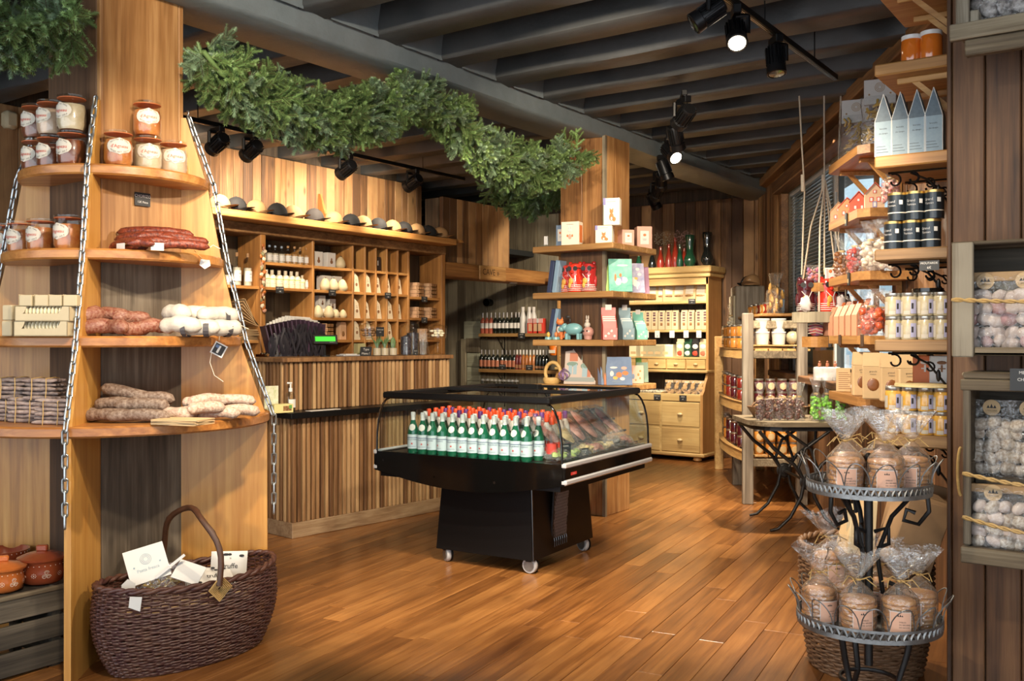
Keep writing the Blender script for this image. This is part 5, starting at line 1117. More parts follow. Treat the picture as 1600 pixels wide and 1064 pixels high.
frm = [(-.1, .3, .14, .12, 0), (.15, .35, .17, .10, 0), (.0, .5, .06, .06, 1), (-.22, .42, .05, .12, 1), (.2, .2, .2, .05, 6), (-.2, .15, .16, .05, 6), (.1, .8, .25, .03, 0), (.05, .38, .05, .09, 2)]
for k in range(3): book('lime-edged picture book fanned behind the teal one, '+('outer', 'middle', 'inner')[k], .19, .26, .012, behind(kr(970, 1.818, .05), 3-k), radians(38), (M_tealb, M_limeb, M_limeb)[k])
book('teal picture book with white animals on second shelf corner', .19, .27, .014, kr(970, 1.818, .05), radians(38), M_tealb, 10, frm)
book('indigo picture book with white unicorn on second shelf', .18, .255, .012, kr(991, 1.818, .06), radians(40), M_unib, 14, uni)
book('lilac picture book half hidden behind the unicorn book', .17, .24, .012, kr(1000, 1.818, .14), radians(42), plain('mauve_book', (.42,.22,.34), .5), 12)
# third shelf: figurines and card racks
for k, px in enumerate((866, 872)):
    mb = MB(); mb.box(-.016, -.08, 0, .016, .08, .26, b=.002); o = mb.build('album', (M_navy, M_lblue)[k], None, loc=kf(px, 1.432, .22), rot=(0, radians(11), radians(-4))); tag(o, ('navy', 'pale blue')[k]+' album leaning at the left of the third square shelf', 'album')
def animal(nm, lb, cat, loc, rz, m, legs, body, head, extra, m2=None):
    t = thing(nm, lb, cat, loc, rz); mb = MB()
    mb.ell(*body, 16, 10); 
    for l in legs: mb.tube([(l[0], l[1], 0), (l[0], l[1], l[2])], [l[3]*.9, l[3]], 8)
    mb.build('body', m, t, 60); mb = MB(); mb.ell(*head, 14, 9); mb.build('head', m2 or m, t, 60)
    for nm2, fn, mm in extra: mb = MB(); fn(mb); mb.build(nm2, mm, t, 60)
    return t
M_aqua = plain('aqua_glaze', (.16,.34,.36), .3, coat=.4); M_rose = plain('rose_glaze', (.46,.24,.20), .35, coat=.3); M_putty = plain('putty_glaze', (.50,.44,.38), .4)
def hip_x(mb):
    for s in (-1, 1): mb.ell((-.075+.0, s*.018, .122), (.009, .008, .012), 8, 5)
    mb.ell((-.105, 0, .085), (.030, .030, .024), 12, 8)
animal('hippo_figurine', 'aqua rhinoceros figurine on the third square shelf', 'figurine', kf(896, 1.432, .09), radians(10), M_aqua, [(-.05, -.025, .05, .017), (.05, -.025, .05, .017), (-.05, .025, .05, .017), (.05, .025, .05, .017)], ((0, 0, .085), (.080, .045, .05)), ((-.078, 0, .10), (.032, .030, .030)), [('snout_and_ears', hip_x, M_aqua), ('toy_bird', lambda mb: (mb.ell((-.03, 0, .155), (.010, .010, .022), 8, 6), mb.ell((-.05, 0, .185), (.022, .010, .012), 8, 6)), M_ink)])
animal('rabbit_box', 'rose ceramic box with small putty rabbit on its lid', 'figurine', kf(919, 1.432, .09), 0, M_rose, [(0, 0, .03, .035)], ((0, 0, .06), (.048, .042, .045)), ((-.008, 0, .118), (.026, .024, .026)), [('rabbit_head', lambda mb: (mb.ell((-.008, 0, .150), (.016, .015, .016), 10, 7), mb.ell((-.016, 0, .178), (.006, .005, .018), 8, 6), mb.ell((.002, 0, .178), (.006, .005, .018), 8, 6)), M_putty), ('heart_print', lambda mb: (mb.ell((-.02, -.041, .068), (.010, .003, .008), 8, 5), mb.ell((.014, -.042, .070), (.008, .003, .007), 8, 5)), M_ink)], M_putty)
animal('fox_figurine', 'orange fox figurine with blue scarf beside the albums', 'figurine', kf(875, 1.432, .09), 0, M_fox, [(-.014, 0, .05, .014), (.014, 0, .05, .014)], ((0, 0, .075), (.034, .028, .05)), ((0, 0, .142), (.034, .028, .026)), [('scarf', lambda mb: mb.lathe([(.026, .108), (.029, .113), (.026, .120)], 14, cap=False), M_navy), ('ears', lambda mb: [mb.lathe([(.011, 0), (.001, .026)], 8, (s*.022, 0, .158)) for s in (-1, 1)], M_fox), ('tail', lambda mb: mb.tube([(.03, .01, .02), (.055, .0, .04), (.05, 0, .075)], [.010, .017, .006], 8), M_fox), ('bib', lambda mb: mb.ell((0, -.024, .08), (.016, .010, .028), 8, 6), M_white)])
for k, (px, m_) in enumerate(((857, M_putty), (869, M_aqua))):
    t = thing('snow_globe', 'tiny glass dome on aqua base, '+('left', 'right')[k]+' one on third square shelf', 'snow globe', kf(px, 1.432, .05), 0); lat('base', [(0, 0), (.032, 0), (.030, .02), (0, .021)], M_aqua, t); mb = MB(); mb.ell((0, 0, .040), (.016, .014, .022), 8, 6, nz=.3); mb.build('scene', (M_yel, M_fox)[k], t, 60); mb = MB(); mb.ell((0, 0, .045), (.031, .031, .034), 14, 9); mb.build('dome', M_glass, t, 60)
def cardrack(lb, loc, rz, m, m2, w=.10, d=.13, h=.17, flap=True):
    t = thing('card_rack', lb, 'card display', loc, rz)
    for s in (-1, 1):
        mb = MB(); mb.prism([(-d/2, 0), (d/2, 0), (d/2, h), (d*.42, h), (-d/2, h*.42)], -.0015, .0015, M=T(s*(w/2-.002), 0, 0) @ Rz(pi/2) @ Rx(pi/2)); mb.build('side', m, t)
    mb = MB(); mb.box(-w/2, -d/2, 0, w/2, -d/2+.003, h*.45); mb.box(-w/2, d/2-.003, 0, w/2, d/2, h); mb.build('front', m2, t)
    for i in range(6): mb = MB(); mb.box(-w/2+.006, 0, 0, w/2-.006, .004, h*.72); mb.build('card', (m2, M_white)[i % 2], t, loc=(0, -d/2+.012+i*.018, .004+i*.008), rot=(radians(-9), 0, 0))
    mb = MB(); mb.box(-w/2, d/2-.004, h, w/2, d/2-.001, h*1.28); mb.build('header', m2, t); mb = MB(); mb.box(-w*.22, d/2-.006, h*1.18, w*.22, d/2-.0035, h*1.40, b=.006); mb.build('white_tab', M_white, t)
    mb = MB(); 
    for k in range(4): mb.ell(((-.3+.2*k)*w, -d/2-.0008, h*(.14+.1*(k % 3))), (w*.09, .0008, h*.05), 10, 4, nz=.3, seed=k)
    mb.build('print', M_white, t, 60); return t
M_redc = plain('red_rack', (.62,.05,.03), .5); M_pinkc = plain('pink_rack', (.66,.20,.18), .5); M_greyb = plain('blue_grey_rack', (.26,.37,.42), .5); M_aqc = plain('mint_rack', (.20,.52,.42), .5)
cardrack('red and pink card rack on the third square shelf corner', kr(952, 1.432, .07), radians(35), M_redc, M_pinkc, .115, .14, .20); cardrack('blue-grey card rack next to the red one', kr(979, 1.432, .08), radians(45), M_greyb, M_greyb, .10, .12, .205); cardrack('mint card rack at the right end of third square shelf', kr(1000, 1.432, .09), radians(48), M_aqc, M_aqc, .095, .11, .18)
# lowest shelf: house book, puzzles, pink book
M_hg = plain('grey_house_card', (.24,.27,.26), .5); M_hs = plain('sage_print', (.16,.24,.20), .5); M_hb = plain('brick_print', (.42,.15,.08), .5); M_hp = plain('stone_print', (.46,.38,.33), .55)
t = thing('house_book', 'grey book shaped like a gabled town house on the lowest square shelf', 'book', kf(906, 1.065, .14), 0); t.rotation_euler = (radians(-11), 0, radians(14))
for k in range(2):
    mb = MB(); mb.prism([(-.135, 0), (.135, 0), (.135, .27), (.075, .28), (.05, .345), (.035, .345), (.03, .375), (-.03, .375), (-.035, .345), (-.05, .345), (-.075, .28), (-.135, .27)], 0, .012, M=T(.03*k, .013*k, -.01*k) @ Rx(pi/2)); mb.build('cover', (M_hp, M_sblue)[k], t)
mb = MB()
for x, z, w, h, m in ((-.06, .19, .07, .07, 0), (.03, .2, .05, .06, 1), (.08, .2, .035, .06, 2), (-.085, .08, .03, .085, 2), (-.045, .08, .03, .085, 2), (.04, .06, .045, .10, 2), (.075, .06, .03, .09, 0), (0, .30, .036, .05, 2), (0, .02, .25, .035, 3)): mb.box(x-w/2, -.0125-.001, z, x+w/2, -.012, z+h, m)
for x, z, rx, rz_ in ((.05, .15, .05, .03), (-.07, .165, .05, .02)): mb.ell((x, -.0128, z), (rx, .001, rz_), 12, 5, 1)
mb.build('window_print', [M_hb, M_hs, M_greyb, M_hg], t)
bik = [(-.15, .25, .10, .06, 3), (.12, .22, .10, .06, 0), (.0, .36, .12, .10, 1), (.24, .42, .12, .08, 1), (-.28, .4, .08, .10, 0), (-.1, .12, .2, .05, 7), (.2, .6, .12, .06, 4), (-.2, .62, .15, .04, 0)]
M_bb = plain('denim_book', (.10,.16,.28), .45, var=.5, vs=12, col2=(.20,.28,.42)); M_bob = plain('orange_spine_book', (.46,.15,.05), .5)
for k in range(3): book('dark blue picture book leaning with others, '+('rearmost', 'middle', 'with orange edge')[k], .20, .225, .014, behind(kr(968, 1.065, .05), 3-k), radians(38), (M_navy, M_bb, M_bob)[k], 14)
book('denim blue picture book with striped animals, front of the row', .21, .235, .012, kr(968, 1.065, .05), radians(38), M_bb, 17, bik)
book('pink picture book with red flowers near the right end', .145, .15, .014, kr(992, 1.065, .07), radians(40), M_pk, 6, [(-.1, .4, .10, .16, 7), (.2, .5, .07, .08, 1), (.3, .3, .05, .06, 1), (-.3, .55, .05, .1, 5), (.05, .2, .06, .05, 1), (.32, .7, .06, .06, 1)])
book('thin green book behind the pink one', .05, .21, .012, kr(998, 1.065, .16), radians(42), plain('green_book', (.10,.25,.04), .5), 2); book('pale green book leaning at the right end', .11, .17, .010, kr(1004, 1.065, .13), radians(55), plain('sage_book', (.25,.36,.28), .5), 4)
# wrapped basket and lilac bag at the left of the lowest shelf
t = thing('gift_basket', 'small round straw basket wrapped with lilac film', 'basket', kf(862, 1.065, .12), 0); mb = MB(); mb.lathe([(0, 0), (.06, 0), (.075, .03), (.07, .05)], 16); mb.build('bowl', M_raf, t, 50); mb = MB(); mb.tube([(.075*cos(a), .02, .09+.085*sin(a)) for a in [2*pi*k/24 for k in range(24)]], .016, 8, True); mb.build('hoop', M_raf, t, 60)
t = thing('ribbon_bow', 'crumpled lilac bow beside the straw basket', 'bow', kf(881, 1.065, .10), 0)
for k in range(9): mb = MB(); a = k*.7; mb.grid(lambda u, v: (.055*sin(u*pi)*cos(a+v*.4), .05*sin(u*pi)*sin(a+v*.4), .03+.10*u*(1-.3*(k % 3)/2)+.01*sin(v*9)), 6, 3); mb.build('loop', plain('lilac_film', (.24,.15,.30), .2, coat=.6) if k == 0 else bpy.data.materials['lilac_film'], t, 60)
# ------------------------------------------------------------------ big pine dresser against the far wall
DX0, DX1, DY = -6.65, -4.56, 10.36
dr = thing('dresser', 'large waxed pine shop dresser with shelves and drawers at the far wall', 'dresser', (DX0, DY, 0)); DW = DX1-DX0
def dp(nm, x0, y0, z0, x1, y1, z1, m=None, b=.004, par=None): return board(nm, m or M_dresser, par or dr, x0, y0, z0, x1, y1, z1, b)
dp('back', 0, .54, .1, DW, .56, 2.2, M_back)
for i in range(10): dp('back_board', .02+i*(DW-.04)/10, .53, 1.0, .02+(i+1)*(DW-.04)/10-.004, .545, 2.2, M_back, .002)
# side cheeks: deep below, shallow above with a curved step
for x in (0, DW-.03):
    poly = [(0, .09), (.55, .09), (.55, 2.2), (.16, 2.2), (.16, 1.03), (.13, .97), (.08, .90), (.05, .83), (0, .78)]
    mb = MB(); mb.prism(poly, 0, .03, M=Matrix(((0,0,1,x),(1,0,0,0),(0,1,0,0),(0,0,0,1)))); mb.build('side_panel', M_dresserz, dr)
dp('cornice', -.05, .10, 2.21, DW+.05, .56, 2.29, None, .015); dp('cornice', -.03, .13, 2.16, DW+.03, .56, 2.21, None, .01); dp('frieze', 0, .16, 2.07, DW, .20, 2.16)
for z in (1.88, 1.54): dp('shelf_board', .03, .18, z-.03, DW-.03, .54, z, None, .006)
dp('shelf_board', .03, .16, 1.19, DW-.03, .54, 1.215); dp('shelf_board', -.01, .10, 1.03, DW+.01, .54, 1.065, None, .008)
M_knob = plain('horn_cup_handle', (.58,.45,.24), .3, coat=.3)
def cup(par, loc, s=1): mb = MB(); mb.ell((0, 0, 0), (.035*s, .022*s, .018*s), 12, 6); mb.build('cup_handle', M_knob, par, 60, loc)
n8 = 8; w8 = (DW-.06)/n8
for i in range(n8):
    d = dp('small_drawer', .03+i*w8+.008, .150, 1.075, .03+(i+1)*w8-.008, .18, 1.185); cup(d, (0, -.022, 0), .8)
for i in range(n8+1): dp('divider', .03+i*w8-.008, .165, 1.06, .03+i*w8+.008, .50, 1.19)
dp('bin_front', .03, .005, .70, DW-.03, .025, .785); dp('bin_floor', .03, .02, .70, DW-.03, .53, .715)
for i in range(5): dp('bin_divider', .03+i*(DW-.06)/4-.006, .02, .70, .03+i*(DW-.06)/4+.006, .53, .80)
w4 = (DW-.06)/4
for i in range(4):
    for z0, z1 in ((.105, .385), (.405, .69)):
        d = dp('drawer', .03+i*w4+.012, -.002, z0, .03+(i+1)*w4-.012, .03, z1, None, .006); cup(d, (0, -.028, .0))
    dp('stile', .03+i*w4-.014, .004, .09, .03+i*w4+.014, .05, .70, None, .003)
dp('stile', DW-.04, .004, .09, DW-.016, .05, .70); dp('rail', .03, .006, .385, DW-.03, .05, .405); dp('carcass', .03, .03, .09, DW-.03, .53, .70, M_back, 0)
dp('plinth', -.02, -.02, .055, DW+.02, .56, .10, None, .012)
for x in (.09, DW-.09):
    for y in (.05, .48): mb = MB(); mb.lathe([(0, 0), (.035, 0), (.052, .018), (.045, .045), (.03, .06), (0, .06)], 14); mb.build('bun_foot', M_dresserz, dr, 50, (x, y, 0))
def dpos(px, dy, z): y = DY+dy; return (on_y(px, y), y, z)
def pouch(w=.165, h=.24):
    t = thing('kraft_pouch', '', 'pouch'); mb = MB(); mb.add([(-w/2, -.045, 0), (w/2, -.045, 0), (w/2, .045, 0), (-w/2, .045, 0), (-w/2, -.035, h*.25), (w/2, -.035, h*.25), (w/2, .035, h*.3), (-w/2, .035, h*.3), (-w*.48, -.004, h), (w*.48, -.004, h), (w*.48, .004, h), (-w*.48, .004, h)], [(3,2,1,0),(0,1,5,4),(1,2,6,5),(2,3,7,6),(3,0,4,7),(4,5,9,8),(5,6,10,9),(6,7,11,10),(7,4,8,11),(8,9,10,11)]); mb.build('bag', M_kraftl, t)
    mb = MB(); mb.add([(-w*.32, -.034, h*.38), (w*.32, -.034, h*.38), (w*.30, -.013, h*.80), (-w*.30, -.013, h*.80)], [(0,1,2,3)]); mb.add([(-w*.07, -.012, h*.82), (w*.07, -.012, h*.82), (w*.07, -.006, h*.97), (-w*.07, -.006, h*.97)], [(0,1,2,3)]); mb.build('label', M_labc, t)
    mb = MB(); mb.ell((0, -.038, h*.29), (w*.34, .006, h*.045), 10, 5, nz=.4, fr=4); mb.build('window', M_bark, t, 60); return t
PO = Proto(pouch)
for i, px in enumerate((984, 1003, 1020, 1036, 1046, 1062, 1079, 1096)): PO.put('kraft pouch with cream label on the top dresser shelf, '+ordl(i, 8), dpos(px, .30+.02*(i % 2), 1.88), radians((3, -5, 4, 20, 30, 8, -4, 2)[i]), 'kraft pouches on the dresser')
def tallbag():
    t = thing('pasta_bag', '', 'bag'); mb = MB(); mb.box(-.042, -.03, 0, .042, .03, .21, b=.004); mb.box(-.040, -.012, .205, .040, .012, .235, b=.003); mb.build('bag', M_cream, t)
    mb = MB()
    for z, h in ((.195, .018), (.165, .022), (.13, .02), (.105, .014)): mb.box(-.017, -.0312, z, .017, -.0300, z+h)
    mb.build('stamp_print', plain('plum_print', (.10,.045,.06), .6), t); mb = MB(); mb.box(-.015, -.0312, .05, .015, -.0300, .085, m=0); mb.build('window', M_bark, t); return t
TB = Proto(tallbag)
for i, px in enumerate((987, 995, 1004, 1014, 1024, 1035, 1046, 1056, 1070, 1081, 1093, 1103)): TB.put('tall cream bag with plum stamps on the middle dresser shelf, '+ordl(i, 12), dpos(px, .25, 1.54), radians(2*(i % 3)-2), 'tall cream bags on the dresser')
for i, px in enumerate((1010, 1027, 1050, 1072, 1092)): mb = MB(); mb.box(-.032, -.002, -.07, .032, .002, .015, b=.001); mb.box(-.004, -.0026, -.055, .006, -.002, -.045, m=1); tag(mb.build('price_tag', [M_white, M_ink], None, loc=dpos(px, .172, 1.515)), 'white price tag hanging from the middle dresser shelf, '+ordl(i, 5), 'price tag', 'white price tags on the dresser')
M_loaf = plain('cream_wrapper', (.74,.68,.44), .5)
def loaf():
    t = thing('cake_packet', '', 'packet'); mb = MB(); pr = [(-.06, 0), (.06, 0), (.062, .10), (.05, .135), (.02, .15), (-.05, .15), (-.062, .13)]
    mb.prism(pr, -.10, .10, M=Rz(pi/2) @ Rx(pi/2)); mb.build('wrapper', M_loaf, t, 30); mb = MB(); mb.box(-.035, -.0615, .03, .035, -.060, .06); mb.build('print', M_kraftl, t); return t
LF = Proto(loaf)
for i, px in enumerate((993, 1009, 1020, 1031, 1043)): LF.put('cream wrapped cake packet above the small drawers, '+ordl(i, 5), (dpos(px, .29, 1.215)[0], DY+.29, 1.215), radians(90 if False else 0), 'cream cake packets on the dresser')
def coffee(m, m2):
    t = thing('coffee_bag', '', 'bag'); mb = MB(); mb.box(-.048, -.032, 0, .048, .032, .18, b=.006); mb.box(-.046, -.010, .175, .046, .010, .215, b=.004); mb.build('bag', m, t)
    mb = MB(); mb.ell((0, -.033, .125), (.036, .003, .030), 12, 5); mb.ell((.0, -.033, .045), (.034, .003, .030), 10, 5, m=1, nz=.3); mb.build('print', [M_white, m2], t, 60); return t
for px, m, m2, lb in ((1064, M_cream, M_redink, 'cream bag with red fox print on the dresser'), (1076, plain('dark_green_bag', (.02,.07,.035), .4), M_white, 'dark green bag on the dresser'), (1088, plain('black_bag', (.02,.02,.02), .4), M_redink, 'black bag with red print on the dresser'), (1100, M_cream, M_hb, 'cream bag with brown print at the right end of the dresser')):
    t = coffee(m, m2); t.location = dpos(px, .24, 1.215); t['label'] = lb
M_bis = plain('pale_biscuit', (.58,.36,.15), .6, var=.5, vs=40)
def bbag(s=1):
    t = thing('biscuit_bag', '', 'biscuit bag'); r = random.Random(4)
    for i in range(9): mb = MB(); mb.lathe([(0, -.007), (.026, -.007), (.028, 0), (.026, .007), (0, .007)], 12); mb.build('biscuit', M_bis, t, 50, (r.uniform(-.04, .04), r.uniform(-.025, .01), .035+.018*i), rot=(r.uniform(.9, 1.6), r.uniform(-.4, .4), r.uniform(-.5, .5)))
    mb = MB(); mb.grid(lambda u, v: (.072*cos(2*pi*u)*(1-.3*v*v), .042*sin(2*pi*u)*(1-.75*v*v), .22*v), 16, 5, wrap=True); mb.build('film', M_cello2, t, 60)
    mb = MB(); mb.box(-.05, -.006, .195, .05, .006, .225); mb.lathe([(0, 0), (.014, 0)], 12, cap=False, m=1, M=T(0, -.012, .20) @ Rx(pi/2)); mb.build('header', [M_kraftl, M_white], t); return t
BB = Proto(bbag)
for i, px in enumerate((1046, 1059, 1072, 1084, 1096)): BB.put('clear bag of pale biscuits standing in the dresser bin, '+ordl(i, 5), dpos(px, .12+.03*(i % 2), .716), radians((5, -8, 3, -4, 6)[i]), 'biscuit bags in the dresser bins')
SB = Proto(lambda: bbag())
for i, px in enumerate((998, 1006, 1014, 1022, 1030, 1037)):
    t = thing('meringue_stick_pack', 'low pack of pale meringue drops in the left dresser bin, '+ordl(i, 6), 'sweet pack', dpos(px, .12+.05*(i % 2), .716), 0, 'meringue packs in the dresser bin')
    for k in range(8): mb = MB(); mb.ell((0, 0, 0), (.014, .014, .017), 8, 6); mb.build('drop', M_waf, t, 60, ((k % 3-1)*.03, (k//3-1)*.026, .05+.03*(k % 2)))
    mb = MB(); mb.grid(lambda u, v: (.055*cos(2*pi*u), .045*sin(2*pi*u), .11*v), 14, 2, wrap=True); mb.build('film', M_cello2, t, 60)
card('price_card', 'black price card on the left dresser bin front', ['MERINGUE', '8€'], .09, .065, dpos(1027, -.004, .705), 0, sizes=[.015, .017]); card('price_card', 'black price card on the right dresser bin front', ['SABLES', '9€'], .09, .065, dpos(1067, -.004, .705), 0, sizes=[.015, .017]); card('price_card', 'black price card clipped to the top dresser shelf', ['GRANOLA', '7€'], .09, .06, dpos(1081, .168, 1.845), 0, sizes=[.014, .015])
# vases on the dresser top
M_vg = plain('dark_green_glass', (.012,.06,.030), .06, coat=1); M_vr = plain('red_glass', (.30,.030,.015), .06, coat=1); M_vb = plain('black_glass', (.012,.014,.013), .06, coat=1)
def vase(lb, px, dy, h, r, m, kind, fl=None):
    t = thing('vase', lb, 'vase', dpos(px, dy, 2.291), 0); prof = [(0, 0), (r*.6, 0), (r*.62, h*.03), (r, h*.16), (r*.92, h*.28), (r*.55, h*.45), (r*.62, h*.7), (r*.8, h*.95), (r*.75, h)] if kind else [(0, 0), (r*.8, 0), (r, h*.2), (r*.6, h*.55), (r*.35, h*.75), (r*.4, h)]
    mb = MB(); mb.lathe(prof, 20, cap=False); mb.build('glass', m, t, 60)
    if fl:
        for i in range(7):
            a = i*2.3; mb = MB(); r_ = random.Random(i+px); x, y = .11*cos(a), .06*sin(a); mb.tube([(0, 0, h*.5), (x*.5, y*.5, h*1.1), (x, y, h*1.30+.05*sin(i))], .0022, 4)
            for k in range(14): p = (x*(.6+.5*r_.random())+r_.uniform(-.03, .03), y+r_.uniform(-.03, .03), h*1.1+r_.uniform(0, .14)); mb.ell(p, (.007, .007, .005), 6, 4, 1)
            mb.build('dried_stem', [M_twig, fl], t, 60)
M_df = plain('dried_white_flower', (.40,.36,.26), .8); M_dp = plain('dried_pink_flower', (.34,.20,.18), .8)
vase('low green glass vase at the left of the dresser top', 998, .25, .19, .05, M_vg, 0); vase('brown glass vase peeping from behind the pillar shelf', 1019, .28, .22, .05, M_vb, 0); vase('red glass vase with white dried flowers', 1032, .25, .26, .05, M_vr, 0, M_df); vase('red glass vase, middle of the dresser top', 1045, .28, .29, .05, M_vr, 0); vase('tall red glass vase beside a green one', 1055, .24, .36, .05, M_vr, 0); vase('slim green glass vase with pink dried flowers', 1062, .22, .27, .045, M_vg, 0, M_dp); vase('dark green bulbous vase, third from right on the dresser', 1078, .26, .38, .075, M_vg, 1); vase('tall black-green bulbous vase at the right end of the dresser', 1105, .26, .40, .075, M_vb, 1); vase('small red vase behind the green bulbous vase', 1069, .36, .24, .05, M_vr, 0, M_dp)
# ------------------------------------------------------------------ wine shelves in the cellar niche
WY = 10.95; M_wsh = wood('cellar_shelf', (.22,.10,.03), (.42,.22,.075), (.56,.33,.12), 'X', 0, 'pos', .55)
xl, xr = on_y(748, WY-.25), -6.66
for i, z in enumerate((hz(521, 13.2), hz(577, 13.2), .78)):
    s = thing('wine_shelf', ('upper', 'middle', 'lowest')[i]+' pine shelf with bottles in the cellar niche', 'shelf', (xl, WY, z)); mb = MB(); mb.box(0, -.26, -.045, xr-xl, 0, 0, b=.005); mb.build('shelf_board', M_wsh, s)
    for x in (.28, xr-xl-.35):
        mb = MB(); mb.tube([(x, -.02, -.30), (x, -.02, -.05), (x, -.22, -.05)], .008, 5); mb.tube([(x, -.02, -.25), (x, -.09, -.18), (x, -.19, -.06)], .007, 5); mb.tube([(x, -.09-.02*cos(a), -.12-.02*sin(a)) for a in (0, 1, 2, 3, 4, 5)], .005, 5); mb.build('scroll_bracket', M_iron, s, 60)
za, zb, zc = hz(521, 13.2), hz(577, 13.2), .78
M_wineb = plain('wine_bottle_glass', (.012,.014,.010), .08, coat=.8); M_rose_ = plain('rose_wine', (.40,.10,.06), .1, coat=1); M_caps = plain('silver_capsule', (.45,.42,.40), .3, .8); M_amb = plain('amber_liqueur', (.38,.13,.03), .1, coat=1); M_redq = plain('red_liqueur', (.14,.02,.015), .1, coat=1)
def wine(m, lab=M_white, caps=None, h=.29, r=.037, lz=(.25, .5)):
    t = thing('wine_bottle', '', 'bottle'); lat('glass', [(0, 0), (r*.95, 0), (r, .006), (r, h*.58), (r*.8, h*.66), (r*.38, h*.72), (r*.34, h*.97), (0, h*.97)], m, t); lat('capsule', [(r*.39, h*.76), (r*.42, h*.97), (r*.42, h), (0, h)], caps or M_caps, t, 10)
    mb = MB(); mb.lathe([(r*1.012, h*lz[0]), (r*1.012, h*lz[1])], 14, cap=False, a0=-pi/2-1.2, a1=-pi/2+1.2); mb.build('label', lab, t, 60); return t
WB = Proto(lambda: wine(M_wineb)); WR_ = Proto(lambda: wine(M_rose_)); WK = Proto(lambda: wine(M_wineb, M_hb, M_caps, .265, .034, (.12, .46))); WA = Proto(lambda: wine(M_amb, M_print, M_white, .27, .032, (.08, .25))); WD_ = Proto(lambda: wine(M_redq, M_print, M_white, .27, .032, (.08, .25)))
wy = WY-.14
for i, px in enumerate((754.5, 761, 767.5, 774, 780.5, 787, 792.5, 799.5, 806, 811)): (WR_ if i < 3 else WB).put(('rose' if i < 3 else 'dark')+' wine bottle with white label on the upper cellar shelf, '+ordl(i, 10), (on_y(px, wy), wy, za), 0, 'wine bottles on the upper cellar shelf')
M_frost = plain('frosted_bottle', (.58,.57,.54), .3)
def frost():
    t = thing('bottle', '', 'bottle'); lat('glass', [(0, 0), (.042, 0), (.044, .01), (.044, .22), (.03, .27), (.02, .31), (0, .312)], M_frost, t); lat('stopper', [(.024, .305), (.024, .36), (0, .36)], M_white, t, 12); return t
FR = Proto(frost)
for i, px in enumerate((817, 827, 834)): FR.put('frosted pale bottle with white stopper, '+ordl(i, 3)+' on the upper cellar shelf', (on_y(px, wy+.03*i), wy+.03*i, za), 0, 'frosted bottles')
for i, px in enumerate((831, 839, 846)):
    t = thing('gift_carrier', 'red striped gift carrier with small jars, '+ordl(i, 3), 'gift box', (on_y(px, wy-.03), wy-.03, za), 0, 'red gift carriers'); mb = MB(); mb.box(-.05, -.04, 0, .05, .04, .20, b=.003); mb.build('carton', M_redc, t); mb = MB(); mb.box(-.028, -.042, .03, .028, -.04, .13); mb.build('window', M_pink, t)
    mb = MB(); [mb.box(-.045+.02*k, -.042, .14, -.035+.02*k, -.04, .20) for k in range(5)]; mb.build('stripes', M_white, t)
for i, px in enumerate((752.5, 758.5, 764.5, 771, 777.5, 785, 791, 797, 803.5)): WK.put('dark beer bottle with brown label on the middle cellar shelf, '+ordl(i, 9), (on_y(px, wy), wy, zb), 0, 'dark bottles on the middle cellar shelf')
for i, px in enumerate((808, 813, 818, 823, 828.5, 834)): (WD_ if i in (0, 1) else WA).put(('red' if i in (0, 1) else 'amber')+' liqueur bottle on the middle cellar shelf, '+ordl(i, 6), (on_y(px, wy), wy, zb), 0, 'liqueur bottles')
WE = Proto(lambda: wine(M_wineb, M_print, M_white, .27, .030, (.08, .2)))
for i, px in enumerate((839, 844, 849, 854)): WE.put('slim dark liqueur bottle at the right of the middle cellar shelf, '+ordl(i, 4), (on_y(px, wy), wy, zb), 0, 'slim dark bottles')
def tumbler():
    t = thing('drinking_glass', '', 'glass'); mb = MB(); mb.lathe([(0, .002), (.030, 0), (.036, .10), (.034, .10), (.028, .008)], 14, cap=False); mb.build('bowl', M_glass, t, 50); mb = MB(); mb.lathe([(.0355, .06), (.0365, .085)], 14, cap=False); mb.build('etched_band', thin('etched_glass', (.9,.9,.9), 1.5, .3, haze=.3), t, 60); return t
TU = Proto(tumbler)
for i, px in enumerate((755, 762, 769, 775, 781, 788, 795, 801, 807)): TU.put('clear drinking glass on the lowest cellar shelf, '+ordl(i, 9), (on_y(px, wy), wy, hz(606, 13.3) if False else .781), 0, 'drinking glasses in the cellar niche')
card('price_card', 'dark price card on the upper cellar shelf edge', ['GENEPI', '38€'], .11, .075, (on_y(815, WY-.27), WY-.27, za-.07), 0, sizes=[.02, .024]); card('price_card', 'dark price card before the dark bottles, middle cellar shelf', ['MYRTILLE', '6€'], .11, .07, (on_y(785, WY-.262), WY-.262, zb), 0, sizes=[.018, .022]); card('price_card', 'dark price card before the amber bottles, middle cellar shelf', ['LIQUEUR', '24€'], .11, .07, (on_y(827, WY-.262), WY-.262, zb), 0, sizes=[.018, .022])
# pale green door panels and black wall lamp in the niche
x0, x1 = on_y(721, 10.9), on_y(750, 10.9)
dd = thing('door_1', 'low pale green plank door in the cellar niche', 'door', ((x0+x1)/2, 10.93, 0)); dd['kind'] = 'structure'; del dd['category']; w = x1-x0
for k in range(6): mb = MB(); mb.box(-w/2+.10, -.035, .03+k*.20, w/2, -.01, .225+k*.20, b=.004); mb.build('plank', M_paleg, dd)
zz = hz(535, 13.6); mb = MB(); mb.box(-w/2, -.05, 0, -w/2+.09, -.01, zz+.05, b=.005); mb.build('door_post', M_wallg, dd); mb = MB(); mb.box(-w/2+.09, -.05, 1.235, w/2, -.01, zz+.06, b=.005); mb.build('door_head', M_wallg, dd)
zz2 = hz(532, 13.6); mb = MB(); mb.box(-w/2+.05, -.04, 1.41, w/2, -.0, hz(502, 13.6), b=.005); mb.build('upper_panel', M_paleg, dd)
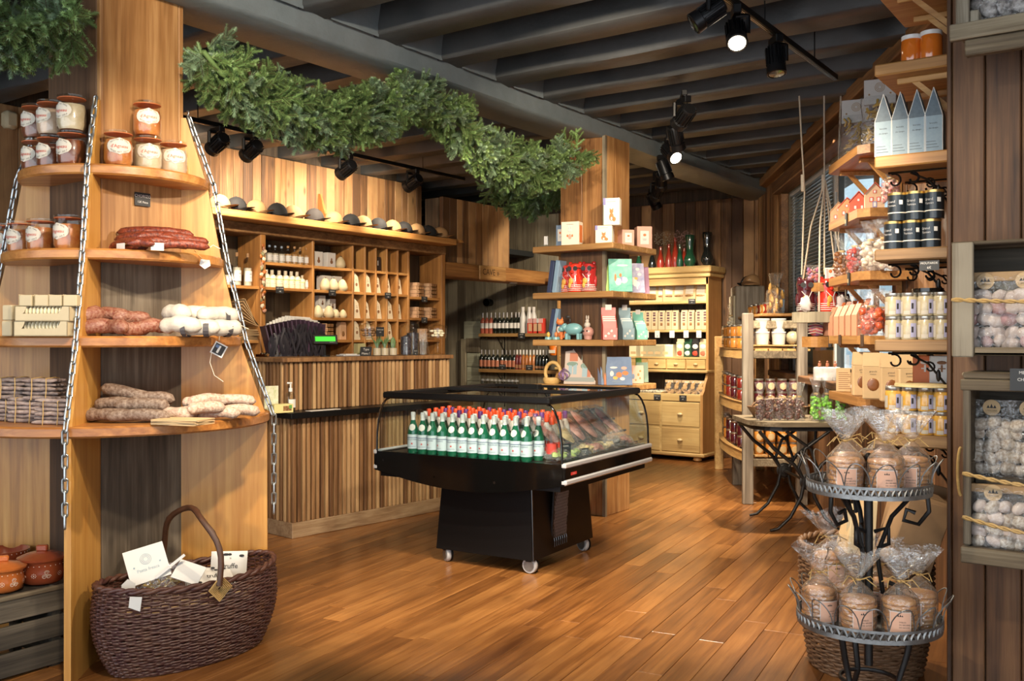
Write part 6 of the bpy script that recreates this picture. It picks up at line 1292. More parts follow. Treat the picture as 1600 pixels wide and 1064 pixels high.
t = thing('wall_lamp', 'round black wall lamp high in the cellar niche', 'lamp', (on_y(764, 10.9), 10.94, hz(472, 13.3)), 0); mb = MB(); mb.lathe([(0, 0), (.05, 0), (.055, .06), (.05, .10), (0, .10)], 18, M=Rx(pi/2)); mb.build('housing', M_blackg, t, 40); mb = MB(); mb.lathe([(.055, .085), (.058, .095), (.055, .105)], 18, cap=False, M=Rx(pi/2)); mb.build('rim', M_black, t, 40)
# CAVE sign board and small camera under the lintel
yc = on_x(769, -6.87); t = thing('cave_sign', 'carved wooden sign board reading CAVE on the lintel', 'sign', (-6.872, yc, 2.225), R90); w = (on_x(792, -6.87)-on_x(751, -6.87))/2
mb = MB(); mb.box(-w, -.02, -.088, w, .0, .085, b=.012); mb.build('board', M_ccol, t); mb = MB(); text(mb, "CAVE »", .105, -.05, -.0215, .005); mb.build('carved_lettering', plain('burnt_letter', (.05,.02,.008), .8), t)
t = thing('dome_camera', 'small round sensor under the cellar lintel', 'sensor', (-7.05, on_x(802, -7.05), 2.15), 0); mb = MB(); mb.ell((0, 0, -.015), (.05, .05, .03), 14, 8); mb.build('dome', M_glass, t, 60); mb = MB(); mb.lathe([(.052, 0), (.052, -.012), (0, -.012)], 14); mb.build('base', M_whiteg, t)
# jar of orange sauce glimpsed on the dresser left of the pillar
t = thing('sauce_jar', 'round orange sauce jar on the dresser left of the far pillar', 'jar', dpos(868, .25, 1.215), 0); lat('jar', [(0, 0), (.07, 0), (.085, .03), (.085, .14), (.07, .16), (0, .16)], M_apri, t, 20); mb = MB(); mb.box(-.05, -.0865, .03, .05, -.0855, .07); mb.build('label', M_labc, t); lat('lid', [(.07, .16), (.07, .185), (0, .186)], M_gold, t, 18)
# ------------------------------------------------------------------ jam rack along the right wall
def on_rw(px, d): r = (px-800)/F; Z = (1.836-.9957*d-.0926*r*d)/(r-.093); return RW(Z, d)
RKx, RKy = RW(10.5); LR = 2.2
rk = thing('jam_rack', 'rustic pine jam rack with grey posts along the right wall', 'rack', (RKx, RKy, 0), WR)
def rp(nm, x0, y0, z0, x1, y1, z1, m, b=.006): return board(nm, m, rk, x0, y0, z0, x1, y1, z1, b)
for x, y, h, m in ((LR, -.56, 1.66, M_grey), (LR, -.10, 1.66, M_grey), (0, -.54, 1.46, M_rack), (0, -.10, 1.46, M_rack), (1.1, -.50, .42, M_grey)): rp('post', x-.04, y-.045, 0, x+.04, y+.045, h, m)
for z in (1.56, 1.30, .80, .36): rp('end_rail', LR-.02, -.52, z-.035, LR+.02, -.14, z+.035, M_greyx)
for z in (.43, .87, 1.35):
    for k in range(4): rp('shelf_slat', .03, -.50+k*.12, z-.02, LR+.02, -.39+k*.12, z, M_rack, .003)
    mb = MB(); mb.grid(lambda u, v: (LR*u-.01, -.535-.10*sin(pi*u)+.012*(v > .5), z-.09+.085*v+.006*mnoise.noise(Vector((u*6, v, z)))), 24, 1); mb.grid(lambda u, v: (LR*u-.01, -.535-.10*sin(pi*u)+.05*v, z-.005), 24, 1); mb.build('bowed_front', M_rack, rk, 40)
rp('board_end', LR-.01, -.52, 1.37, LR+.03, -.14, 1.385, M_rack)
def lw(x, y, z): v = Rz(WR) @ Vector((x, y, 0)); return (RKx+v.x, RKy+v.y, z)
def jamjar(m, r=.042, h=.108, lid=None, lab=None, rect=False):
    lab = lab or M_labk; t = thing('jam_jar', '', 'jar'); lat('jar', [(0, 0), (r*.94, 0), (r, .006), (r, h*.78), (r*.9, h*.85), (0, h*.85)], m, t, 16); lat('lid', [(r*.92, h*.84), (r*.97, h*.86), (r*.97, h*.985), (r*.9, h), (0, h)], lid or M_tin, t, 16)
    mb = MB()
    if rect: mb.lathe([(r*1.012, h*.10), (r*1.012, h*.62)], 8, cap=False, a0=-pi/2-1.3, a1=-pi/2-.55); mb.lathe([(r*1.012, h*.10), (r*1.012, h*.70)], 8, cap=False, a0=-pi/2+.45, a1=-pi/2+1.2, m=1); mb.lathe([(r*1.012, h*.06), (r*1.012, h*.22)], 8, cap=False, a0=-pi/2-.4, a1=-pi/2+.4); mb.lathe([(r*1.02, h*.30), (r*1.02, h*.55)], 4, cap=False, a0=-pi/2+.55, a1=-pi/2+.8, m=2); mb.build('label', [lab, M_lilab, M_ink], t, 60)
    else:
        vs = []; n = 8
        for j in range(7):
            v_ = -1+2*j/6; hw = sqrt(max(0, 1-v_*v_))
            for i in range(n+1): a = (-1+2*i/n)*hw*.75; vs.append((r*1.012*sin(a), -r*1.012*cos(a), h*.42+v_*h*.30))
        mb.add(vs, [(j*(n+1)+i, j*(n+1)+i+1, (j+1)*(n+1)+i+1, (j+1)*(n+1)+i) for j in range(6) for i in range(n)]); mb.build('label', lab, t, 60)
    return t
M_labk = plain('beige_label', (.50,.36,.18), .6); M_lilab = plain('lilac_label', (.30,.30,.44), .5)
JD, JR_, JH = Proto(lambda: jamjar(M_jam)), Proto(lambda: jamjar(M_jamr)), Proto(lambda: jamjar(M_honey))
lay = {0: 'bottom layer', 1: 'top layer'}; tn = {.43: 'lowest', .87: 'middle', 1.35: 'upper'}
for z in (.43, .87, 1.35):
    xs_ = (.20, .30, .42, .55, .72, .98, 1.30, 1.62, 1.90)
    for k, x in enumerate(xs_):
        P_ = (JH if (k in (4, 8) or z == 1.35) else JD if z == .43 else (JD, JR_)[k % 2])
        for l in (0, 1): P_.put('%s jar on the %s rack shelf front, %s, %s' % ('honey-gold' if P_ is JH else 'dark jam' if P_ is JD else 'red jam', tn[z], lay[l], ['farthest', 'second farthest', 'third farthest', 'fourth from far end', 'middle', 'fourth from near end', 'third nearest', 'second nearest', 'nearest'][k]), lw(x, -.47-.08*sin(pi*x/LR), z+.001+l*.109), WR+radians(-25), 'jars along the jam rack')
for z, P_, nm in ((.43, JH, 'honey-gold'), (.87, JD, 'dark jam')):
    for k in range(4):
        for l in (0, 1): P_.put('%s jar in the rack end facing the bistro table, %s, %s' % (nm, lay[l], ordl(k, 4)), lw(LR-.03, -.46+k*.10, z+.001+l*.109), radians(35), 'jars in the rack end')
JT = Proto(lambda: jamjar(M_tray, .040, .095, M_blackm, M_print))
M_pail = thin('milky_pail', (.96,.95,.90), 1.45, .15, haze=.35); M_grain = plain('pale_grain', (.52,.40,.18), .6, var=.6, vs=90, col2=(.66,.55,.32))
def pail():
    t = thing('sugar_pail', '', 'pail'); lat('contents', [(0, .003), (.050, .003), (.058, .085), (0, .088)], M_grain, t, 18); mb = MB(); mb.lathe([(0, 0), (.052, 0), (.062, .105)], 18, cap=False); mb.build('pail', M_pail, t, 50); lat('lid', [(.064, .104), (.064, .113), (0, .113)], M_whiteg, t, 18); return t
PA_ = Proto(pail)
for k in range(2):
    for l in (0, 1): PA_.put('milky pail of pale sugar in the rack end, %s, %s' % (lay[l], ('left', 'right')[k]), lw(LR-.03, -.43+k*.14, 1.386+l*.114), radians(35), 'sugar pails in the rack end')
t = thing('bow_bag', 'round white gift bag tied beside the sugar pails', 'gift bag', lw(LR-.03, -.17, 1.386), 0); mb = MB(); mb.ell((0, 0, .062), (.058, .058, .062), 14, 9, nz=.1); mb.build('bag', M_sal, t, 60); mb = MB(); [mb.grid(lambda u, v: (.05*v*cos(k*1.3+u*.8), .05*v*sin(k*1.3+u*.8), .12+.05*v+.01*sin(u*9)), 3, 2) for k in range(5)]; mb.build('ruffle', M_cello2, t, 60)
# sloping upper shelf with jars, snack bags, and the cap block
us = thing('corner_shelf', 'thin pine shelf above the jam rack with jars and crisps', 'shelf', lw(1.0, 0, 1.665), WR); mb = MB(); mb.box(-.85, -.40, -.025, .95, 0, 0, b=.004); mb.build('shelf_board', M_shw, us)
for x in (-.6, .6): mb = MB(); mb.tube([(x, -.36, -.03), (x, -.03, -.03), (x, -.03, -.30)], .008, 5); mb.tube([(x, -.33, -.035), (x, -.2, -.10), (x, -.05, -.26)], .007, 5); mb.build('iron_bracket', M_iron, us, 60)
for k, (x, P_, nm) in enumerate(((.30, JR_, 'red'), (.75, JH, 'cream-labelled'), (1.05, JH, 'gold'), (1.3, JR_, 'red jam'), (1.5, JH, 'honey'), (1.68, JR_, 'orange-red'))): P_.put(nm+' preserve jar on the thin upper shelf, '+['farthest', 'second farthest', 'third farthest', 'third nearest', 'second nearest', 'nearest'][k], lw(x, -.30, 1.666), WR, 'jars on the thin upper shelf')
def crisps(lb, loc, rz, m, w=.10, h=.30, seed=1, cat='snack bag', balls=26, br=.024, flat=1., grp=None, fill=.55):
    t = thing('snack_bag', lb, cat, loc, rz, grp); r = random.Random(seed); mb = MB()
    for i in range(balls): mb.ell((r.uniform(-w*.75, w*.75), r.uniform(-w*.42, w*.42), br+(h*fill-br)*i/balls), (br*r.uniform(.8, 1.2), br*r.uniform(.8, 1.2)*flat, br*r.uniform(.7, 1.1)), 8, 5, nz=.15 if flat == 1 else .5, seed=i)
    o = mb.build('contents', m, t, 60); o['kind'] = 'stuff'
    mb = MB(); mb.grid(lambda u, v: ((w*(1-.25*v*v) if v < .62 else w*(.32+1.9*(v-.62)*(1+.25*sin(u*50))))*cos(2*pi*u)*(1+.05*mnoise.noise(Vector((u*8, v*6, seed)))), (w*.6 if v < .62 else w*(.2+.8*(v-.62)))*sin(2*pi*u)+.014*mnoise.noise(Vector((u*9, v*7, seed+3))), h*v), 22, 12, wrap=True); mb.build('film', M_cello2, t, 60)
    mb = MB(); mb.lathe([(w*.36, h*.60), (w*.40, h*.62), (w*.36, h*.64)], 12, cap=False); mb.build('tie', M_raf, t, 50); return t
M_crisp = plain('golden_crisps', (.58,.33,.09), .6, var=.5, vs=30)
crisps('large bag of golden crisps at the near end of the thin shelf', lw(1.84, -.26, 1.666), WR, M_crisp, .13, .36, 3, balls=30, br=.040, flat=.35, fill=.7); crisps('bag of golden crisps beside the upper rack jars', lw(1.85, -.50, 1.352), WR, M_crisp, .09, .30, 4, balls=24, br=.034, flat=.35, fill=.7)
t = thing('cap_block', 'rough wooden block display topped by caps at the far right corner', 'display block', lw(.25, -.27, 1.47), WR); mb = MB(); mb.box(-.20, -.15, 0, .20, .15, .52, b=.01); mb.build('block', M_grey, t); mb = MB(); mb.box(-.17, -.17, .05, .17, -.15, .42, b=.004); mb.build('white_panel', M_wallg, t)
CPP['black'].put('black cap on the wooden block, far right corner', lw(.12, -.24, 1.992), WR+radians(40))
for k in range(4): CPP['tan'].put('tan cap nested in a row on the wooden block, '+('front', 'second', 'third', 'rear')[k], lw(.26+.045*k, -.24, 1.992), WR+radians(60), 'tan caps on the wooden block')
crisps('narrow bag of white sweets hanging by the wooden block', lw(.36, -.46, 1.47), WR, M_waf, .06, .34, 6, balls=18, br=.022)
# ------------------------------------------------------------------ bistro table with sweet bags
BX, BY = cw(2.20, 7.50); BZ = .82
bt = thing('bistro_table', 'stone-topped bistro table with wrought iron legs and rosettes', 'table', (BX, BY, 0), YAW)
rr_ = [(-.40+.22*(1-cos(a)), -.40+.22*(1-sin(a))) for a in [k*pi/16 for k in range(9)]]
poly = [(-.41, .30)]+[(-.41+.25*(1-cos(a)), -.15-.25*sin(a)) for a in [k*pi/16 for k in range(9)]]+[(.28, -.40), (.30, -.36), (.30, .30)]
mb = MB(); mb.prism(poly, BZ-.035, BZ); mb.build('table_top', M_greyx, bt)
mb = MB(); mb.prism([(x*.9, y*.88) for x, y in poly], BZ-.07, BZ-.035); mb.build('apron', M_iron, bt)
for yy in (-.36, .26):
    for s in (-1, 1):
        mb = MB(); p = [((.26 if s > 0 else -.36), yy, BZ-.07), (s*.25, yy, BZ-.20), (s*.10, yy, .50), (s*.035, yy, .40)]
        q = [(s*.03, yy, .36), (s*.05, yy, .26), (s*.13, yy, .11), (s*.22, yy, .025), (s*.28, yy, .012)]
        mb.tube(p, [.014]*4, 8); mb.tube(q, [.015, .014, .013, .012, .010], 8); mb.tube([(s*.16, yy, BZ-.07), (-s*.02, yy, .62), (-s*.07, yy, .48), (-s*.03, yy, .38)], .012, 8); mb.build('leg', M_iron, bt, 60)
    mb = MB(); mb.lathe([(0, -.03), (.058, -.025), (.062, -.008), (.048, 0), (.046, .004), (.030, .006), (.028, .012), (.012, .014), (0, .016)], 24, M=T(0, yy-.01, .375) @ Rx(pi/2)); mb.build('rosette', M_iron, bt, 40)
mb = MB(); mb.tube([(0, -.36, .375), (0, .26, .375)], .012, 8); mb.build('stretcher', M_iron, bt, 60)
M_choc = plain('chocolate_pearls', (.07,.028,.022), .35, coat=.4, var=.5, vs=40, col2=(.20,.08,.06)); M_lime = plain('green_sweets', (.16,.52,.03), .3, coat=.5, var=.6, vs=40, col2=(.36,.70,.10))
def bpos(px, Z, z=BZ): p = pz(px, Z); return (p[0], p[1], z)
for k, px in enumerate((1188, 1203, 1219, 1234, 1249)): crisps('clear bag of chocolate pearls on the bistro table, '+ordl(k, 5), bpos(px, 7.28), YAW, M_choc, .040, .29, k+10, 'sweet bag', 40, .013, 1., 'chocolate pearl bags')
for k, px in enumerate((1275, 1292, 1314)): crisps('clear bag of bright green sweets on the bistro table, '+ordl(k, 3), bpos(px, 7.25), YAW, M_lime, .046, .33, k+20, 'sweet bag', 46, .014, 1., 'green sweet bags')
t = thing('wicker_tray', 'long brown wicker basket behind the chocolate pearl bags', 'basket', bpos(1215, 7.52), YAW); mb = MB(); mb.lathe([(0, 0), (.16, 0), (.21, .09), (.20, .09), (.15, .01)], 20, cap=False, M=Matrix.Diagonal((1.15, .6, 1, 1))); mb.build('bowl', M_wick2, t, 60); mb = MB(); mb.tube([(.20*cos(a), 0, .09+.06*sin(a)) for a in [k*pi/10 for k in range(11)]], .008, 6); mb.build('handle', M_wick2, t, 60)
t = thing('confetti_box', 'round white box with small fox figures on the window sill', 'box', bpos(1292, 7.35, 1.122), YAW); mb = MB(); mb.lathe([(0, 0), (.10, 0), (.10, .09), (.095, .10), (0, .10)], 24); mb.build('box', M_whiteg, t, 40)
for x in (-.06, 0, .06): mb = MB(); mb.ell((x, 0, .115), (.010, .008, .018), 8, 5); mb.ell((x+.004, 0, .140), (.008, .007, .008), 8, 5); mb.ell((x+.012, 0, .118), (.005, .005, .014), 6, 4); mb.build('fox_figure', M_hb, t, 60)
# ------------------------------------------------------------------ two wooden trays hanging on ropes from the ceiling
HX, HY = cw(2.20, 6.90)
hs = thing('hanging_shelf', 'two-tier wooden tray hanging from the ceiling on knotted ropes', 'hanging shelf', (HX, HY, 0), YAW)
for z, r, hh, m in ((1.835, .165, .062, M_shw), (1.63, .20, .075, M_wallg)):
    mb = MB(); n = 8 if r < .18 else 28; mb.lathe([(0, -hh), (r, -hh), (r, 0), (0, 0)], n, a0=.3, a1=.3+2*pi); mb.build('tray', m, hs, 30, (0.02 if r > .18 else .04, 0, z))
for a in (0.6, 2.5, 4.2, 5.6):
    x, y = .155*cos(a)+.04, .155*sin(a)
    mb = MB(); mb.tube([(x*1.05, y*1.05, 1.56), (x, y, 1.84), (.55*x+.01, .55*y, 2.25), (.05, .0, 2.58)], .006, 6); mb.build('rope', M_rope, hs, 60)
for dx in (-.13, .05, .17):
    mb = MB(); mb.tube([(dx+.0, .02, 3.19), (dx*.9+.005, .02, 2.85), (dx*.8+.01, .01, 2.5), (dx*.9, 0, 1.9)], .006, 6); mb.tube([(dx*.83, .01, 2.62), (dx*.82, .01, 2.50)], .014, 8); mb.build('rope', M_rope, hs, 60)
def hpos(dx, dy, z): v = Rz(YAW) @ Vector((dx, dy, 0)); return (HX+v.x, HY+v.y, z)
M_mix = plain('printed_sweets', (.60,.12,.05), .4, var=1, vs=30, col2=(.12,.10,.30))
crisps('bag of coloured sweets on the upper hanging tray, left', hpos(-.05, -.05, 1.836), YAW, M_mix, .055, .13, 31, 'sweet bag', 20, .016, .6, None, .8)
for k, (dx, m) in enumerate(((.07, M_whiteg), (.14, M_redc))):
    t = thing('sweet_packet', ('white packet with orange blossom print', 'red packet')[k]+' on the upper hanging tray', 'packet', hpos(dx+.02, -.04+.03*k, 1.836), YAW); mb = MB(); mb.box(-.05, -.015, 0, .05, .015, .11, b=.004); mb.build('packet', m, t); mb = MB(); mb.ell((-.02, -.016, .085), (.013, .002, .013), 10, 5); mb.ell((.015, -.016, .08), (.012, .002, .009), 10, 5, m=1); mb.box(-.035, -.017, .02, .035, -.0155, .028, m=1); mb.build('print', [M_fox, M_redc], t, 60)
MB_ = Proto(lambda: bear(plain('plum_glaze', (.07,.012,.018), .15, coat=.6)))
BR.put('red ceramic bear in the middle of the lower hanging tray', hpos(.03, -.10, 1.631), YAW+radians(10)); MB_.put('plum ceramic bear at the left of the lower hanging tray', hpos(-.10, -.04, 1.631), YAW-radians(10)); MB_.put('plum ceramic bear at the right of the lower hanging tray', hpos(.14, -.03, 1.631), YAW)
for k, (dx, dy) in enumerate(((-.13, -.13), (.12, -.13), (.165, -.08))):
    t = thing('pompom', 'fluffy white pompom on the lower hanging tray, '+('left', 'middle', 'right')[k], 'pompom', hpos(dx, dy, 1.631), 0, 'white pompoms'); mb = MB(); mb.ell((0, 0, .055), (.040, .040, .055), 16, 10, nz=.5, fr=5, seed=k); mb.build('fluff', plain('white_fluff', (.66,.62,.60), .95) if k == 0 else bpy.data.materials['white_fluff'], t, 60)
# ------------------------------------------------------------------ bracket shelves on the right wall
BZs = [2.60, 2.22, 1.845, 1.46, 1.09]; bnm = ['topmost', 'second', 'third', 'fourth', 'lowest']
bx_, by_ = RW(6.09)
for z, nm in zip(BZs, bnm):
    s = thing('bracket_shelf', nm+' thick pine bracket shelf beside the window', 'shelf', (bx_, by_, z), WR, 'bracket shelves beside the window')
    mb = MB(); mb.prism([(-.42, 0), (-.42, -.22), (-.36, -.30), (.36, -.30), (.42, -.24), (.42, 0)], -.052, 0); mb.build('shelf_board', M_shw, s)
    for x in (-.26, .22):
        mb = MB(); mb.box(x-.016, -.25, -.078, x+.016, -.0, -.053, b=.003); mb.build('bracket_arm', M_shw, s); mb = MB(); mb.box(x-.016, -.03, -.30, x+.016, -.0, -.078, b=.003); mb.build('bracket_post', M_shw, s)
        mb = MB(); mb.prism([(-.20, -.078), (-.165, -.078), (-.012, -.25), (-.012, -.29)], x-.013, x+.013, M=Matrix(((0,0,1,0),(1,0,0,0),(0,1,0,0),(0,0,0,1)))); mb.build('brace', M_shw, s)
def bs(px, d, z): p = on_rw(px, d); return (p[0], p[1], z)
FC = YAW-radians(25)
# topmost: two bags of golden pasta with white header cards
M_pasta = plain('golden_pasta', (.62,.42,.10), .45, var=.7, vs=30, col2=(.40,.22,.04))
for k, (px, d) in enumerate(((1338, .17), (1375, .16))):
    t = thing('pasta_bag', ('large bag of golden pasta leaning at the left of the topmost bracket shelf', 'bag of golden pasta with white header card on the topmost bracket shelf')[k], 'pasta bag', bs(px, d, 2.601), FC); r = random.Random(k); mb = MB()
    for i in range(44): a = r.uniform(-1.2, 1.2); x, y, z = r.uniform(-.075, .075), r.uniform(-.03, .03), .02+.22*i/44; mb.tube([(x, y, z), (x+.03*cos(a), y-.012, z+.03*sin(a)), (x+.06*cos(a+.5), y, z+.05*sin(a+.5))], .0075, 5)
    o = mb.build('pasta', M_pasta, t, 60); o['kind'] = 'stuff'
    mb = MB(); mb.grid(lambda u, v: (.105*cos(2*pi*u)*(1+.05*sin(v*9)), .060*sin(2*pi*u)*(1-.7*v*v), .30*v), 18, 7, wrap=True); mb.build('film', M_cello2, t, 60)
    mb = MB(); mb.box(-.09, -.012, .25, .09, .012, .40, b=.002); mb.build('header_card', M_white, t); mb = MB(); [mb.lathe([(rr, 0), (rr+.003, 0)], 18, cap=False, M=T(0, -.013, .35) @ Rx(pi/2)) for rr in (.010, .018, .026)]; mb.ell((-.06, -.013, .31), (.006, .002, .006), 8, 4); mb.ell((.06, -.013, .31), (.006, .002, .006), 8, 4); mb.build('seal_print', M_kraft, t)
# second: little house boxes
M_hbx = [plain('house_box_cream', (.62,.42,.26), .6), plain('house_box_red', (.58,.10,.05), .6), plain('house_box_orange', (.64,.26,.10), .6), plain('house_box_tan', (.52,.30,.15), .6)]
def house(m, roof):
    t = thing('house_box', '', 'house box'); mb = MB(); mb.prism([(-.055, 0), (.055, 0), (.055, .085), (0, .145), (-.055, .085)], -.045, .045, M=Rx(pi/2)); mb.build('walls', m, t)
    for s in (-1, 1): mb = MB(); mb.box(0, -.05, 0, .088, .05, .004, M=T(0, 0, .150) @ Ry(radians(47.5) if s > 0 else radians(180-47.5))); mb.build('roof', roof, t)
    mb = MB(); q = -.0455
    for x, z, w, h, k in ((-.030, .035, .022, .028, 0), (.010, .035, .022, .028, 0), (-.006, .010, .0, .0, 0), (-.012, .002, .024, .035, 1), (-.01, .085, .02, .02, 0)):
        if w: mb.box(x, q-.001, z, x+w, q, z+h, k); mb.box(x+w*.2, q-.0015, z+h*.15, x+w*.8, q-.001, z+h*.85, 2)
    mb.build('window_print', [M_redc, M_lil, M_white], t)
    return t
HP = [Proto(lambda i=i: house(M_hbx[i], M_hbx[(1, 1, 1, 3)[i]])) for i in range(4)]
for k, (px, d, i, lb) in enumerate(((1313, .20, 3, 'dark-roofed tan house box, leftmost on its shelf'), (1325, .20, 2, 'red-roofed house box, second from left'), (1342, .20, 1, 'orange house box with red roof in the middle'), (1366, .20, 0, 'cream house box with lilac windows, nearest one'))): HP[i].put(lb, bs(px, d, 2.221), FC+radians(6*k-10))
M_rsw = plain('red_white_sweets', (.64,.08,.06), .3, coat=.5, var=1, vs=36, col2=(.75,.62,.55)); crisps('bag of red and white sweets beside the house boxes', bs(1392, .16, 2.221), FC, M_rsw, .055, .24, 40, 'sweet bag', 40, .015)
# third: nut and dragee bags
M_nut = plain('caramel_nuts', (.24,.085,.02), .35, coat=.4, var=.5, vs=40); M_rdr = plain('red_dragees', (.52,.045,.03), .2, coat=.7); M_wdr = plain('ivory_dragees', (.58,.48,.38), .35, coat=.2); M_bdr = plain('brown_dragees', (.16,.05,.035), .25, coat=.6)
for k, (px, d, m, br, lb) in enumerate(((1316, .20, M_nut, .020, 'bag of caramel nuts, leftmost on the third bracket shelf'), (1336, .21, M_rdr, .017, 'bag of red dragees on the third bracket shelf'), (1348, .17, M_bdr, .017, 'bag of brown dragees behind the red ones'), (1361, .22, M_wdr, .021, 'bag of ivory dragees, front right of its shelf'), (1382, .17, M_wdr, .020, 'low bag of ivory dragees half behind the near shelf'), (1372, .12, M_nut, .018, 'bag of caramel nuts at the back of the third bracket shelf'))): crisps(lb, bs(px, d, 1.846), FC, m, .055 if k != 4 else .06, .30, 50+k, 'sweet bag', 46, br, 1., None, .56)
# fourth: pink gable cartons and red sweets
M_salm = plain('salmon_card', (.66,.33,.20), .55); M_oro = plain('orange_card', (.62,.16,.04), .55)
def gable():
    t = thing('gable_carton', '', 'carton'); mb = MB(); mb.prism([(-.045, 0), (.045, 0), (.045, .13), (.008, .20), (-.008, .20), (-.045, .13)], -.025, .025, M=Rx(pi/2)); mb.build('carton', M_salm, t); mb = MB(); mb.box(-.0255+.0, 0, 0, .0255, .002, .06, M=T(.0455, 0, .0) @ Rz(pi/2)); mb.box(-.0255, -.001, 0, .0255, .001, .075, M=T(.0285, 0, .165) @ Rz(pi/2) @ Rx(radians(28))); mb.build('orange_band', M_oro, t); mb = MB(); mb.ell((0, -.026, .055), (.012, .002, .030), 10, 6); mb.build('window', M_bark, t, 60); return t
GB = Proto(gable)
for k, px in enumerate((1298, 1306, 1315, 1324, 1334, 1344)): GB.put('salmon gable carton with orange band on the fourth bracket shelf, '+ordl(k, 6), bs(px, .19+.012*k/2, 1.461), FC+radians(42), 'salmon gable cartons')
M_rpep = plain('red_pepper_sweets', (.56,.06,.025), .3, coat=.5, var=.6, vs=30, col2=(.70,.22,.06)); crisps('bag of red and orange sweets, front of the fourth bracket shelf', bs(1361, .22, 1.461), FC, M_rpep, .075, .28, 61, 'sweet bag', 44, .022, .8); crisps('bag of red sweets half behind the pale spread jars', bs(1378, .14, 1.461), FC, M_rpep, .06, .27, 62, 'sweet bag', 34, .022, .8)
for k, px in enumerate((1312, 1347)): mb = MB(); mb.box(-.025, -.004, -.06, .025, .004, .012, b=.002); tag(mb.build('shelf_clip', plain('brown_clip', (.09,.05,.03), .5), None, loc=bs(px, .307, 1.455), rz=WR), 'brown wooden price clip on the fourth shelf edge, '+('left', 'right')[k], 'price clip')
xs1 = bs(1275, .30, 1.455); s = thing('half_log_shelf', 'small half-log shelf with striped packets left of the salmon cartons', 'shelf', xs1, FC); mb = MB(); mb.prism([(-.09, .12)]+[(-.09+.18*k/8, -.05-.05*sin(pi*k/8)) for k in range(9)]+[(.09, .12)], -.075, 0); mb.build('slab', M_shw, s); mb = MB(); mb.box(-.02, .1, -.10, .02, .42, -.075); mb.build('support_arm', M_shw, s)
t = thing('striped_packet', 'orange and navy striped packet on the half-log shelf', 'packet', (xs1[0], xs1[1], 1.456), FC); mb = MB(); mb.ell((0, 0, .05), (.055, .03, .05), 14, 8); mb.build('packet', M_mix, t, 60); mb = MB(); [mb.tube([(-.05, -.02-.008, .02+.02*k), (0, -.033, .03+.02*k), (.05, -.02, .015+.022*k)], .003, 5) for k in range(4)]; mb.build('stripes', M_labc, t, 60)
# lowest: wooden box, kraft bags with round windows, small cartons
t = thing('menu_box', 'engraved wooden box at the left of the lowest bracket shelf', 'box', bs(1321, .22, 1.091), FC); mb = MB(); mb.box(-.055, -.035, 0, .055, .035, .155, b=.003); mb.build('box', M_kraftl, t); mb = MB(); [mb.box(-.04, -.0358, .02+.013*k, .04-.01*(k % 3), -.035, .024+.013*k) for k in range(9)]; mb.build('engraved_lines', M_print, t)
lat_ = thing('cork_jar', 'slim kraft jar beside the engraved box', 'jar', bs(1336, .18, 1.091), FC); lat('jar', [(0, 0), (.028, 0), (.028, .13), (0, .13)], M_kraft, lat_, 14); lat('lid', [(.03, .13), (.03, .15), (0, .15)], M_blackm, lat_, 14); lat('band', [(.0285, .03), (.0285, .05)], M_white, lat_, 14)
def coffeebag(h=.27, w=.115):
    t = thing('kraft_bag', '', 'bag'); mb = MB(); mb.box(-w/2, -.035, 0, w/2, .035, h*.72, b=.008); mb.add([(-w/2, -.034, h*.71), (w/2, -.034, h*.71), (w/2, .034, h*.71), (-w/2, .034, h*.71), (-w*.47, -.006, h), (w*.47, -.006, h), (w*.47, .006, h), (-w*.47, .006, h)], [(0,1,5,4),(1,2,6,5),(2,3,7,6),(3,0,4,7),(4,5,6,7)]); mb.build('bag', M_kraftl, t)
    mb = MB(); mb.ell((0, -.035, h*.32), (w*.29, .004, h*.14), 14, 6); mb.build('oval_window', M_nut, t, 60); mb = MB(); text(mb, 'granola', .014, 0, -.0362, h*.60); text(mb, 'maison', .012, 0, -.0362, h*.54); mb.build('lettering', M_ink, t); return t
KB = Proto(coffeebag)
for k, (px, d) in enumerate(((1347, .24), (1364, .26), (1392, .22), (1418, .16))): KB.put('kraft granola bag with oval window on the lowest bracket shelf, '+ordl(k, 4), bs(px, d, 1.091), FC+radians((14, 6, 12, 22)[k]), 'kraft granola bags')
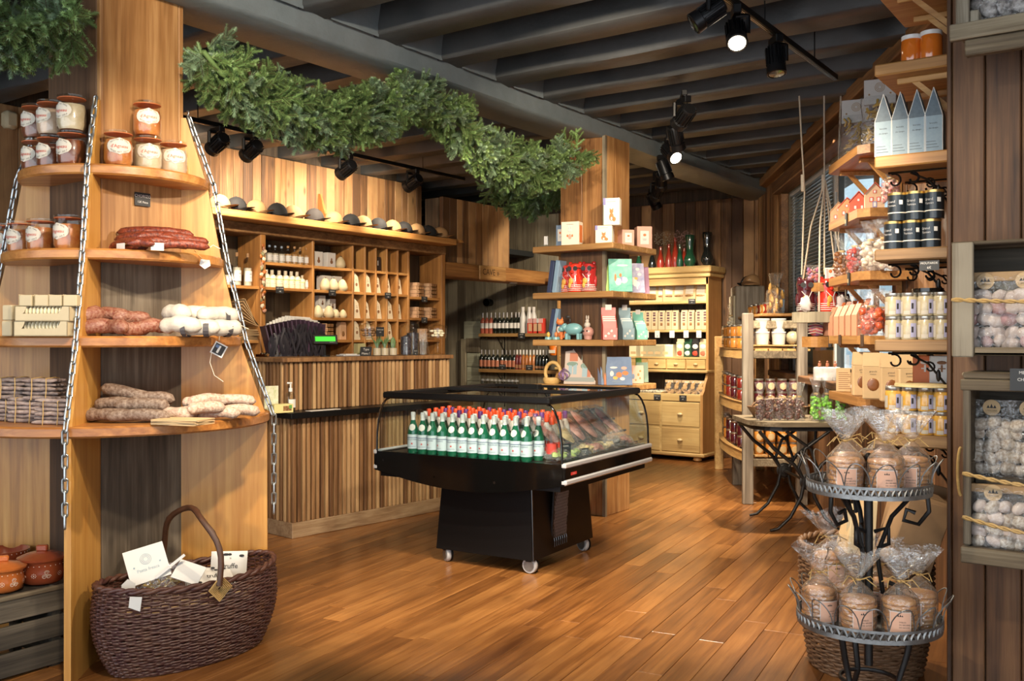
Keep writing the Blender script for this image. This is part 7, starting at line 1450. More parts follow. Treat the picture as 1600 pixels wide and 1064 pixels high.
# ------------------------------------------------------------------ right pillar with scroll-bracket shelves on its hidden side
PXL, PYF = -.77, 4.10
mb = MB(); mb.box(PXL+.03, PYF+.02, 0, .6, 5.04, 3.45); pw = struct('wall_pillar_right', mb, M_back, 'rough plank pillar at the right carrying the crates')
r = random.Random(8); x = PXL
for w in (.022, .118, .125, .10, .12, .14, .15, .13, .15, .15, .12):
    board('plank', M_pill, pw, x, PYF-r.uniform(0, .006), 0, x+w-.004, PYF+.03, 3.44); x += w
for k in range(7): board('plank', M_pill, pw, PXL, PYF+.03+k*.13, 0, PXL+.03, PYF+.155+k*.13, 3.44)
NZ = [2.93, 2.587, 2.204, 1.816, 1.44, 1.05]; NL = PXL-.29
for i, z in enumerate(NZ):
    s = thing('plank_shelf', ('highest', 'second', 'third', 'fourth', 'fifth', 'lowest')[i]+' thick dark plank shelf on the side of the right pillar', 'shelf', (PXL, PYF, z), 0, 'plank shelves on the right pillar')
    mb = MB(); mb.box(-.29, .05, -.05, -.002, .58, 0, b=.006); mb.build('shelf_board', M_near if i > 2 else M_shw, s)
    for yy in ((.16, .46) if i > 1 else ()):
        mb = MB(); mb.tube([(-.26, yy, -.058), (-.004, yy, -.058), (-.004, yy, -.27)], .0055, 6)
        mb.tube([(-.235+.03*sin(a)*(1-a/9), yy, -.092+.03*cos(a)*(1-a/9)) for a in [k*.5-.4 for k in range(11)]][::-1], .0045, 6)
        mb.tube([(-.16+.026*sin(a)*(1-a/9), yy, -.088+.026*cos(a)*(1-a/9)) for a in [k*.5-.4 for k in range(11)]][::-1]+[(-.10, yy, -.10), (-.03, yy, -.19), (-.006, yy, -.25)], .005, 6)
        mb.tube([(-.095+.022*sin(a)*(1-a/9), yy, -.115+.022*cos(a)*(1-a/9)) for a in [k*.5-.4 for k in range(11)]], .0042, 6); mb.ell((-.062, yy, -.148), (.010, .010, .026), 8, 6, M=None); mb.build('scroll_bracket', M_blackm, s, 60)
    if i < 2:
        for yy in (.15, .45): mb = MB(); mb.box(-.22, yy-.015, -.075, -.002, yy+.015, -.05, b=.003); mb.prism([(-.16, -.075), (-.13, -.075), (-.002, -.20), (-.002, -.23)], yy-.012, yy+.012, M=Matrix(((1,0,0,0),(0,0,1,0),(0,1,0,0),(0,0,0,1)))); mb.build('wood_bracket', M_shw, s)
def ns(px, dy, z): y = PYF+dy; return (on_y(px, y), y, z)
OJ = Proto(lambda: jamjar(M_apri, .044, .115, M_whiteg, M_apri))
OJ.put('orange sauce jar with white lid on the second plank shelf, left', ns(1425, .13, 2.588), 0); OJ.put('orange sauce jar with white lid on the second plank shelf, right', ns(1455, .11, 2.588), 0)
M_pbl = plain('pale_blue_carton', (.20,.27,.31), .6, var=.4, vs=60, col2=(.14,.20,.25), orand=.3); M_pbd = plain('shaded_gable', (.09,.125,.155), .6, var=.4, vs=60)  # gable colour painted darker for the shade on the carton tops
def fir():
    t = thing('gable_box', '', 'box'); w = .0345; h = .145; mb = MB(); mb.box(-w, -.03, 0, w, .03, h)
    mb.build('carton', M_pbl, t); mb = MB(); mb.add([(-w, -.03, h), (w, -.03, h), (w, .03, h), (-w, .03, h), (0, -.026, h+.115), (0, .026, h+.115)], [(0,1,4),(2,3,5),(1,2,5,4),(3,0,4,5)]); mb.build('gable', M_pbd, t); mb = MB()
    for s in (-1, 1): mb.tube([(s*w, -.03, 0), (s*w, -.03, h), (0, -.026, h+.116)], .0014, 4)
    mb.build('white_edge', M_white, t)
    mb = MB(); text(mb, 'biscuits', .010, 0, -.0305, .115); text(mb, 'des alpages', .008, 0, -.0305, .095)
    for k in range(3): mb.box(-.028, -.0306, .016+k*.012, .02-.006*k, -.030, .0175+k*.012)
    mb.build('lettering', M_ink, t); return t
FB = Proto(fir)
for k, px in enumerate((1383, 1409, 1435, 1461)): FB.put('pale blue pointed carton on the third plank shelf, '+ordl(k, 4), ns(px, .10, 2.205), 0, 'pale blue pointed cartons')
M_tinb = plain('black_tin', (.014,.020,.026), .3, .3, coat=.3); M_sil = plain('silver_script', (.34,.34,.34), .4)
def tin():
    t = thing('tea_tin', '', 'tin'); r = .0375; lat('tin', [(0, 0), (r, 0), (r, .112), (0, .112)], M_tinb, t, 20); lat('lid', [(r*1.01, .106), (r*1.02, .110), (r*1.02, .116), (r*.95, .117), (0, .113)], M_gold, t, 20); lat('cream_band', [(r*1.012, .030), (r*1.012, .034)], M_labc, t, 20)
    mb = MB(); text(mb, 'Grand', .015, -.014, 0, .078, 0, bend=r*1.012); text(mb, 'Yunnan', .013, -.012, 0, .062, 0, bend=r*1.012); mb.build('script', M_sil, t); mb = MB(); mb.lathe([(r*1.015, .066), (r*1.015, .084)], 5, cap=False, a0=-pi/2+.55, a1=-pi/2+.95); mb.build('price_sticker', M_white, t, 60); return t
TI = Proto(tin)
for l in (0, 1):
    for k, px in enumerate((1396, 1425, 1455) if l == 0 else (1402, 1430, 1460)): TI.put('black tin with silver script on the fourth plank shelf, %s row, %s' % (('bottom', 'top')[l], ordl(k, 3)), ns(px, .115, 1.817+l*.1185), radians((-8, 5, -4)[k]), 'black tins on the plank shelf')
M_labj = plain('jar_label', (.36,.33,.28), .6); NS = Proto(lambda: jamjar(M_sal, .0335, .096, None, M_labj, True)); NH = Proto(lambda: jamjar(M_must, .0335, .096, None, M_labj, True))
for z, P_, nm in ((1.44, NS, 'pale spread jar on the fifth plank shelf'), (1.05, NH, 'golden honey jar on the lowest plank shelf')):
    for row, dy in enumerate((.10, .19)):
        for l in (0, 1):
            for k, px in enumerate((1396, 1421, 1447, 1472)): P_.put('%s, %s %s, %s' % (nm, ('front', 'back')[row], ('bottom row', 'top row')[l], ordl(k, 4)), ns(px, dy, z+.001+l*.097), radians((4, -6, 2, -3)[k]), nm.split(' on ')[0]+'s')
t = thing('cork_mat', 'round cork mat lying on the honey jars', 'mat', ns(1450, .16, 1.05+.196), 0); lat('disc', [(0, 0), (.13, 0), (.13, .010), (0, .010)], M_grain, t, 24)
t = thing('disc_stack', 'flat black disc lying on the pale spread jars', 'disc', ns(1450, .15, 1.44+.196), 0); lat('disc', [(0, 0), (.06, 0), (.062, .016), (0, .018)], M_blackg, t, 20)
for k, (px, m) in enumerate(((1447, M_oro), (1473, M_whiteg))):
    t = thing('bow_box', ('orange', 'white')[k]+' gift carton with bow print behind the honey jars', 'carton', ns(px, .36, 1.051), radians(5)); mb = MB(); mb.box(-.05, -.035, 0, .05, .035, .32, b=.003); mb.build('carton', m, t); mb = MB(); mb.ell((0, -.036, .29), (.02, .002, .008), 10, 5); mb.box(-.004, -.037, .25, .004, -.035, .28); mb.box(-.015, -.037, .262, .015, -.035, .267); mb.build('bow_print', M_white if k == 0 else M_print, t, 60)
# ------------------------------------------------------------------ crates on the pillar front
CY = 3.82
def crate(lb, x0, x1, z0, z1, style):
    t = thing('wall_crate', lb, 'crate', (x0, CY, z0), 0); w, h, d = x1-x0, z1-z0, PYF-.007-CY
    def p(nm, a, b, c, e, f, g, m): return board(nm, m, t, a, b, c, e, f, g, .004)
    nb = 4
    for k in range(nb): p('back_board', 0, d-.014, h*k/nb, w, d, h*(k+1)/nb-.003, M_dkx)
    for k in range(2): p('top_board', -.005, d*k/2, h-.014, w, d*(k+1)/2-.003, h, M_greyx); p('bottom_board', -.002, d*k/2, 0, w, d*(k+1)/2-.003, .014, M_greyx)
    for k in range(2): p('side_board', 0, .01, .016+(h-.03)*k/2, .014, d-.014, .016+(h-.03)*(k+1)/2-.004, M_greyx)
    if style == 2: p('front_stile', 0, -.012, -.006, .072, .012, h-.004, M_greyz); p('front_lip', .072, 0, 0, w, .012, .03, M_greyx)
    if style == 3: p('front_post', 0, -.01, .04, .026, .012, h-.05, M_greyz); p('front_rail', -.008, -.014, h-.065, w, .010, h-.024, M_greyx); p('front_rail', 0, -.010, h-.022, w, .010, h, M_greyx); p('front_sill', -.006, -.02, -.025, w, .012, .034, M_greyx)
    if style == 1: p('front_post', .0, -.012, .02, .045, .012, h, M_greyz); p('front_sill', -.02, -.02, -.03, w, .012, .03, M_greyx); p('front_sill', .03, -.01, -.09, w, .03, -.032, M_greyx); p('corner_block', .045, 0, .03, .075, .06, .075, M_greyz)
    return t
c1_ = crate('grey weathered crate at the top right corner of the picture', on_y(1494, CY), on_y(1494, CY)+.62, 2.565, 3.02, 1); c2_ = crate('middle wall crate with one rope and tall meringue bags', on_y(1488, CY), on_y(1488, CY)+.60, 1.384, 1.80, 2); c3_ = crate('lower wall crate with two ropes and two rows of bags', on_y(1505, CY), on_y(1505, CY)+.56, .655, 1.322, 3)
def rope(par, w, z, sag=.012):
    mb = MB()
    for s in (0, pi): mb.tube([(w*k/40, -.014+.0045*cos(k*1.1+s), z-sag*sin(pi*k/40)+.0045*sin(k*1.1+s)) for k in range(41)], .0048, 5)
    mb.build('rope', M_raf, par, 60)
rope(c2_, .60, 1.588-1.384); rope(c3_, .56, 1.45-212*3.5/F-.655, .03); rope(c3_, .56, 1.45-280*3.5/F-.655, .04)
mb = MB(); mb.tube([(-.006, .03, .33+.14*sin(a)) if False else (-.012-.012*sin(a), .03, .30+.09*cos(a)) for a in [k*pi/8 for k in range(9)]], .006, 6); mb.build('rope_handle', M_raf, c3_, 60)
def meringue(mat_list, n=17, w=.155, h=.285, header=True, seed=0, r0=.029):
    t = thing('meringue_bag', '', 'meringue bag'); r = random.Random(seed); i = 0; z = r0
    while i < n:
        for k in range(3):
            x = (k-1)*w*.30+r.uniform(-.008, .008); y = r.uniform(-.014, .014); s = r0*r.uniform(.85, 1.15)
            mb = MB(); mb.ell((0, 0, 0), (s*1.15, s*.8, s*.85), 12, 8, nz=.14, seed=i+seed, fr=2.5); mb.build('meringue', mat_list[i % len(mat_list)], t, 70, (x, y, z+r.uniform(-.008, .008)), rot=(r.uniform(-.6, .6), r.uniform(-.8, .8), r.uniform(-1, 1))); i += 1
        z += r0*1.45
    mb = MB(); mb.grid(lambda u, v: (w*.52*cos(2*pi*u)*(1+.03*sin(7*v)), (.048*(1-.85*v**3))*sin(2*pi*u)+.004*mnoise.noise(Vector((u*9, v*7, seed))), h*v), 20, 10, wrap=True); mb.build('film', M_cello2, t, 60)
    if header:
        mb = MB(); mb.box(-w*.53, -.010, h*.90, w*.53, .010, h+.006, b=.002); mb.build('kraft_header', M_kraft, t)
    mb = MB(); mb.lathe([(0, 0), (.030, 0)], 24, cap=False, M=T(0, -.0125 if header else -.022, h*.90) @ Rx(pi/2)); q = -.0132 if header else -.0227
    for dx, hh in ((-.011, .012), (0, .017), (.011, .012)): mb.add([(dx-.006, q, h*.90-.002), (dx+.006, q, h*.90-.002), (dx, q, h*.90-.002+hh)], [(0,1,2)], 1)
    text(mb, "L'EPICERIE", .0085, 0, q, h*.90-.011, 1); mb.build('sticker', [M_kraftl, M_ink], t)
    return t
MG = Proto(lambda: meringue([M_mer, M_merp, M_mer, M_mer, M_mer], 15, seed=1)); MG2 = Proto(lambda: meringue([M_merc], 15, seed=2, header=False)); MG3 = Proto(lambda: meringue([M_merc, M_mer], 12, .155, .235, seed=3)); MG4 = Proto(lambda: meringue([plain('cocoa_speckled', (.55,.50,.46), .65, var=.95, vs=40, col2=(.06,.05,.055))], 15, seed=5))
def cpt(px, dy, z): y = CY+dy; return (on_y(px, y), y, z)
MG.put('bag of white and pink meringues with kraft header in the middle crate', cpt(1540, .10, 1.40), radians(3), 'meringue bags in the crates'); MG.put('bag of meringues cut by the right picture edge in the middle crate', cpt(1602, .10, 1.40), radians(-4), 'meringue bags in the crates')
MG2.put('upper bag of speckled meringues in the lower crate, left', cpt(1550, .18, .93), radians(4)); MG2.put('upper bag of speckled meringues in the lower crate, right edge', cpt(1609, .18, .93), radians(-5))
mb = MB(); mb.box(-.15, -.045, 0, .15, .085, .258); mb.build('inner_ledge', M_dkx, c3_, loc=(-.49-c3_.location.x, .17, .016))
MG3.put('lower front bag of round meringues in the lower crate, left', cpt(1552, .065, .671), radians(6)); MG3.put('lower front bag of round meringues in the lower crate, right edge', cpt(1615, .065, .671), radians(-6))
MG4.put('bag of cocoa-speckled meringues in the top corner crate, left', cpt(1548, .10, 2.582), radians(5)); MG4.put('bag of cocoa-speckled meringues in the top corner crate, right', cpt(1598, .10, 2.582), radians(-5)); MG4.put('bag of cocoa-speckled meringues at the back of the corner crate', cpt(1575, .19, 2.582), 0)
card('price_card', 'black price card hanging on the lower crate rail', ['MERINGUE', 'CHOCOLAT', '9€'], .13, .078, (on_y(1578, CY-.03)+.065, CY-.03, 1.262), 0, sizes=[.015, .015, .016])

for px, z, lb in ((1322, 2.22, 'small black price clip on the second bracket shelf edge'), (1326, 1.845, 'small brown price clip on the third bracket shelf edge')): mb = MB(); mb.box(-.022, -.004, -.07, .022, .004, .01, b=.002); mb.box(-.012, -.005, -.055, .012, -.004, -.03, m=1); tag(mb.build('shelf_clip', [M_chalk, M_labk], None, loc=bs(px, .307, z-.005), rz=WR), lb, 'price clip')
card('price_card', 'dark price card hanging under the fourth plank shelf', ['MOUTARDE', '6€'], .075, .04, ns(1452, .04, 1.72), 0, sizes=[.012, .014])
# ------------------------------------------------------------------ two-tier iron stand with biscuit bags
SX, SY = cw(1.307, 3.52)
st = thing('tier_stand', 'two-tier zinc and wire stand full of biscuit bags', 'stand', (SX, SY, 0), YAW)
TI_ = [(.40, .25, 34), (.885, .215, 30)]
for z, r, n in TI_:
    mb = MB(); mb.lathe([(0, z+.006), (r-.004, z+.006), (r-.004, z+.004), (0, z+.003)], 40); mb.build('tray', M_zinc, st, 40)
    mb = MB(); k_ = 60
    # pierced band: upper and lower hoops joined by small diamond webs
    mb.lathe([(r, z), (r+.002, z), (r+.002, z+.016), (r, z+.016)], 60, cap=False); mb.lathe([(r, z+.036), (r+.003, z+.036), (r+.003, z+.046), (r, z+.046)], 60, cap=False)
    for k in range(k_):
        a0, a1 = 2*pi*k/k_, 2*pi*(k+.5)/k_
        for (aa, za, ab, zb_) in ((a0, .014, a1, .038), (a1, .038, a0+2*pi/k_, .014)):
            p, q = Vector((r*cos(aa), r*sin(aa), z+za)), Vector((r*cos(ab), r*sin(ab), z+zb_)); mb.tube([p, q], .0045, 4)
    mb.build('pierced_band', M_zinc, st, 40)
    for k in range(n//2):
        a = 2*pi*k/(n//2); w = 2*pi/(n//2)*.62; pts = []
        for j in range(13):
            u = j/12; aa = a+w*(u-.5)*1.6; h = .085*sin(pi*u)**.6; rr = r+.035*(h/.085)**2; pts.append((rr*cos(aa), rr*sin(aa), z+.045+h))
        mb = MB(); mb.tube(pts, .0022, 5); mb.build('wire_loop', M_zinc, st, 60)
mb = MB(); mb.tube([(0, 0, .25), (0, 0, .89)], .016, 10); mb.build('post', M_iron, st, 60)
mb = MB(); mb.tube([(0, 0, .89), (0, 0, 1.0)], .008, 8); mb.ell((0, 0, 1.01), (.014, .014, .018), 10, 6); mb.build('finial', M_iron, st, 60)
for k in range(3):
    a = 2*pi*k/3-.5; c_, s_ = cos(a), sin(a)
    mb = MB(); mb.tube([(c_*.20, s_*.20, .88), (c_*.205, s_*.205, .83), (c_*.17, s_*.17, .78), (c_*.12, s_*.12, .79), (c_*.13, s_*.13, .83), (c_*.16, s_*.16, .82)], .008, 6); mb.tube([(c_*.15, s_*.15, .885), (c_*.08, s_*.08, .80), (c_*.03, s_*.03, .66), (c_*.05, s_*.05, .52), (c_*.10, s_*.10, .50), (c_*.10, s_*.10, .55), (c_*.07, s_*.07, .56)], .009, 6); mb.tube([(c_*.02, s_*.02, .74), (c_*.07, s_*.07, .76), (c_*.07, s_*.07, .70), (c_*.03, s_*.03, .68)], .008, 6); mb.build('scroll', M_iron, st, 60)
    mb = MB(); mb.tube([(c_*.15, s_*.15, .40), (c_*.13, s_*.13, .30), (c_*.10, s_*.10, .20), (c_*.17, s_*.17, .08), (c_*.25, s_*.25, .012)], [.012, .012, .011, .011, .010], 8); mb.build('leg', M_iron, st, 60)
mb = MB(); mb.tube([(.10*cos(a), .10*sin(a), .20) for a in [k*pi/10 for k in range(20)]], .008, 6, True); mb.build('leg_ring', M_iron, st, 60)
def biscuits(seed, n=11, r=.058):
    t = thing('biscuit_bag', '', 'biscuit bag'); q = random.Random(seed)
    ck = MB(); ck.lathe([(0, 0), (r*.93, 0), (r, .004), (r, .010), (r*.92, .0140), (r*.5, .0150), (0, .0150)], 20); ck = ck.mesh('biscuit', M_cookie, 40)
    for i in range(n): obj('biscuit', ck, t, (q.uniform(-.005, .005), q.uniform(-.005, .005), .004+i*.0155), q.uniform(0, 6))
    h0 = n*.0155; R = r*1.10
    def lower(u, v):
        a = 2*pi*u; nz = mnoise.noise(Vector((cos(a)*2, sin(a)*2, v*3+seed))); k = R if v < .55 else R*(1-.93*((v-.55)/.45)**1.25)
        return (k*cos(a)*(1+.04*nz), k*sin(a)*(1+.04*nz), .002+(h0*1.02)*(v/.55) if v < .55 else h0*1.02+.062*((v-.55)/.45))
    mb = MB(); mb.grid(lower, 26, 14, wrap=True)
    zt = h0*1.02+.062; ph = q.uniform(0, 6); la, lb_ = q.uniform(-.18, .18), q.uniform(-.12, .12)
    def upper(u, v):
        a = 2*pi*u; k = .006+.070*v**.8; f = 1+.28*v*sin(5*a+ph)+.12*v*sin(11*a+seed)
        return (k*cos(a)*1.05*f+la*.1*v, k*sin(a)*.45*f+lb_*.1*v, zt+.10*v+.012*v*sin(3*a+ph))
    mb.grid(upper, 32, 9, wrap=True); mb.build('cellophane', M_cello, t, 65)
    mb = MB()
    for k in range(5): aa = k*2*pi/5+ph; mb.tube([(.008*cos(aa), .008*sin(aa), zt), (.040*cos(aa), -.012+.026*sin(aa), zt+.012), (.066*cos(aa+.5), -.02+.030*sin(aa+.5), zt-.012*(k % 2)-.006)], .0018, 5)
    mb.lathe([(.009, -.004), (.012, 0), (.009, .004)], 10, (0, 0, zt), cap=False); mb.build('raffia_bow', M_raf, t, 60)
    mb = MB(); w = .034; L = q.uniform(-.2, .2)
    def lb2(u, v): x = (u-.5)*2*w; return ((R+.003)*sin(x/R+L), -(R+.003)*cos(x/R+L), .022+.075*v)
    mb.grid(lb2, 6, 1); mb.build('label_border', M_white, t, 60); mb = MB()
    def lb3(u, v): x = (u-.5)*2*w*.94; return ((R+.0035)*sin(x/R+L), -(R+.0035)*cos(x/R+L), .0240+.071*v)
    mb.grid(lb3, 6, 1)
    for dx, hh in ((-.006, .006), (0, .009), (.006, .006)): x = dx; mb.add([((R+.004)*sin((x+e)/R+L), -(R+.004)*cos((x+e)/R+L), z) for e, z in ((-.003, .081), (.003, .081), (0, .081+hh))], [(0,1,2)], 1)
    mb2 = MB()
    for i, s in enumerate(('SABLES', 'AU BEURRE', 'DE SAVOIE')): v_, f_ = textgeo(s, .0068, 'LEFT'); mb.add([((R+.004)*sin((p[0]-.004)/R+L), -(R+.004)*cos((p[0]-.004)/R+L), .062-i*.009+p[1]) for p in v_], f_, 1)
    mb.build('label', [M_labp, M_ink], t, 60); return t
BG = [Proto(lambda s=s: biscuits(s, n)) for s, n in ((1, 7), (2, 8), (3, 7), (4, 8))]
def sp(dx, dy, z): v = Rz(YAW) @ Vector((dx, dy, 0)); return (SX+v.x, SY+v.y, z)
for k, (dx, dy, i, lb) in enumerate(((-.115, -.085, 0, 'front left on the upper tier'), (.012, -.135, 1, 'front middle on the upper tier'), (.130, -.070, 2, 'front right on the upper tier'), (-.05, .055, 3, 'back left on the upper tier'), (.08, .085, 0, 'back right on the upper tier'))): BG[i].put('cellophane bag of round biscuits tied with raffia, '+lb, sp(dx, dy, .892), YAW-radians(16)+radians((8, -4, -22, 10, -10)[k]), 'biscuit bags on the tier stand')
for k, (dx, dy, i, lb) in enumerate(((-.185, -.02, 2, 'far left on the lower tier'), (-.085, -.13, 0, 'front left of centre on the lower tier'), (.055, -.155, 1, 'front right of centre on the lower tier'), (.160, -.06, 3, 'far right on the lower tier'), (-.06, .075, 1, 'back left on the lower tier'), (.085, .10, 2, 'back right on the lower tier'))): BG[i].put('cellophane bag of round biscuits tied with raffia, '+lb, sp(dx, dy, .407), YAW-radians(16)+radians((30, 18, -8, -34, 12, -20)[k]), 'biscuit bags on the tier stand')
# one taller bag resting on the lower ones at the back
BG[3].put('cellophane biscuit bag raised at the back left of the lower tier', sp(-.10, .14, .50), YAW+radians(6), 'biscuit bags on the tier stand')
mb = MB(); mb.lathe([(0, 0), (.05, 0), (.05, .092), (0, .092)], 14); mb.build('riser', M_zinc, st, loc=(-.10, .14, .407))
# ------------------------------------------------------------------ woven baskets
def weave(par, a, b, h, flare, rows, ribs, m, dip=0, r=.0072, wob=.006, bulge=.06, mrib=None, thin_=1):
    mb = MB(); seg = ribs*4
    def prof(t): return (1-flare)+flare*t**.8+bulge*sin(pi*t)
    for j in range(rows):
        t = j/(rows-1); pts = []
        for i in range(seg):
            u = 2*pi*i/seg; k = prof(t)+wob/a*cos(ribs/2*u+(pi if j % 2 else 0)); z = .008+(h-.02)*t+dip*t*t*cos(2*u)
            pts.append((a*k*cos(u), b*(k+ (0))*sin(u), z+.0025*sin(7*u+j*2.1)))
        mb.tube(pts, r*(1+.12*sin(j*2.7)), 5, True)
    o = mb.build('woven_wall', m, par, 70); o['kind'] = 'stuff'
    mb = MB()
    for i in range(ribs):
        u = 2*pi*(i+.5)/ribs; mb.tube([(a*prof(t)*cos(u)*.992, b*prof(t)*sin(u)*.992, .008+(h-.02)*t+dip*t*t*cos(2*u)) for t in (0, .25, .5, .75, 1)], r*.8, 5)
    o = mb.build('ribs', mrib or m, par, 70); o['kind'] = 'stuff'
    mb = MB(); mb.prism([(a*(1-flare)*cos(2*pi*i/28), b*(1-flare)*sin(2*pi*i/28)) for i in range(28)], .002, .014); mb.build('floor', m, par)
    mb = MB(); k = prof(1)
    for s in (0, pi): mb.tube([((a*k+.006*cos(9*u*2+s))*cos(u), (b*k+.006*cos(9*u*2+s))*sin(u), h-.008+dip*cos(2*u)+.007*sin(9*u*2+s)) for u in [2*pi*i/140 for i in range(140)]], .0105, 6, True)
    mb.build('rim', m, par, 70)
bc = cw(-1.47, 4.38); BA = YAW+radians(50)
wb_ = thing('handled_basket', 'big dark wicker basket with hoop handle on the floor by the tower', 'basket', (bc[0], bc[1], 0), BA)
weave(wb_, .43, .22, .385, .16, 46, 62, M_wick, .012, .0050, .006, .085)
mb = MB(); pts = [(.012*sin(k*.7), .252*cos(pi*k/24), .36+.31*sin(pi*k/24)) for k in range(25)]; mb.tube(pts, .0135, 8); mb.tube([(p[0]+.006*sin(i*1.5), p[1], p[2]+.004) for i, p in enumerate(pts)], .010, 6); mb.build('hoop_handle', plain('bark_handle', (.085,.034,.016), .5, var=.5, vs=25), wb_, 70)
for sy in (-1, 1):
    mb = MB()
    for k in range(6): w = .012+.009*k; mb.tube([(w, sy*(.236+.002*k), .345), (0, sy*(.240+.002*k), .345+w), (-w, sy*(.236+.002*k), .345), (0, sy*(.232+.001*k), .345-w)], .0040, 5, True)
    mb.build('woven_diamond', M_raf, wb_, 60)
def bw(x, y, z): v = Rz(BA) @ Vector((x, y, 0)); return (bc[0]+v.x, bc[1]+v.y, z)
mb = MB(); mb.ell((0, 0, 0), (.33, .16, .05), 20, 8, nz=.2); fl = tag(mb.build('paper_filling', M_kraftl, None, 60, loc=(bc[0], bc[1], .24), rz=BA), 'crumpled kraft paper filling the dark wicker basket', 'filling')
M_pas2 = plain('ribbon_pasta', (.52,.38,.14), .5, var=.7, vs=30, col2=(.34,.22,.06), bump=.6)
t = thing('pasta_nest_bag', 'clear bag of ribbon pasta with folded cream card in the basket', 'pasta bag', bw(-.17, -.03, .30), BA+radians(12), rot=(radians(-12), 0, BA-radians(28)))
mb = MB(); r = random.Random(2)
for i in range(40): a = r.uniform(0, 6); x, y, z = r.uniform(-.09, .09), r.uniform(-.04, .04), r.uniform(0, .09); mb.tube([(x, y, z), (x+.03*cos(a), y-.02, z+.02*sin(a)), (x+.05*cos(a+1), y, z+.03*sin(a+1))], .006, 5, flat=.3)
o = mb.build('pasta', M_pas2, t, 60); o['kind'] = 'stuff'
mb = MB(); mb.grid(lambda u, v: (.125*cos(2*pi*u)*(1-.2*v), .062*sin(2*pi*u)*(1-.6*v), -.03+.18*v), 18, 6, wrap=True); mb.build('film', M_cello2, t, 60)
mb = MB(); mb.box(-.085, -.002, 0, .085, .002, .155, M=T(-.03, -.04, .08) @ Rx(radians(-14)) @ Ry(radians(-14))); mb.build('header_card', M_white, t)
mb = MB(); M_ = T(-.03, -.0435, .08) @ Rx(radians(-14)) @ Ry(radians(-14))
for rr in (.010, .016, .022): mb.lathe([(rr, 0), (rr+.002, 0)], 20, cap=False, M=M_ @ T(0, 0, .10) @ Rx(pi/2))
mb.ell((0, 0, 0), (.004, .001, .004), 8, 4, M=M_ @ T(-.055, 0, .075)); mb.ell((0, 0, 0), (.004, .001, .004), 8, 4, M=M_ @ T(.055, 0, .075)); text(mb, 'Pasta fresca', .020, 0, 0, .055, 0, M=M_); mb.build('seal_print', M_greyb, t)
mb = MB(); mb.box(-.06, -.002, 0, .06, .002, .10, M=T(.10, -.075, .065) @ Rx(radians(-35)) @ Ry(radians(28))); mb.box(-.075, -.002, 0, .075, .002, .012, M=T(.05, -.055, .13) @ Ry(radians(-36))); mb.build('hang_card', M_white, t)
def packet(lb, x, y, z, rx, rz, w, h, txt):
    t = thing('truffle_packet', lb, 'packet', bw(x, y, z), 0, 'white packets in the basket', rot=(radians(rx), radians(5), BA+radians(rz)))
    mb = MB(); mb.grid(lambda u, v: (w*(u*2-1), -.020*(1-(2*u-1)**4)*(1-(2*v-1)**4), h*v), 8, 8); mb.grid(lambda u, v: (w*(1-2*u), .020*(1-(2*u-1)**4)*(1-(2*v-1)**4), h*v), 8, 8); mb.build('packet', M_white, t, 60)
    mb = MB(); text(mb, txt, .034, 0, -.0225, h*.50); text(mb, 'la', .014, 0, -.0225, h*.78); r = random.Random(len(lb))
    for k in range(6): xx, zz = r.uniform(-.8, .8)*w, r.choice((.15, .85, .25, .9))*h; mb.ell((xx, -.0165, zz), (.010, .0015, .006), 8, 4)
    mb.build('lettering', M_ink, t); return t
packet('white truffle packet standing behind the basket handle', .22, .03, .295, -6, -22, .085, .135, 'truffe'); packet('white packet lying at the centre of the basket', .09, -.08, .30, -58, -10, .10, .12, 'truffe'); packet('white packet tucked beside the pasta bag', .0, -.05, .30, -25, 20, .045, .11, ''); packet('white corner of a packet near the rim', .05, .0, .30, -40, -40, .06, .10, '')
mb = MB(); mb.prism([(-.03, 0), (.03, 0), (.034, .05), (0, .075), (-.028, .055)], -.001, .001, M=Rx(pi/2)); tag(mb.build('paper_scrap', M_white, None, loc=bw(-.33, -.06, .345), rz=BA), 'white paper tip sticking out at the left rim', 'paper')
mb = MB(); mb.prism([(-.025, -.01), (.02, -.03), (.028, .03), (-.02, .035)], -.001, .001, M=Rx(pi/2)); tag(mb.build('swing_tag', M_white, None, loc=bw(-.355, -.165, .335), rz=BA-radians(35)), 'white swing tag poking through the basket weave', 'tag')
# tall basket behind the tier stand with cardboard boxes
kc = cw(1.56, 4.24); wk = thing('box_basket', 'round brown wicker basket of cardboard boxes behind the tier stand', 'basket', (kc[0], kc[1], 0), 0)
weave(wk, .275, .275, .54, .16, 48, 46, M_wick2, 0, .0062, .005, .05)
def bbox(lb, x, y, z, w, d, h, rot, m):
    t = thing('cardboard_box', lb, 'box', (kc[0]+x, kc[1]+y, z), 0, rot=tuple(radians(q) for q in rot)); mb = MB(); mb.box(-w/2, -d/2, 0, w/2, d/2, h, b=.003); mb.build('carton', m, t); mb = MB(); mb.box(-w/2-.001, -.012, h-.05, w/2+.001, .012, h+.001); mb.build('flap_seam', M_kraft, t)
bbox('big brown cardboard box leaning right in the tall basket', .10, -.03, .30, .18, .20, .50, (8, 16, 30), M_card); bbox('brown cardboard box at the back of the tall basket', .10, .12, .34, .22, .14, .48, (-8, 14, 20), M_card); bbox('narrow cream carton at the left of the tall basket', -.13, .0, .33, .05, .14, .44, (0, 14, 30), M_kraftl); bbox('flat cream carton in the middle of the tall basket', -.03, -.02, .33, .12, .04, .40, (-4, 6, 40), M_cream)
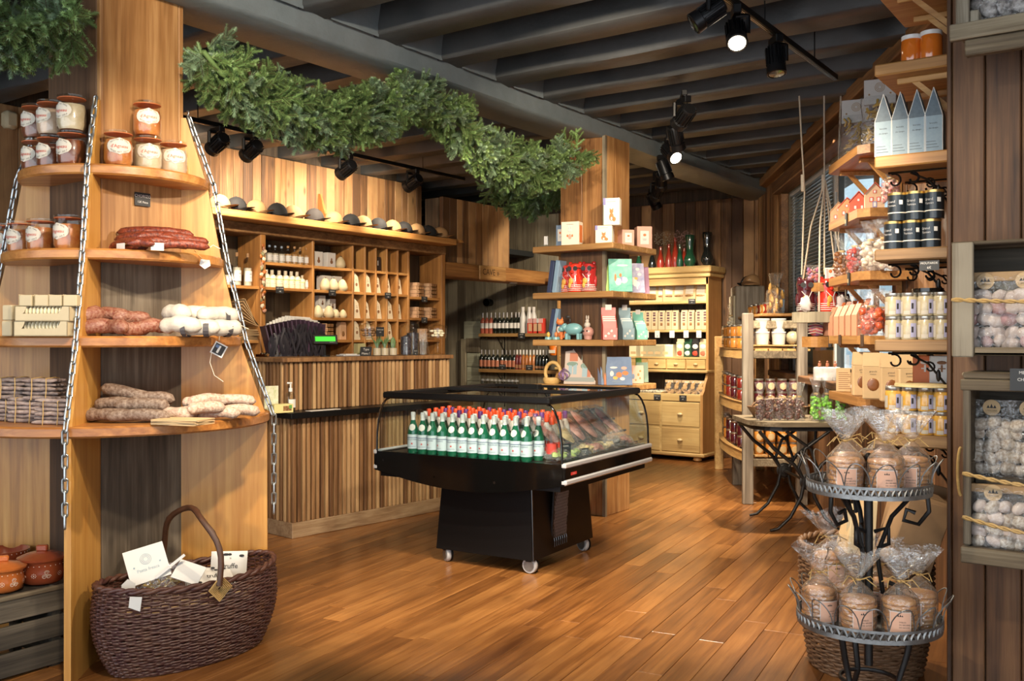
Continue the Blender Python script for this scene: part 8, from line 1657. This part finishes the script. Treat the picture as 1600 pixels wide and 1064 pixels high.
# ------------------------------------------------------------------ fir garlands
def sprig(seed, m):
    r = random.Random(seed); mb = MB()
    def twig(p0, p1, n, nl):
        p0, p1 = Vector(p0), Vector(p1); d = (p1-p0); L = d.length; d.normalize(); s = d.cross(Vector((.2, .3, 1))).normalized(); q = d.cross(s)
        mb.tube([p0, p1], .0016, 3, m=1)
        for i in range(n):
            t = (i+r.random()*.6)/n
            for k in range(7):
                a = 2*pi*k/7+i*1.1+r.uniform(-.3, .3); c = p0+d*(L*t); o = s*cos(a)+q*sin(a); l = nl*(1-.35*t)*r.uniform(.8, 1.15); tip = c+o*l*.80+d*l*.62; w = d.cross(o)*.0024
                mb.add([c-w, c+w, tip], [(0,1,2)])
    twig((0, 0, 0), (0, 0, .155), 17, .024)
    for k in range(8): z = .015+.016*k; a = (k % 2)*pi+(k % 3)*.9+r.uniform(-.4, .4); l = .085-.006*k; twig((0, 0, z), (l*.72*cos(a), l*.72*sin(a), z+l*.78), 10, .021)
    return mb.mesh('sprig', [m, M_twig])
SPR = [sprig(s, M_needle if s % 3 else M_needle2) for s in range(6)]
def garland(lb, path, rad, n, seed, core=.05):
    t = thing('fir_garland', lb, 'garland', path[0]); p0 = Vector(path[0]); r = random.Random(seed); P = [Vector(p) for p in path]
    seg = [(b-a).length for a, b in zip(P, P[1:])]; tot = sum(seg)
    def at(s):
        for a, b, L in zip(P, P[1:], seg):
            if s <= L: return a+(b-a)*(s/L), (b-a).normalized()
            s -= L
        return P[-1], (P[-1]-P[-2]).normalized()
    mb = MB(); mb.tube([p-p0 for p in P], core*.25, 8); mb.build('core', M_needle, t, 60)
    for i in range(n):
        s = tot*(i+r.random())/n; p, d = at(s); a = r.uniform(0, 2*pi); e1 = d.cross(Vector((0, 0, 1))).normalized(); e2 = d.cross(e1); o = e1*cos(a)+e2*sin(a)
        dirv = (o*r.uniform(.5, 1.0)+d*r.uniform(-.3, .55)+Vector((0, 0, -.18))).normalized(); q = dirv.to_track_quat('Z', 'Y') @ Matrix.Rotation(r.uniform(0, 6.28), 3, 'Z').to_quaternion()
        ob = obj('sprig', SPR[r.randrange(6)], t, (p-p0)+o*(core*.4+r.random()*max(0, rad-.17)), scale=(1.2, 1.2, r.uniform(.95, 1.2))); ob.rotation_mode = 'QUATERNION'; ob.rotation_quaternion = q
    return t
def gp(px, py, x): y = on_x(px, x); return (x, y, hz(py, dep(x, y)))
gx = -3.92
garland('thick fir garland swag starting at the near pillar', [gp(318, 80, gx), gp(345, 115, gx), gp(395, 143, gx), gp(450, 172, gx), gp(500, 188, gx), gp(550, 187, gx), gp(600, 170, gx), gp(640, 142, gx)], .18, 250, 1)
garland('thick fir garland swag ending at the far pillar', [gp(640, 142, gx), gp(690, 170, gx), gp(730, 207, gx), gp(770, 243, gx), gp(810, 262, gx), gp(850, 262, gx), gp(885, 245, -3.80), gp(905, 238, -3.76)], .18, 230, 7)
garland('fir garland in the top left corner, left of the near pillar', [(-3.95, 2.36, 2.86), (-4.02, 2.22, 2.80), (-4.10, 2.08, 2.77), (-4.16, 1.9, 2.78), (-4.2, 1.7, 2.84)], .20, 110, 2)
garland('darker fir garland behind the far pillar', [(-4.30, 7.00, 2.90), (-4.48, 7.02, 2.75), (-4.72, 7.06, 2.68), (-4.95, 7.10, 2.72), (-5.2, 7.15, 2.85)], .19, 90, 3)
# ------------------------------------------------------------------ track lights
M_lens = plain('lit_lens', (1, .9, .75), .3, emit=(1, .84, .6), es=14); M_lensd = plain('dim_lens', (.02,.02,.02), .1, coat=1)
def track(lb, p0, p1):
    d = Vector(p1)-Vector(p0); t = thing('light_track', lb, 'light track', p0, atan2(d.y, d.x)); L = d.length
    mb = MB(); mb.box(0, -.018, 0, L, .018, .034, b=.003); mb.build('rail', M_blackm, t); mb = MB(); mb.box(.01, -.006, -.002, L-.01, -.003, 0); mb.box(.01, .003, -.002, L-.01, .006, 0); mb.build('conductor', M_steel, t)
    for k in range(3): mb = MB(); mb.tube([(L*(k+.5)/3, 0, .03), (L*(k+.5)/3, 0, .20)], .004, 6); mb.build('suspension', M_blackm, t)
def spotlight(lb, base, tgt, watts, ang=45, drop=.13, col=WARM, lit=True, s=1.):
    t = thing('track_spot', lb, 'spotlight', base, 0); d = (Vector(tgt)-Vector(base)).normalized(); rz = atan2(d.x, -d.y)
    mb = MB(); mb.box(-.02*s, -.06*s, -.045, .02*s, .06*s, 0, b=.004); mb.build('adapter', M_blackm, t, rz=rz)
    mb = MB(); mb.tube([(.058*s, 0, -.04), (.058*s, 0, -drop)], .011*s, 6); mb.tube([(0, 0, -.04), (.058*s, 0, -.045)], .012*s, 6); mb.build('arm', M_blackm, t, rz=rz)
    q = d.to_track_quat('-Z', 'Y'); h = thing('x', '', ''); bpy.data.objects.remove(h)
    mb = MB(); mb.lathe([(0, .085*s), (.036*s, .085*s), (.040*s, .078*s), (.040*s, -.03*s), (.050*s, -.035*s), (.052*s, -.075*s), (.046*s, -.078*s), (.040*s, -.055*s), (0, -.050*s)], 24); b = mb.build('lamp_head', M_black, t, 40, (0, 0, -drop)); b.rotation_mode = 'QUATERNION'; b.rotation_quaternion = q
    f = MB()
    for k in range(16): a = 2*pi*k/16; f.box(.040*s, -.0022, -.026*s, .051*s, .0022, .072*s, M=Rz(a))
    o = f.build('cooling_fins', M_black, b); o['kind'] = 'stuff'
    f = MB(); f.lathe([(.041*s, -.0755*s), (0, -.0765*s)], 20, cap=False); f.build('lens', M_lens if lit else M_lensd, b)
    if watts:
        l = spot((0, 0, -drop), tgt, watts, ang, .4, col, .04); l.parent = t; l.location = Vector((0, 0, -drop))+d*.085*s
        l.rotation_euler = q.to_euler(); l.name = 'lamp'
    return t
TRX = -1.78; track('black light track at the upper right over the shop', (TRX, 3.6, 3.05), (TRX, 6.05, 3.05))
def tp(px, x=TRX, z=3.05): return (x, on_x(px, x), z)
t2a, t2b = cw(1.146, 6.37), cw(1.56, 10.6); track('black light track running to the far right corner', (t2a[0], t2a[1], 3.06), (t2b[0], t2b[1], 3.06)); track('black light track in front of the cap shelf', (-6.22, 4.0, 3.10), (-6.22, 8.0, 3.10))
def t2(Z): u = (Z-6.37)/(10.6-6.37); return (t2a[0]+(t2b[0]-t2a[0])*u, t2a[1]+(t2b[1]-t2a[1])*u, 3.06)
# lamps on the tracks: each fixture carries its own light
EN = 1.0
spotlight('leftmost spotlight on the upper right track', tp(1105), (-3.9, 2.9, 1.4), 110*EN, 55, lit=False, s=1.)
spotlight('middle spotlight on the upper right track, lens glowing', tp(1150), (-1.0, 3.0, 1.0), 70*EN, 50, s=1.)
spotlight('rightmost spotlight on the upper right track', tp(1212), (-1.45, 4.6, .6), 70*EN, 55, lit=False, s=1.)
for k, (Z, tg, lit) in enumerate(((6.45, (-3.8, 6.8, 2.5), False), (7.15, (-3.3, 8.5, 0), False), (7.7, (-1.9, 6.2, 1.7), True), (8.5, (-3.2, 8.3, 1.0), False), (9.1, (-5.2, 10.6, 1.4), True), (9.8, (-6.2, 10.7, 1.4), False), (10.45, (-4.3, 10.6, 1.2), False))):
    spotlight('spotlight on the far right track, '+['nearest', 'second nearest', 'third nearest with glowing lens', 'middle', 'third from far end with glowing lens', 'second from far end', 'farthest'][k], t2(Z), tg, (55 if k == 0 else 110 if k < 3 else 150)*EN, 55, lit=lit, s=1.15)
for k, (px, tg, lit) in enumerate(((340, (-7.1, 4.9, 1.9), False), (393, (-7.1, 5.6, 1.9), True), (541, (-7.1, 6.9, 1.9), False), (645, (-7.0, 7.9, 1.9), True))):
    x, y = -6.22, on_x(px, -6.22); spotlight('spotlight before the cap shelf, '+ordl(k, 4), (x, y, 3.10), (-7.25, y+.15, 2.72), 62*EN, 105, lit=lit, s=1.25)
# track lamps out of frame, plus added fixtureless spots brightening garland, floor, shelves, niche
for a, b, w, an in (((-1.78, 2.0, 3.0), (-4.1, 2.75, 1.5), 135, 50), ((-1.78, 1.2, 3.0), (-3.9, 4.5, 2.85), 190, 60), ((-1.78, 1.2, 3.0), (-3.9, 2.7, .9), 105, 45), ((-1.2, 2.6, 3.0), (-2.6, 6.5, 0.0), 260, 60), ((-2.4, 1.0, 3.0), (-3.4, 4.8, .6), 150, 50), ((-2.1, 3.3, 3.0), (-.9, 4.3, 1.4), 20, 55), ((-1.78, 2.9, 3.0), (-3.7, 6.7, 1.9), 230, 50), ((-1.78, 3.1, 3.0), (-3.4, 4.7, .9), 160, 60), ((-1.3, 1.2, 3.0), (-.4, 3.9, 1.3), 70, 45), ((-5.0, 4.6, 3.05), (-6.9, 6.7, 1.8), 150, 60), ((-5.2, 9.4, 3.0), (-8.2, 10.9, 1.3), 80, 60), ((-2.2, 7.2, 3.0), (-2.9, 7.6, 0), 300, 65), ((-1.9, 1.2, 3.0), (-.8, 3.7, .8), 70, 40), ((-2.7, 3.3, 3.0), (-2.9, 4.4, 0), 190, 55), ((-3.0, 4.6, 3.0), (-5.0, 5.6, .9), 120, 55), ((-2.6, 5.0, 3.0), (-1.5, 6.4, 1.6), 110, 60)):
    spot(a, b, w*EN, an, .5, WARM, .05)
